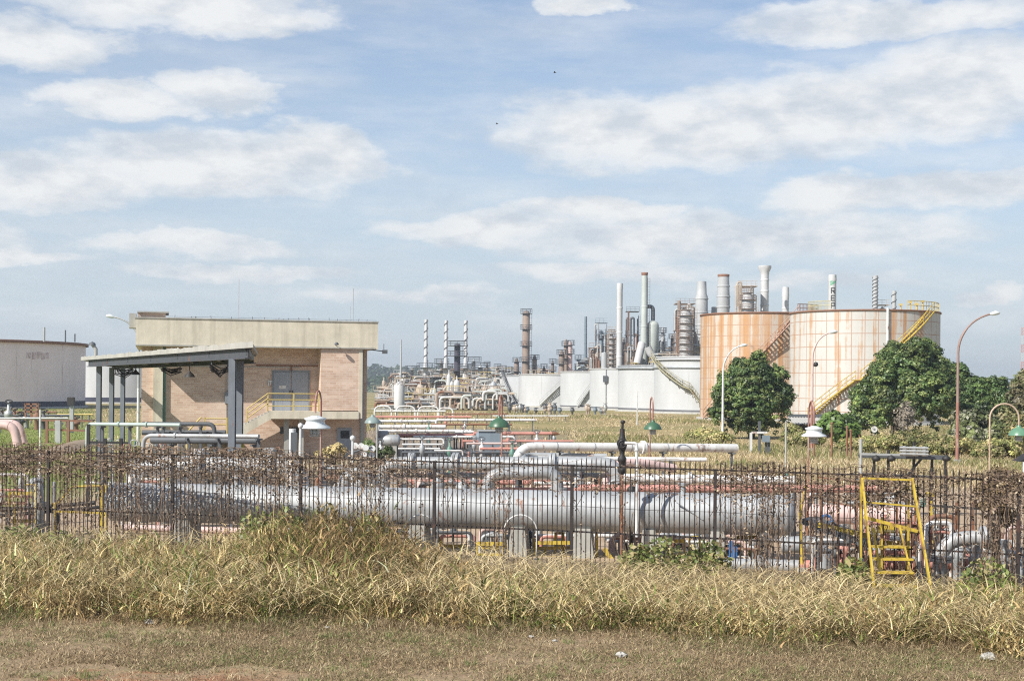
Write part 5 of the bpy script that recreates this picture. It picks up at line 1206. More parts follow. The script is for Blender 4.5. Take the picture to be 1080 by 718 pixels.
for i, (p0, p1, D, hh) in enumerate(MX):
    rr = random.Random(100 + i); x0, x1 = XA(p0, D), XA(p1, D); t = thing('pipe_manifold', 'low manifold of small pipes and valves ' + ML[i], 'manifold', ((x0+x1)/2, D, 0), group='small manifolds in the pipe yard')
    ms = [white, silver2, gal, redp, greyd, pinkp, rustp, white]
    for k in range(4 if hh > 1 else 3):
        z = hh*rr.uniform(.3, 1.0); y = D + rr.uniform(-.4, .4); a, c = x0 + rr.uniform(0, .3), x1 - rr.uniform(0, .3); b = MB()
        b.tube(rounded([(a, y, 0), (a, y, z), (c, y, z), (c, y, 0)], .15), rr.uniform(.025, .06), 7); b.build('pipe', rr.choice(ms), t)
    for k in range(max(3, int((x1 - x0)/.35))):
        x = rr.uniform(x0, x1); y = D + rr.uniform(-.4, .4); h_ = hh*rr.uniform(.7, 1.25); s_ = rr.uniform(.7, 1.2); b = MB()
        b.lathe([(.03*s_, 0), (.03*s_, h_*.5), (.09*s_, h_*.55), (.10*s_, h_*.7), (.03*s_, h_*.78), (.025, h_)], (x, y, 0), 9); b.build('valve_body', rr.choice(ms), t)
        b = MB(); b.torus((x, y, h_), .09*s_, .012, (rr.uniform(-.5, .5), -.7, .8), 12, 4); b.bar((x - .085*s_, y, h_), (x + .085*s_, y, h_), .014); b.build('handwheel', rr.choice([greyd, rustp, redp, black]), t)
    if rr.random() < .6:
        x = rr.uniform(x0 + .2, x1); w_ = rr.uniform(.2, .4); b = MB(); b.box((x, D + .5, hh*.35), (w_, .25, hh*.7)); b.build('junction_box', rr.choice([white, greyd, conc2]), t)

# bright yellow guard rails low in the yard, seen under the vessel and around the crossover stair
for i, (p0, p1, yt, yb, D, lab) in enumerate([(503, 531, 573, 588, 32.9, 'yellow low guard rail between the two white hoops'), (566, 604, 572, 592, 32.9, 'yellow low guard rail left of the widest pier'), (704, 722, 570, 590, 33.0, 'yellow low guard rail behind the weeds right of the drain pipe'), (778, 800, 566, 590, 33.0, 'yellow low guard rail right of the blue actuator valve'),
        (925, 958, 556, 596, 28.4, 'yellow guard rail right behind the crossover stair'), (10, 40, 520, 556, 36.6, 'yellow guard rail at the far left behind the fence')]):
    a, c = W(p0, yt, D), W(p1, yt, D); zb = W(p0, yb, D).z; t = thing('guard_rail', lab, 'guard rail', (a.x, D, 0), group='yellow guard rails in the pipe yard')
    for q in (a, c):
        b = MB(); b.bar((q.x, D, 0), q + Vector((0, 0, .02)), .05); b.build('post', yellow, t)
    n = 2 if yb - yt < 40 else 3
    for k in range(n):
        f = k/(n - 1); b = MB(); b.bar(a + Vector((0, -.03, (zb - a.z)*f*.8)), c + Vector((0, -.03, (zb - a.z)*f*.8)), .03, .085); b.build('rail', yellow, t)
# ================================================================== storage tanks
def tang(px, cx, D, Rr, z=5.0):
    lo, hi = -1.45, 1.45
    for _ in range(40):
        a = (lo + hi)/2; x, y = cx + Rr*math.sin(a), D - Rr*math.cos(a)
        if x < XA(px, y, z): lo = a
        else: hi = a
    return a
def curve_stair(par, cx, cy, Rr, a0, z0, a1, z1, m, name='stair', wd=.8, under=None):
    """stair winding along a tank shell; angles measured from the side facing the viewer, towards +x"""
    n = max(6, int(abs(a1 - a0)*Rr/.8)); b = MB(); h = MB(); tr = MB()
    def pt(f, rad, dz=0):
        a = a0 + (a1 - a0)*f; return Vector((cx + rad*math.sin(a), cy - rad*math.cos(a), z0 + (z1 - z0)*f + dz))
    for rad in (Rr + .06, Rr + wd):
        b.tube([pt(i/n, rad) for i in range(n+1)], .11 if Rr > 8 else .06, 4)
    for i in range(n*3):
        f = (i + .5)/(n*3); p0, p1 = pt(f, Rr + .08), pt(f, Rr + wd - .02); tr.bar(p0, p1, .28, .05)
    for dz in (1.0, .5): h.tube([pt(i/n, Rr + wd, dz) for i in range(n+1)], .045, 5)
    for i in range(n+1):
        h.bar(pt(i/n, Rr + wd), pt(i/n, Rr + wd, 1.0), .05)
    o = b.build(name, m, par); tr.build('tread', under or m, o); h.build('handrail', m, o)
    for i in range(1, n, 2):
        q = MB() if i == 1 else q
        q.bar(pt(i/n, Rr + .03, -.9), pt(i/n, Rr + wd, -.05), .07)
    q.build('bracket', under or m, o)
    return o
def tank(label, px, rpx, D, ytop, m, band=0, rim=None, roof='flat', nseg=72, group=None, rimm=None, bandm=None, rimw=.12):
    cx = XA(px, D, 5); Rr = M(rpx, D); H_ = ZA(px, ytop, D)
    t = thing('storage_tank', label, 'tank', (cx, D, 0), group=group)
    b = MB(); b.lathe([(Rr, 0), (Rr, H_*.25), (Rr, H_*.5), (Rr, H_*.75), (Rr, H_)], (cx, D, 0), nseg, cap=False, uvs=True); b.build('shell', m, t)
    b = MB(); prof = [(Rr + rimw, H_ - (.25 if rimw > .3 else 0)), (Rr + rimw, H_ + .18), (Rr*.97, H_ + .2), (Rr*.6, H_ + .24), (.01, H_ + .28)]
    b.lathe([(Rr - .02, H_ - .01)] + prof, (cx, D, 0), nseg, cap=False); b.build('roof', rimm or m, t)
    if band:
        b = MB(); b.lathe([(Rr + .02, 0), (Rr + .02, band)], (cx, D, 0), nseg, cap=False); b.build('base_band', bandm or navy, t)
    b = MB(); b.lathe([(Rr + .5, 0), (Rr + .45, .3), (Rr + .02, .3)], (cx, D, 0), nseg, cap=False); b.build('foundation', conc2, t)
    return t, cx, Rr, H_
def ring_rail(par, cx, cy, Rr, z, a0, a1, m):
    b = MB(); n = 16
    for dz in (.5, 1.0): b.tube([(cx + Rr*math.sin(a0 + (a1-a0)*i/n), cy - Rr*math.cos(a0 + (a1-a0)*i/n), z + dz) for i in range(n+1)], .04, 5)
    for i in range(n+1):
        a = a0 + (a1-a0)*i/n; b.bar((cx + Rr*math.sin(a), cy - Rr*math.cos(a), z), (cx + Rr*math.sin(a), cy - Rr*math.cos(a), z + 1.0), .05)
    return b.build('roof_handrail', m, par)
# the pinkish tank on the left
t, cx, Rr, H_ = tank('huge pinkish-white tank with navy base band and rusty roof rim at the left edge', -83, 166, 225, 361.5, tan_pink, band=1.1, rimw=.45, rimm=rustp, nseg=120)
for px, y in ((43.5, 345), (66, 348), (76, 352)):
    b = MB(); x = XA(px, 205); b.tube([(x, 206, H_ - .2), (x, 206, ZA(px, y, 206))], .16 if px < 50 else .10, 6); b.build('roof_vent', (gal if px < 50 else greyd), t)
# faded illegible stencil: patches of dark reddish paint on the shell
b = MB()
for k, (px, wd) in enumerate([(30, 5), (35.6, 4.6), (40.6, 4.4), (45.4, 4.2), (49.6, 3)]):
    a = tang(px, cx, 225, Rr); r2 = Rr + .012; w2 = M(wd*.5, 220)*.55/Rr/max(.25, math.cos(a))
    z0_, z1_ = ZA(px, 377.5 + (k % 2), 210), ZA(px, 371.5 - (k % 3)*.6, 210); n = 3
    V = []
    for i in range(n+1):
        aa = a - w2 + 2*w2*i/n; V += [(cx + r2*math.sin(aa), 225 - r2*math.cos(aa), z0_), (cx + r2*math.sin(aa), 225 - r2*math.cos(aa), z1_)]
    b.add(V, [(2*i, 2*i+2, 2*i+3, 2*i+1) for i in range(n)])
b.build('faded_stencil', paint('faded_stencil_paint', (.50, .39, .39), .75, .8, scale=1.2, rustc=(.72, .62, .61)), t)
tank('white tank with navy base band seen between the canopy columns', 128, 58, 285, 382, tan_white, band=1.2)
# the row of white tanks
WT = [('smallest bright white tank at the left end of the white tank row', 566, 37, 300, 397), ('second white tank from the left, with the pale slanting stair', 590, 43, 285, 396), ('third white tank from the left in the row', 632, 41, 270, 393),
      ('fourth white tank in the row with a dark hatch box near its top', 665, 43, 255, 390), ('fifth white tank in the row with a grey roof ledge', 700, 48, 240, 387), ('nearest white tank with an olive stair, touching the left rusty tank', 744, 54, 225, 378)]
wt = []
for i, (lab, px, rp, D, yt) in enumerate(WT):
    r_ = tank(lab, px, rp, D, yt, tan_white, band=(.0, .0, .55, .55, .6, .6)[i], group='row of white tanks', bandm=bandgrey, rimm=(whitefar if i < 4 else silver2 if i == 4 else whitefar)); wt.append(r_)
olive = paint('olive_stair', (.36, .33, .20), .2, .7, scale=1)
pst = paint('pale_stair', (.46, .47, .45), .1, .7, scale=1)
def A(px, i, D):   # angle on tank i at picture column
    t, cx, Rr, H_ = wt[i]; return tang(px, cx, D, Rr)
curve_stair(wt[0][0], wt[0][1], 300, wt[0][2], A(532, 0, 300), 7.0, A(547, 0, 300), .3, greyd)
curve_stair(wt[1][0], wt[1][1], 285, wt[1][2], A(571, 1, 285), .3, A(594, 1, 285), 4.9, pst)
curve_stair(wt[2][0], wt[2][1], 270, wt[2][2], A(611, 2, 270), .3, A(624, 2, 270), 3.9, pst)
t, cx, Rr, H_ = wt[5]
curve_stair(t, cx, 225, Rr, A(691.5, 5, 225), H_ + .2, A(722, 5, 225), 4.2, olive); curve_stair(t, cx, 225, Rr, A(722, 5, 225), 4.2, A(729, 5, 225), 3.8, olive); curve_stair(t, cx, 225, Rr, A(729, 5, 225), 3.8, A(740, 5, 225), 1.6, olive)
b = MB(); a = A(639.5, 3, 255); t, cx, Rr, H_ = wt[3]; b.box((cx + (Rr+.3)*math.sin(a), 255 - (Rr+.3)*math.cos(a), ZA(640, 399.5, 248)), (.8, .5, 1.1)); b.build('hatch_box', greyd, t)
b = MB(); b.tube([(cx + (Rr+.15)*math.sin(a), 255 - (Rr+.15)*math.cos(a), 0), (cx + (Rr+.15)*math.sin(a), 255 - (Rr+.15)*math.cos(a), H_)], .07, 6); b.build('gauge_pipe', gal, t)
for i in (4, 5):
    t, cx, Rr, H_ = wt[i]; D = (240, 225)[i-4]; b = MB(); b.lathe([(Rr + .35, H_ - .35), (Rr + .35, H_ - .1), (Rr + .1, H_ - .1), (Rr + .1, H_ - .35)], (cx, D, 0), 72, cap=False); b.build('wind_girder', whitefar if i == 5 else silver2, t)
    if i == 5:
        b = MB(); b.lathe([(Rr + .25, H_ - 1.6), (Rr + .25, H_ - 1.35), (Rr + .02, H_ - 1.35)], (cx, D, 0), 72, cap=False); b.build('stiffener_ring', silver2, t)
# rusty tanks
tl = tank('left rusty tank streaked orange, partly hidden by the round tree', 806, 67, 180, 333.8, tan_rusty2, rimm=rustp, nseg=96, group='rust-streaked tanks')
tr_ = tank('right rusty tank streaked orange and white with a long yellow stair', 911, 77, 165, 331.8, tan_rusty, nseg=96, group='rust-streaked tanks', rimm=rustp)
t, cx, Rr, H_ = tl
pks = paint('rusty_pink_stair', (.50, .34, .26), .5, .8, scale=1)
curve_stair(t, cx, 180, Rr, tang(748, cx, 180, Rr), .2, tang(772, cx, 180, Rr), 3.6, pks, under=rustp)
curve_stair(t, cx, 180, Rr, tang(772, cx, 180, Rr), 3.6, tang(838, cx, 180, Rr), H_, pks, under=rustp, wd=1.1)
ring_rail(t, cx, 180, Rr - .2, H_ + .2, R(20), R(45), rustp)
t, cx, Rr, H_ = tr_
curve_stair(t, cx, 165, Rr, R(-54), .8, R(-19), 5.0, yellow, under=rustp, wd=1.0)
curve_stair(t, cx, 165, Rr, R(-16), 5.0, R(39), H_ + .1, yellow, under=rustp, wd=1.0)
ys = yellow
b = MB(); a = R(-17.5); b.box((cx + (Rr+.6)*math.sin(a), 165 - (Rr+.6)*math.cos(a), 5.0), (1.2, 1.2, .1)); b.build('stair_landing', yellow, t)
ring_rail(t, cx, 165, Rr - .2, H_ + .2, R(20), R(75), yellowp)
ring_rail(t, cx, 165, Rr - .2, H_ + .2, R(-40), R(-62), paint('pale_yellow_rail', (.55, .50, .30), .1))
b = MB(); a = R(3); b.tube([(cx + (Rr+.15)*math.sin(a), 165 - (Rr+.15)*math.cos(a), 0), (cx + (Rr+.15)*math.sin(a), 165 - (Rr+.15)*math.cos(a), H_ + .3)], .16, 8); b.build('downpipe', white, t)
b = MB()
for px, s_ in ((959, 1.0), (966, .8), (972, 1.1), (949, .7)):
    x = XA(px, 162); b.tube([(x, 162, H_ + .1), (x, 162, H_ + .3 + s_)], .07, 6); b.box((x, 162, H_ + .3 + s_), (.35, .3, .25))
b.build('roof_fitting', yellowp, t)

# ================================================================== stacks, columns and towers of the plant
STACKM = paint('stack_grey', (.46, .47, .47), .15, .6, scale=.25, var=.3)
STACKW = paint('stack_white', (.60, .60, .60), .10, .55, scale=.25, var=.2)
STRAKE = paint('dark_strake', (.14, .13, .13), .2, .7)
def platform(t, x, D, z, r_in, r_out, m):
    b = MB(); b.lathe([(r_in, z), (r_out, z), (r_out, z + .12), (r_in, z + .12)], (x, D, 0), 14, cap=False); 
    for k in range(8):
        a = 2*PI*k/8; b.bar((x + r_out*math.cos(a), D + r_out*math.sin(a), z), (x + r_out*math.cos(a), D + r_out*math.sin(a), z + 1.1), .07)
    b.torus((x, D, z + 1.1), r_out, .06, n=14, m=4); b.torus((x, D, z + .6), r_out, .04, n=14, m=4); return b.build('platform', m, t)
def ladder(t, x, y, z0, z1, m, w_=.5):
    b = MB(); b.bar((x - w_/2, y, z0), (x - w_/2, y, z1), .07); b.bar((x + w_/2, y, z0), (x + w_/2, y, z1), .07)
    k = z0
    while k < z1: b.bar((x - w_/2, y, k), (x + w_/2, y, k), .04); k += .6
    return b.build('ladder', m, t)
def stack(label, px, ytop, wpx, D, m, prof=None, strake=0, plats=(), rim=None, rimm=None, name='stack', cat='stack', group='plant stacks', lad=False, lean=0, segm=None, platm=None):
    x = XA(px, D, 15); Hh = ZA(px, ytop, D); r = M(wpx, D)/2; t = thing(name, label, cat, (x, D, 0), group=group)
    prof = prof or [(1.25, 0), (1.15, .3), (1.0, .45), (.98, 1.0)]
    b = MB(); b.lathe([(r*a, Hh*z) for a, z in prof], (x, D, 0), 20); b.lathe([(r*prof[-1][0]*.86, Hh - .02), (r*prof[-1][0]*.86, Hh + .06)], (x, D, 0), 16); b.build('shaft', m, t)
    def rat(f): return r*float(np.interp(f, [q[1] for q in prof], [q[0] for q in prof]))
    if strake:
        b = MB()
        for s_ in range(1 if wpx < 5 else 2):
            pts = []
            for i in range(90):
                f = .50 + .49*i/89; a = s_*PI + i/89*strake*2*PI; rr_ = rat(f) + .05; pts.append((x + rr_*math.cos(a), D + rr_*math.sin(a), Hh*f))
            b.tube(pts, max(.10, r*.13), 4)
        b.build('strake', STRAKE, t)
    for f in plats: platform(t, x, D, Hh*f, rat(f)*.9, rat(f) + (1.5 if 'spiral' in label else .55), platm or greyd)
    if rim:
        b = MB(); b.lathe([(rat(1)*.98, Hh*(1-.015)), (rat(1)*rim, Hh), (rat(1)*rim, Hh + .35), (rat(1)*.8, Hh + .35)], (x, D, 0), 20, cap=False); b.build('rim', rimm or m, t)
    if segm:
        for f in segm:
            b = MB(); b.lathe([(rat(f)*1.0, Hh*f - .25), (rat(f)*1.12, Hh*f), (rat(f)*1.0, Hh*f + .25)], (x, D, 0), 20, cap=False); b.build('ring_joint', m, t)
    if lad: ladder(t, x + r*1.25, D - r*.5, Hh*.3, Hh*.97, STRAKE)
    return t, x, Hh, r
tri = [(1.9, 0), (1.7, .2), (1.3, .42), (.85, .55), (.8, 1)]
stack('slender grey spire stack left of the spiral ones, with a white drum at its foot', 423, 358, 2.0, 320, STACKM, [(2.6, 0), (2.6, .28), (1.2, .34), (1.0, .5), (.6, 1)], plats=(.36,))
stack('spiral-ribbed stack, leftmost of the three equal ones', 449.3, 337, 4.2, 330, STACKW, tri, strake=5, plats=(.42,), group='three spiral stacks')
stack('spiral-ribbed stack, middle one of the three equal ones', 470.5, 338, 4.2, 330, STACKW, tri, strake=5, plats=(.42,), group='three spiral stacks')
stack('spiral-ribbed stack, right one of the three, beside the purple column', 491.3, 338, 4.2, 330, STACKW, tri, strake=5, plats=(.42,), group='three spiral stacks')
stack('dark purple column with platforms between two spiral stacks', 482.5, 363, 6.4, 318, purple, [(1, 0), (1, 1)], plats=(.55, .8, .97), name='column', cat='column', lad=True)
stack('tall brown column standing alone left of the white tanks', 554.8, 328, 7.6, 340, browns, [(1.15, 0), (1.05, .4), (1, .98), (.6, 1)], plats=(.45, .62, .8, .97), name='column', cat='column', lad=True)
stack('short brown column left of the tall lone brown column', 545, 378, 5, 345, browns, [(1, 0), (1, .9), (.5, 1)], plats=(.7, .92), name='column', cat='column')
stack('short grey-brown column right of the tall lone brown column', 564, 375, 5, 342, beige, [(1, 0), (1, .92), (.5, 1)], plats=(.7, .92), name='column', cat='column')
stack('brown column, left of the trio above the third white tank', 592.5, 370, 6, 330, browns, [(1, 0), (1, .92), (.5, 1)], plats=(.75, .93), name='column', cat='column')
stack('brown column, middle one of the trio above the third white tank', 597, 358, 4.6, 334, browns, [(1, 0), (1, .95), (.4, 1)], plats=(.7, .9), name='column', cat='column')
stack('pinkish brown column, right one of the trio above the third white tank', 601.5, 360, 4.6, 331, pinkp, [(1, 0), (1, .95), (.4, 1)], plats=(.8, .94), name='column', cat='column')
stack('slim blue-grey stack flaring at its foot behind the white tanks', 617.5, 334, 3.2, 350, bluegrey, [(3.2, 0), (2.6, .35), (1.2, .55), (1, .62), (.9, 1)], segm=(.7, .8, .9))
stack('grey pipe-like stack rising from the fourth white tank', 637.5, 372, 6.4, 300, STACKM, [(1, 0), (1, 1)], plats=(.55,))
stack('plain silver stack, tallest above the fifth white tank', 653.3, 299, 6.2, 310, STACKW, [(1.0, 0), (1.0, .95), (1.1, .96), (1.05, 1)], segm=(.4, .6, .8))
stack('pale green stack with dark ladder marks and a rusty top, on spread legs', 679.3, 289, 7, 325, palegreen, [(1.1, 0), (1.1, .5), (1, .6), (.9, 1)], rim=1.12, rimm=rustp, lad=True, segm=(.6, .75))
stack('thick grey ribbed stack left of the left rusty tank', 739.5, 297, 13.5, 330, STACKM, [(1.25, 0), (1.1, .45), (.86, .6), (1.0, .75), (.98, .88), (.80, .9), (.74, 1)], segm=(.55, .65, .75, .86))
stack('thick grey ribbed stack with rusty rim above the left rusty tank', 762.5, 291, 13, 326, STACKM, [(1, 0), (1, .7), (1.08, .8), (1, .88), (.92, 1)], rim=1.05, rimm=rustp, segm=(.6, .68, .76, .84, .92))
stack('short thin grey stack leaning on the ribbed stack with rusty rim', 753, 324, 6, 332, STACKM, [(1, 0), (1, 1)], segm=(.9,))
stack('white stack with a flared cap, tallest above the rusty tanks', 806, 280.5, 8.6, 322, STACKW, [(1, 0), (1, .93), (1.15, .96), (1.6, .985), (1.6, 1)], segm=(.62, .72, .82, .9))
stack('short smooth grey stack between the two rusty tanks', 828, 303, 7.2, 330, STACKW, [(1, 0), (1, .9), (1.1, .93), (1, 1)], segm=(.82,))
rep = stack('white stack lettered REP above the right rusty tank', 877.3, 290, 8.4, 322, STACKW, [(1, 0), (1, .95), (1.08, .96), (1, 1)])
stack('spiral-ribbed stack, taller of the pair over the right rusty tank', 922.7, 291, 5.4, 320, STACKM, [(1.3, 0), (1.3, .5), (1, .6), (1, 1)], strake=9)
stack('spiral-ribbed stack, shorter of the pair over the right rusty tank', 942.5, 307, 4.6, 322, STACKM, [(1.3, 0), (1.3, .5), (1, .6), (1, 1)], strake=8)
# letters on the stack
t, x, Hh, r = rep
def letter(ch, z, h, parent):
    """block capital bent round the stack"""
    w_ = h*.80; s_ = h*.165
    S_ = {'R': [(0, 0, s_, h), (0, h - s_, w_, h), (0, h*.42, w_, h*.42 + s_), (w_ - s_, h*.42, w_, h), (w_*.38, h*.30, w_*.72, h*.42), (w_*.55, h*.15, w_*.9, h*.30), (w_*.72, 0, w_*1.05, h*.15)],
          'E': [(0, 0, s_, h), (0, h - s_, w_, h), (0, h*.4, w_*.85, h*.4 + s_), (0, 0, w_, s_)],
          'P': [(0, 0, s_, h), (0, h - s_, w_, h), (0, h*.4, w_, h*.4 + s_), (w_ - s_, h*.4, w_, h)]}[ch]
    b = MB(); rr_ = r*1.03
    for (a, c, d, e) in S_:
        V = []; n = 3
        for i in range(n+1):
            u = a + (d - a)*i/n - w_/2; an = u/rr_; V += [(x + rr_*math.sin(an), 322 - rr_*math.cos(an), z + c), (x + rr_*math.sin(an), 322 - rr_*math.cos(an), z + e)]
        b.add(V, [(2*i, 2*i+2, 2*i+3, 2*i+1) for i in range(n)])
    b.build('letter', inkblack, parent)
for ch, y in (('R', 309.8), ('E', 317.6), ('P', 325.6)): letter(ch, ZA(877, y, 322), M(6.2, 322), t)
# green emblem above: two slanting bars bent round the stack
b = MB(); rr_ = r*1.03
for (u0, u1, y0, y1) in ((-.7, .8, 301.5, 298), (-.8, .7, 298.5, 295), (-.2, .85, 296, 293.2)):
    z0_, z1_ = ZA(877, y0, 322), ZA(877, y1, 322); V = []
    for i in range(5):
        an = (u0 + (u1-u0)*i/4); zz = z0_ + (z1_ - z0_)*i/4; V += [(x + rr_*math.sin(an), 322 - rr_*math.cos(an), zz), (x + rr_*math.sin(an), 322 - rr_*math.cos(an), zz + .55)]
    b.add(V, [(2*i, 2*i+2, 2*i+3, 2*i+1) for i in range(4)])
b.build('emblem', paint('emblem_green', (.16, .42, .26), 0, .6, streak=False), t)

def tower(label, px0, px1, ytop, ybase, D, m, seed, levels=6, vessel=None, name='process_tower', dense=1.0, cat='tower', pipes=5):
    """open steel frame with platforms, pipes and vessels"""
    rr = random.Random(seed); x0, x1 = XA(px0, D, 10), XA(px1, D, 10); H_ = ZA((px0+px1)/2, ytop, D); w_ = x1 - x0; dp = min(w_, 5.0)
    t = thing(name, label, cat, ((x0+x1)/2, D, 0), group='open steel towers of the plant')
    z0_ = 0
    b = MB()
    for x in (x0, x1):
        for y in (D, D + dp): b.bar((x, y, 0), (x, y, H_*rr.uniform(.9, 1.0)), .22)
    for k in range(levels*2):
        a, c = H_*k/(levels*2), H_*(k+1)/(levels*2)
        if rr.random() < .6*dense: b.bar((x0, D, a), (x1, D, c), .10) if k % 2 else b.bar((x1, D, a), (x0, D, c), .10)
    b.build('frame', m, t)
    for k in range(1, levels+1):
        z = H_*k/levels - rr.uniform(0, .4); ex = rr.uniform(.2, 1.0)
        b = MB(); b.box(((x0+x1)/2, D + dp/2, z), (w_ + ex, dp + .8, .16))
        for dz in (.55, 1.1): b.bar((x0 - ex/2, D - .4, z + dz), (x1 + ex/2, D - .4, z + dz), .07)
        q = x0 - ex/2
        while q < x1 + ex/2: b.bar((q, D - .4, z), (q, D - .4, z + 1.1), .06); q += 1.0
        b.build('platform', m, t)
    if vessel:
        for (f, rr_, za, zb, vm) in vessel:
            b = MB(); x = x0 + w_*f; r_ = w_*rr_; b.lathe([(r_*.2, H_*za), (r_*.85, H_*za + r_*.3), (r_, H_*za + r_*.7), (r_, H_*zb - r_*.7), (r_*.85, H_*zb - r_*.3), (r_*.3, H_*zb), (r_*.25, H_*zb + r_*.3)], (x, D + dp*.4, 0), 18); b.build('vessel', vm, t)
    pm = [m, gal, rustp, whitefar]
    for k in range(pipes):
        x = rr.uniform(x0, x1); za, zb = H_*rr.uniform(.05, .5), H_*rr.uniform(.55, 1.05); b = MB(); sx = rr.uniform(-1, 1)*w_*.4
        b.tube(rounded([(x, D - .3, za), (x, D - .3, zb), (min(x1 + .6, max(x0 - .6, x + sx)), D - .3, zb), (min(x1 + .6, max(x0 - .6, x + sx)), D - .3, zb - H_*.2)], .6), rr.uniform(.12, .28), 7); b.build('pipe', rr.choice(pm), t)
    ladder(t, x1 + .3, D - .3, H_*.2, H_*.95, m)
    return t
tower('blue-grey lattice tower left of the plain silver stack', 628.5, 639.5, 340, 400, 352, bluegrey, 1, 7, dense=1.2, vessel=[(.5, .25, .3, .9, bluegrey)])
tower('brown crowded tower just right of the slim blue-grey stack', 622, 632, 366, 400, 330, browns, 2, 5, vessel=[(.3, .3, .2, .95, browns), (.75, .25, .2, 1.02, beige)])
tower('grey-brown tower pressed against the left of the plain silver stack', 641, 651, 348, 400, 340, beige, 3, 6, vessel=[(.5, .35, .2, .9, silver2)])
tower('open dark steel tower between silver and pale green stacks', 661, 673, 327, 400, 335, greyd, 4, 4, dense=.4, pipes=3)
tower('brown drum tower low between silver and pale green stacks', 660, 670, 368, 400, 322, browns, 5, 3, vessel=[(.5, .45, .35, .98, beige)])
tower('dark busy tower right of the pale green dome vessel', 692, 701, 352, 400, 332, greyd, 6, 5, vessel=[(.5, .3, .3, .9, silver2)])
tower('crowded brown tower wrapping a fat silver column, left of the thick ribbed stacks', 713, 732, 320, 400, 316, browns, 7, 8, vessel=[(.5, .40, .4, .95, STACKM), (.3, .18, .05, .6, rustp)], pipes=8)
tower('pinkish steel tower squeezed between thick ribbed stack and brown tower', 728, 737, 352, 400, 318, beige, 8, 5, vessel=[(.5, .4, .3, .95, whitefar)])
tower('crowded tower with rusty piping around a reactor above the left rusty tank', 778.5, 797, 301, 360, 318, beige, 9, 9, vessel=[(.5, .36, .5, .93, STACKM)], pipes=9)
tower('small platform cluster beside the spiral stacks over the right rusty tank', 926, 936, 321, 340, 322, beige, 10, 8, vessel=[(.5, .35, .6, .97, whitefar)])
tower('small brown tower left of the thick stack, over the left rusty tank edge', 746, 752, 333, 340, 334, browns, 12, 7, pipes=3)
for lab, px, y, wd, D in (('fat silver reactor ringed by brown platforms, left of the thick ribbed stacks', 723, 326, 12.5, 312), ('silver reactor ringed by brown platforms above the left rusty tank', 788, 308, 12, 313), ('dark reactor with brown rings just left of the plain silver stack', 645, 352, 5, 330)):
    stack(lab, px, y, wd, D, STACKM, [(1, 0), (1, .93), (.7, .985), (.2, 1)], plats=(.42, .5, .57, .64, .71, .78, .85, .93, .99), platm=browns, name='reactor', cat='reactor', group='ringed reactors', lad=True)
# pale green dome vessel
D = 326; x = XA(688.5, D, 15); t = thing('dome_vessel', 'pale green domed vessel beside the pale green stack', 'vessel', (x, D, 0)); r_ = M(6.3, D)
z0_, z1_ = ZA(688, 371, D), ZA(688, 338, D); b = MB(); b.lathe([(r_*.4, z0_ - 1.2), (r_*.7, z0_ - .6), (r_, z0_ + .3), (r_, z1_ - r_*.8), (r_*.9, z1_ - r_*.45), (r_*.6, z1_ - r_*.15), (r_*.15, z1_), (r_*.15, z1_ + .5)], (x, D, 0), 22); b.build('shell', palegreen, t)
b = MB()
for sx, sy in ((-1, -1), (1, -1), (-1, 1), (1, 1)): b.bar((x + sx*r_*.7, D + sy*r_*.7, 0), (x + sx*r_*.7, D + sy*r_*.7, z0_ + .5), .3)
b.build('leg', greyd, t)
b = MB(); b.tube(rounded([(x, D, z1_), (x, D, z1_ + 3.2), (x - r_*1.2, D, z1_ + 3.2)], 1.4), .45, 8); b.build('overhead_pipe', greyd, t)
t = thing('duct', 'white sloping duct joining the pale green stack to its base', 'duct', (XA(672, 320), 320, 0))
b = MB(); b.tube([W(672, 384, 320), W(677, 362, 322)], .9, 10); b.tube(rounded([W(683, 366, 320), W(688, 377, 320), W(704, 374, 320), W(704, 390, 320)], 2), .85, 10); b.build('duct_barrel', whitefar, t)
b = MB()
for p in (672, 704): b.bar((XA(p, 320), 320, 0), (XA(p, 320), 320, 6), .5)
b.build('support_post', greyd, t)

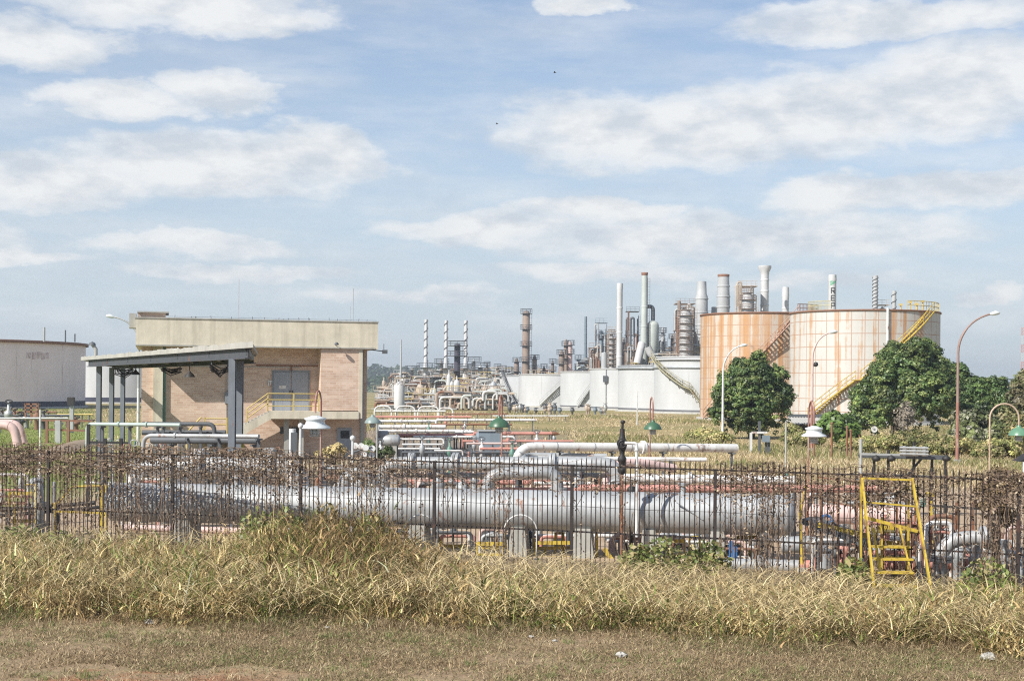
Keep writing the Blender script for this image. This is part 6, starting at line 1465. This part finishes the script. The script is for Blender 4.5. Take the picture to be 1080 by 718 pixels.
# ================================================================== low jumble of the process units
cols_ = [beige, whitefar, gal, browns, silver2, whitefar, beige, rustp, palegreen, greyd, gal]
def unit(label, px0, px1, ytop, D, seed, levels=3, m=None, bays=4, drums=2):
    rr = random.Random(seed); x0, x1 = XA(px0, D, 6), XA(px1, D, 6); H_ = ZA((px0+px1)/2, ytop, D); m = m or beige
    t = thing('process_unit', label, 'process unit', ((x0+x1)/2, D, 0), group='pipework units of the plant'); dp = 6
    b = MB()
    for i in range(bays+1):
        x = x0 + (x1-x0)*i/bays
        for y in (D, D + dp): b.bar((x, y, 0), (x, y, H_*rr.uniform(.7, 1.0)), .28)
    for k in range(1, levels+1):
        z = H_*k/levels - rr.uniform(0, .8)
        for y in (D, D + dp): b.bar((x0, y, z), (x1, y, z), .24)
        for x in (x0, x1): b.bar((x, D, min(z, H_*.65)), (x, D + dp, min(z, H_*.65)), .22)
    b.build('frame', m, t)
    for k in range(levels*7):
        z = H_*rr.uniform(.15, 1.0); a, c = sorted((rr.uniform(x0 - 1, x1), rr.uniform(x0, x1 + 1))); 
        if c - a < 2: c = a + 2.5
        if c - a > 5: c = a + rr.uniform(2, 5)
        y = D - rr.uniform(.2, 1.5); pts = [(a, y, z), (c, y, z)]
        if rr.random() < .6: pts = [(a, y, max(0.3, z - rr.uniform(1, 3)))] + pts
        if rr.random() < .6: pts = pts + [(c, y, max(.3, z - rr.uniform(1, 3)))]
        b = MB(); b.tube(rounded(pts, .8), rr.uniform(.08, .24), 7); b.build('pipe', rr.choice(cols_), t)
    for k in range(drums):
        x = rr.uniform(x0 + 1, x1 - 1); r_ = rr.uniform(.4, .8); z = H_*rr.uniform(.0, .4); h_ = rr.uniform(2.0, 4.5); b = MB()
        b.lathe([(r_*.6, z), (r_, z + .5), (r_, z + h_), (r_*.7, z + h_ + .5), (.1, z + h_ + .7), (.1, z + h_ + 1.3)], (x, D + dp*.4, 0), 14); b.build('vessel', rr.choice([whitefar, silver2, browns, beige]), t)
        b = MB(); b.tube([(x, D + dp*.4, 0), (x, D + dp*.4, z + .2)], r_*.55, 10); b.build('skirt', rr.choice([browns, beige]), t)
    for k in range(3):
        x = rr.uniform(x0, x1); z = H_*rr.uniform(.8, 1.0); b = MB(); b.bar((x - 1.5, D - .4, z + 1), (x + 1.5, D - .4, z + 1), .09)
        for q in (-1.5, -.75, 0, .75, 1.5): b.bar((x + q, D - .4, z), (x + q, D - .4, z + 1), .08)
        b.bar((x - 1.5, D - .4, z), (x + 1.5, D - .4, z), .14); b.build('railing', rr.choice([yellowp, m, m, beige]), t)
    return t
UN = [('high behind the slender spire', 414, 432, 392, 345, whitefar, 4), ('high behind the spiral stacks, left', 440, 470, 390, 350, beige, 5), ('high behind the purple column', 474, 506, 388, 352, browns, 5), ('high left of the tall lone brown column', 514, 546, 387, 356, beige, 5), ('high right of the tall lone brown column', 560, 584, 389, 356, whitefar, 4), ('around the foot of the slim blue-grey stack', 608, 624, 377, 344, bluegrey, 5), ('behind the plain silver stack', 648, 664, 362, 345, greyd, 6), ('behind the dome vessel', 684, 712, 366, 342, beige, 6), ('between the ribbed stacks', 742, 756, 345, 345, greyd, 6),
      ('left of the slender spire, beside the building corner', 398, 414, 408, 300, beige, 2), ('under the slender spire', 414, 436, 402, 296, whitefar, 3), ('under the leftmost spiral stack', 436, 458, 397, 298, beige, 4), ('under the middle spiral stack', 456, 478, 396, 292, beige, 4),
      ('under the purple column', 474, 494, 400, 288, browns, 4), ('between the right spiral stack and the domed tower', 494, 512, 396, 292, beige, 4), ('left of the first white tank, lower one', 508, 532, 404, 284, whitefar, 3), ('rear one left of the first white tank', 510, 540, 393, 335, beige, 4),
      ('low in front of the spire', 402, 430, 418, 236, whitefar, 2), ('low frames in front of the leftmost spiral stack', 432, 466, 414, 240, beige, 2), ('low frames with dark vessels under the purple column', 466, 500, 412, 236, browns, 3), ('low down left of the bright first tank', 498, 530, 410, 232, beige, 3),
      ('peeping over the first and second white tanks', 560, 592, 394, 335, beige, 4), ('peeping over the third white tank', 598, 632, 389, 338, browns, 4), ('peeping over the fourth white tank', 632, 660, 386, 336, greyd, 4), ('peeping over the fifth white tank', 656, 692, 383, 312, browns, 4), ('peeping over the nearest white tank', 690, 716, 373, 314, greyd, 5), ('beside the thick ribbed stacks behind the nearest white tank', 728, 740, 362, 315, whitefar, 5)]
for i, (lab, a, c, y, D, m_, lv) in enumerate(UN): unit('jumble of pipes and steel frames ' + lab, a, c, y, D, 40 + i, lv, m_, bays=3 + (c - a)//10, drums=1 + (c-a)//16)
for i, (px, y, wd, D, m_, lab) in enumerate([(500, 378, 3.4, 345, STACKM, 'thin grey column between right spiral stack and domed tower'), (514, 383, 3, 350, browns, 'thin brown column right of the domed tower'), (525, 386, 3.4, 340, beige, 'thin beige column left of the pale domed tower'), (537, 389, 3, 338, STACKM, 'thin grey column right of the pale domed tower'), (574, 386, 3.6, 345, beige, 'thin beige column right of the lone brown column'), (583, 380, 3.2, 340, browns, 'thin brown column left of the column trio'), (610, 376, 3.4, 345, STACKM, 'thin grey column right of the column trio'), (624, 368, 3.6, 336, beige, 'thin beige column right of the slim blue-grey stack'), (634, 352, 4, 345, bluegrey, 'blue-grey column inside the lattice tower'), (658, 356, 3.6, 332, browns, 'brown column right of the plain silver stack'), (699, 345, 4, 336, STACKM, 'grey column right of the dome vessel'), (709, 352, 3.6, 338, browns, 'brown column left of the ringed fat reactor'), (466, 380, 3, 345, browns, 'thin brown column left of the middle spiral stack'), (435, 388, 3, 345, beige, 'thin beige column left of the first spiral stack'), (507, 385, 5.5, 300, STACKM, 'short grey domed tower right of the spiral stacks'), (530, 388, 5, 320, whitefar, 'short pale domed tower left of the tall lone brown column'), (457, 396, 6, 292, whitefar, 'white round drum tower between the first two spiral stacks'), (518, 398, 4, 290, browns, 'squat brown column right of the short grey domed tower'), (440, 400, 4, 300, beige, 'squat beige column left of the leftmost spiral stack')]):
    stack(lab, px, y, wd, D, m_, [(1, 0), (1, .9), (.6, .97), (.2, 1)], plats=(.75, .93), name='column', cat='column', group='short plant columns')
t = thing('small_tank', 'small white vertical drum tank at the foot of the slender spire', 'tank', (XA(421, 225), 225, 0)); x = XA(421, 225); r_ = M(5.6, 225)
b = MB(); b.lathe([(r_, 0), (r_, 4.0), (r_*.5, 4.5), (0.01, 4.6)], (x, 225, 0), 24); b.build('shell', whitefar, t)
b = MB(); b.torus((x, 225, 5.2), r_*.95, .06); 
for k in range(10): b.bar((x + r_*.95*math.cos(k*PI/5), 225 + r_*.95*math.sin(k*PI/5), 4.0), (x + r_*.95*math.cos(k*PI/5), 225 + r_*.95*math.sin(k*PI/5), 5.2), .06)
b.build('handrail', beige, t)
# strip of low manifolds between the first white tanks and the field
for i, (a, c, y, D, lab) in enumerate([(536, 566, 430, 205, 'low valve rack before the first white tank'), (566, 596, 430.5, 204, 'low valve rack before the second white tank'), (596, 640, 431, 203, 'low valve rack before the third and fourth white tanks')]):
    x0, x1 = XA(a, D), XA(c, D); t = thing('valve_rack', lab, 'valve rack', ((x0+x1)/2, D, 0), group='low valve racks before the tank row'); rr = random.Random(60+i)
    b = MB(); b.bar((x0, D, .7), (x1, D, .7), .18); b.bar((x0, D+1, .9), (x1, D+1, .9), .18); b.build('pipe', whitefar, t)
    for k in range(9):
        x = rr.uniform(x0, x1); h_ = rr.uniform(.9, 1.7); b = MB(); b.lathe([(.15, 0), (.15, h_*.4), (.32, h_*.5), (.32, h_*.75), (.1, h_)], (x, D, 0), 8); b.torus((x, D, h_), .3, .05, n=10, m=4); b.build('valve_body', rr.choice([greyd, gal, beige, bluegrey]), t)
# striped mast at the right edge
D = 260; x = XA(1078.5, D, 15); t = thing('lattice_mast', 'thin red and white lattice mast at the right picture edge', 'mast', (x, D, 0)); H_ = ZA(1078, 345, D)
for k in range(10):
    a, c = H_*k/10, H_*(k+1)/10; b = MB(); w_ = .22
    for sx, sy in ((-w_, -w_), (w_, -w_), (0, w_)): b.bar((x + sx, D + sy, a), (x + sx, D + sy, c), .07)
    for q in range(3): b.bar((x - w_, D - w_, a + (c-a)*q/3), (x + w_, D - w_, a + (c-a)*(q+1)/3), .05)
    b.build('section', redp if k % 2 else whitefar, t)
# far white buildings under the hill
for i, (a, c, y0, y1, D, lab) in enumerate([(405, 416, 408, 424, 420, 'pale far building nearest to the brick building corner, under the wooded ridge'), (417, 428, 404, 415, 620, 'pale far building left of the leftmost spiral stack'), (434, 441, 406, 416, 640, 'tiny pale far building beside the slender spire'), (396, 405, 413, 424, 460, 'low pale far shed at the brick building corner')]):
    x0, x1 = XA(a, D), XA(c, D); H_ = ZA(a, y0, D); t = thing('far_building', lab, 'building', ((x0+x1)/2, D, 0), group='far buildings under the ridge')
    b = MB(); b.box(((x0+x1)/2, D + 5, H_/2), (x1-x0, 10, H_)); b.build('wall', whitefar, t)
    b = MB(); b.box(((x0+x1)/2, D + 5, H_ + .15), (x1-x0+.8, 10.8, .3)); b.build('roof', silver2, t)
    for k in range(3):
        b = MB(); b.box((x0 + (x1-x0)*(k+.5)/3, D - .02, H_*.6), ((x1-x0)*.16, .1, H_*.18)); b.build('window', glassd, t)
# ================================================================== trees and shrubs
def crown(lobes, n_leaf, size, cols, wts, core=.55, clump=.55, seedn=0, up=.35):
    """leaf clumps over and inside ellipsoid lobes (cx,cy,cz,rx,ry,rz)"""
    vol = np.array([l[3]*l[5]*l[4] for l in lobes])**.7; Vs = []
    nc = int(n_leaf/26); li = rng.choice(len(lobes), nc, p=vol/vol.sum()); Lb = np.array(lobes)[li]
    d = rng.normal(size=(nc, 3)); d[:, 2] = np.where(d[:, 2] < -.6, -d[:, 2], d[:, 2]); d /= np.linalg.norm(d, axis=1, keepdims=True)
    rad = np.where(rng.uniform(0, 1, nc) < .8, rng.uniform(.80, 1.10, nc), rng.uniform(core, .85, nc)); bump_ = 1 + .11*np.sin(d[:, 0]*9 + Lb[:, 0])*np.sin(d[:, 2]*8 + d[:, 1]*5)
    c = Lb[:, :3] + d*Lb[:, 3:6]*(rad*bump_)[:, None]
    hole = np.sin(c[:, 0]*1.9 + 1)*np.sin(c[:, 2]*2.3 + c[:, 1]*.7) + .5*np.sin(c[:, 0]*4.1 + c[:, 2]*3.7)
    kp = hole > -.85; c, d, Lb = c[kp], d[kp], Lb[kp]; nc = len(c)
    cr = rng.uniform(.6, 1.25, nc)*clump; k = 26
    ctint = palette(nc, cols, wts, .22)*(1 + .22*np.sin(c[:, 0]*.9 + c[:, 2]*1.3) + .15*np.sin(c[:, 2]*2.3 - c[:, 0]*1.7))[:, None]
    dd = rng.normal(size=(nc*k, 3)); dd /= np.linalg.norm(dd, axis=1, keepdims=True)
    P = np.repeat(c, k, 0) + dd*np.repeat(cr, k)[:, None]*rng.uniform(.55, 1.0, nc*k)[:, None]*[1, 1, .75]
    nr = dd + np.repeat(d, k, 0)*.7 + [0, 0, up] + rng.normal(0, .45, (nc*k, 3))
    ok = P[:, 2] > .05
    T = np.repeat(ctint, k, 0)*(1 + rng.normal(0, .16, (nc*k, 1)))
    return cards(P[ok], nr[ok], rng.uniform(.7, 1.35, ok.sum())*size, np.clip(T[ok], .008, .8), 1.5)
def trunk(t, x, y, h, r, seed, spread):
    rr = random.Random(seed); b = MB(); b.tube([(x, y, 0), (x + .1, y, h*.35), (x, y, h*.75)], [r*1.3, r, r*.5], 9); o = b.build('trunk', bark, t)
    b = MB()
    for k in range(9):
        a = rr.uniform(0, 2*PI); s_ = rr.uniform(.5, 1)*spread; z0_ = h*rr.uniform(.15, .5)
        b.tube([(x, y, z0_), (x + s_*.5*math.cos(a), y + s_*.5*math.sin(a), z0_ + h*.2), (x + s_*math.cos(a), y + s_*math.sin(a), z0_ + h*rr.uniform(.25, .45))], [r*.55, r*.35, r*.12], 6)
    b.build('limb', bark, o)
def tree(name, label, lobes, D, n, size, cols, wts, clump=.5, cat='tree', tr=.2, group=None, mat_=None, seed=1):
    L3 = []
    for (px, py, rx, ry, dd) in lobes:
        c = W(px, py, D + dd); L3.append((c.x, c.y, c.z, M(rx, D), max(.4, M((rx+ry)/2, D)), M(ry, D)))
    rx_ = random.Random(seed*7 + 3); base_n = len(L3)
    if cat == 'tree':
        for k in range(16):
            l = L3[rx_.randrange(base_n)]; a = rx_.uniform(-.3, PI + .3); q = rx_.uniform(.18, .34)
            L3.append((l[0] + l[3]*.92*math.cos(a), l[1] + rx_.uniform(-.8, .3)*l[4], l[2] + l[5]*.92*math.sin(a), l[3]*q, l[4]*q, l[5]*q*rx_.uniform(.8, 1.6)))
    x = sum(l[0] for l in L3)/len(L3); t = thing(name, label, cat, (x, D, 0), group=group)
    V, F, C = crown(L3, n, size, cols, wts, clump=clump); arrays_mesh('crown' if cat == 'tree' else 'foliage', V, F, C, mat_ or LEAF, t)
    h = max(l[2] for l in L3[:base_n])
    if cat == 'tree': trunk(t, x, D + .5, h, tr, seed, L3[0][3]*.8)
    else:
        b = MB(); rr = random.Random(seed)
        for k in range(7):
            a = rr.uniform(0, 2*PI); s_ = L3[0][3]*rr.uniform(.2, .7); b.tube([(x, D, 0), (x + s_*math.cos(a)*.6, D + s_*math.sin(a)*.6, h*.4), (x + s_*math.cos(a), D + s_*math.sin(a), h*.75)], [.05, .035, .015], 5)
        b.build('stem', bark, t)
    return t
GR = [(.115, .17, .05), (.08, .135, .04), (.165, .215, .065), (.23, .27, .09), (.045, .08, .025)]
tree('round_tree', 'round dark green tree in front of the left rusty tank', [(790, 412, 29, 31, 0), (784, 432, 31, 24, -.5), (806, 428, 25, 26, 0), (770, 416, 16, 20, -.3), (814, 404, 15, 19, .3), (792, 449, 26, 11, 0), (782, 389, 12, 10, 0), (802, 386, 10, 8, .5), (824, 420, 9, 14, 0)], 112, 78000, .128, GR, [2.4, 2.2, 2.6, 1.6, 1], clump=.30, tr=.22)
tree('broad_tree', 'broad dense dark green tree covering the lower right of the right rusty tank', [(957, 398, 34, 34, 0), (932, 424, 30, 28, -1), (965, 422, 38, 34, -1), (986, 408, 18, 26, 0), (916, 440, 19, 20, -1.5), (970, 378, 22, 17, 1), (908, 418, 9, 12, 0), (948, 374, 14, 10, 1), (935, 396, 18, 16, .3), (992, 392, 10, 12, 1), (925, 405, 14, 9, 0)], 108, 160000, .13, GR, [2.4, 2.2, 2.6, 1.8, 1], clump=.32, tr=.35, seed=4)
tree('spreading_tree', 'lower dark tree spreading to the right of the broad dense tree', [(1022, 414, 20, 16, 1), (1046, 413, 16, 13, 1), (1003, 408, 16, 22, 1.5), (1030, 430, 28, 13, .5), (1012, 398, 10, 8, 1), (1054, 422, 9, 10, 0)], 114, 56000, .13, GR, [3, 3, 1.2, .4, 2], clump=.36, tr=.25, seed=6)
OL = [(.19, .19, .08), (.25, .22, .12), (.13, .15, .05), (.30, .26, .16)]
tree('edge_tree', 'olive-brown thin tree at the right picture edge', [(1076, 424, 12, 16, 0), (1088, 412, 16, 20, 1), (1066, 442, 10, 12, 0)], 100, 16000, .15, OL, [2, 2, 2, 1], clump=.38, tr=.15, seed=7)
tree('green_shrub', 'fresh green shrub between the white bell lamp and the broad tree', [(882, 451, 17, 15, 0), (893, 458, 12, 12, 0)], 98, 5000, .2, [(.12, .20, .05), (.17, .26, .06), (.07, .12, .03)], [2, 2, 1], clump=.35, cat='shrub', seed=8)
tree('pale_shrub', 'pale flowering shrub right of the tall rust-red lamp pole', [(1028, 448, 22, 14, 0), (1045, 460, 20, 14, 0), (1018, 462, 16, 12, -1)], 92, 8000, .17, [(.33, .33, .22), (.22, .25, .10), (.45, .43, .34), (.16, .19, .07)], [1.5, 2, .8, 1.5], clump=.4, cat='shrub', seed=9)
tree('dead_shrub', 'bare grey-brown dead shrub at the foot of the broad tree', [(955, 443, 8, 16, -3)], 98, 1500, .13, [(.30, .26, .21), (.22, .19, .15)], [1, 1], clump=.4, cat='shrub', seed=10, mat_=DRYLEAF)
YG = [(.31, .30, .11), (.42, .36, .17), (.23, .25, .09), (.48, .40, .22)]
for i, (px, py, rx, ry, D, lab) in enumerate([(965, 466, 36, 10, 88, 'wide yellow-green thicket right below the broad tree'), (925, 468, 22, 8, 92, 'yellow-green thicket below the round white sign'), (1000, 470, 26, 9, 84, 'yellow-green thicket around the tall rust-red lamp pole'), (1050, 474, 22, 9, 82, 'yellow-green thicket beside the side-on green lamp'),
          (742, 459, 18, 7, 108, 'low olive bush left of the round tree'), (757, 463, 14, 6, 100, 'low olive bush at the white lamp pole foot'), (850, 463, 18, 6, 96, 'low dry bush between round tree and white bell lamp'), (900, 470, 16, 6, 88, 'low dry bush left of the trestle'), (836, 458, 10, 8, 104, 'thin green bush at the right flank of the round tree'), (1075, 458, 12, 18, 84, 'tall olive bush at the right picture edge')]):
    tree('thicket', lab, [(px, py, rx, ry, 0), (px - rx*.5, py + ry*.4, rx*.6, ry*.8, -.5), (px + rx*.5, py + ry*.3, rx*.6, ry*.8, .5)], D, 11000, .10, YG, [2, 2, 2, 1], clump=.26, cat='bush', group='bushes in the dry field', seed=20+i, mat_=BLADE)
tree('dark_bush', 'dark green bush at the foot of the brick building right corner', [(395, 473, 13, 8, 0), (404, 477, 9, 6, 0)], 66, 3000, .12, [(.07, .10, .03), (.11, .14, .05)], [1, 1], clump=.25, cat='bush', seed=31)
tree('dry_bush', 'straw-coloured bush in front of the small grey door', [(352, 476, 10, 6, 0), (345, 481, 12, 5, 0)], 60, 2500, .10, [(.45, .36, .18), (.34, .28, .13)], [1, 1], clump=.25, cat='bush', seed=32, mat_=BLADE)
# dry brush standing in the fence on the right
tree('creeper_bush', 'dark dead bush tangled in the fence near the right edge', [(1055, 510, 9, 18, 0), (1047, 536, 13, 18, 0), (1062, 548, 8, 14, 0), (1040, 520, 5, 9, 0)], 26.9, 2000, .048, [(.22, .16, .09), (.34, .25, .13), (.13, .10, .06)], [1, 1, 1], clump=.13, cat='bush', seed=33, mat_=DRYLEAF)
# ================================================================== far wooded ridge
def ridge(name, D, prof, thick, m, seed, px0=-900, px1=2000, step=7):
    rr = np.random.default_rng(seed); px = np.arange(px0, px1, step); base = np.interp(px, [p[0] for p in prof], [p[1] for p in prof])
    V = []; rows = 9
    for j in range(rows):
        f = j/(rows-1); hh = math.sin(min(1, f*1.25)*PI/2) if f < .8 else 1 - (f-.8)*2
        for i, p in enumerate(px):
            y = base[i]; z = (HOR - y)/FOC*D + EYE; z = z*hh*(1 + .0) + rr.normal(0, 1.1)*(hh > .3)
            V.append(((p - 540)*D/FOC, D + thick*(f - .5), max(-2, z)))
    n = len(px); b = MB(); b.add(V, [(j*n+i, j*n+i+1, (j+1)*n+i+1, (j+1)*n+i) for j in range(rows-1) for i in range(n-1)], True)
    return b.build(name, m, kind='structure')
wood = concrete_mat('far_woods', (.07, .10, .05), .3)
m, nt_, bb_ = nodes_of('far_woodland'); tc = N(nt_, 'ShaderNodeNewGeometry').outputs['Position']
L(nt_, mix(nt_, ramp(nt_, noise(nt_, tc, .12, 5, .7), [(.35, 0), (.65, 1)]), (.035, .06, .025), (.12, .15, .07)), bb_.inputs['Base Color']); bb_.inputs['Roughness'].default_value = 1; bb_.inputs['Specular IOR Level'].default_value = 0
ridge('hills', 1500, [(-900, 396), (0, 400), (330, 392), (400, 388), (440, 389), (500, 391), (560, 398), (700, 404), (1060, 401), (1100, 396), (2000, 398)], 260, m, 1)
ridge('hills', 1000, [(-900, 402), (100, 405), (380, 403), (470, 402), (560, 406), (1020, 406), (1060, 402), (1120, 398), (2000, 402)], 120, m, 2)
def wood_canopy():
    """tree crowns that roughen the ridge"""
    n = 2600; px = rng.uniform(-200, 1300, n); D = np.where(rng.uniform(0, 1, n) < .6, 1430.0, 960.0) + rng.uniform(-50, 30, n)
    base = np.where(D > 1200, np.interp(px, [-900, 0, 330, 400, 440, 500, 560, 700, 1060, 1100, 2000], [396, 400, 392, 388, 389, 391, 398, 404, 401, 396, 398]), np.interp(px, [-900, 100, 380, 470, 560, 1020, 1060, 1120, 2000], [402, 405, 403, 402, 406, 406, 402, 398, 402]))
    zt = (HOR - base)/FOC*D + EYE; z = zt*rng.uniform(.15, 1.02, n); R_ = rng.uniform(3, 7, n); k = 22
    c = np.stack([(px - 540)*D/FOC, D - 60*(1 - z/zt) - 10, z], 1); d = rng.normal(size=(n*k, 3)); d /= np.linalg.norm(d, axis=1, keepdims=True)
    P = np.repeat(c, k, 0) + d*np.repeat(R_, k)[:, None]*[1, .8, .7]
    V, F, C = cards(P, d + [0, 0, .4], rng.uniform(2.0, 4.0, n*k), np.repeat(palette(n, [(.05, .085, .03), (.08, .11, .045), (.035, .06, .025), (.11, .13, .06)], [2, 2, 1, 1]), k, 0), 1.2)
    arrays_mesh('far_woods', V, F, C, LEAF, kind='stuff', label='far bluish woodland covering the ridge behind the plant', cat='woodland')
wood_canopy()
# ================================================================== small birds
for px, py, D, lab in ((585, 77, 150, 'tiny dark bird high in the sky above the plant'), (524, 131, 165, 'tiny dark bird lower left of the other, beside the big cloud')):
    c = W(px, py, D); t = thing('bird', lab, 'bird', tuple(c), group='birds in the sky'); b = MB()
    b.tube([c + Vector((-.13, 0, -.02)), c + Vector((-.08, 0, 0)), c + Vector((.02, 0, .01)), c + Vector((.10, 0, .03)), c + Vector((.15, 0, .03)), c + Vector((.19, 0, .02))], [.01, .035, .045, .03, .028, .004], 8)
    for s_ in (-1, 1):
        q = [c + Vector((-.05, s_*.03, .02)), c + Vector((.07, s_*.03, .02)), c + Vector((.03, s_*.22, .12)), c + Vector((-.06, s_*.38, .07)), c + Vector((-.07, s_*.2, .10))]
        b.add(q + [p + Vector((0, 0, -.008)) for p in q], [(0, 1, 2, 4), (4, 2, 3), (9, 7, 6, 5), (8, 7, 9)])
    b.build('body', black, t)
# ================================================================== air
if HAZE > 0:
    hz = MB(); x0, x1, y0, y1, z0, z1 = -1900, 1900, -60, 1800, -3, 38
    hz.box(((x0+x1)/2, (y0+y1)/2, (z0+z1)/2), (x1-x0, y1-y0, z1-z0))
    m = bpy.data.materials.new('haze_air'); m.use_nodes = True; nt_ = m.node_tree; nt_.nodes.clear(); o_ = N(nt_, 'ShaderNodeOutputMaterial'); v_ = N(nt_, 'ShaderNodeVolumePrincipled')
    v_.inputs['Color'].default_value = (.80, .88, .97, 1); v_.inputs['Density'].default_value = HAZE; v_.inputs['Anisotropy'].default_value = .3; L(nt_, v_.outputs[0], o_.inputs['Volume'])
    hz.build('haze', m, kind='stuff', label='pale blue air haze over the whole plant', cat='haze')
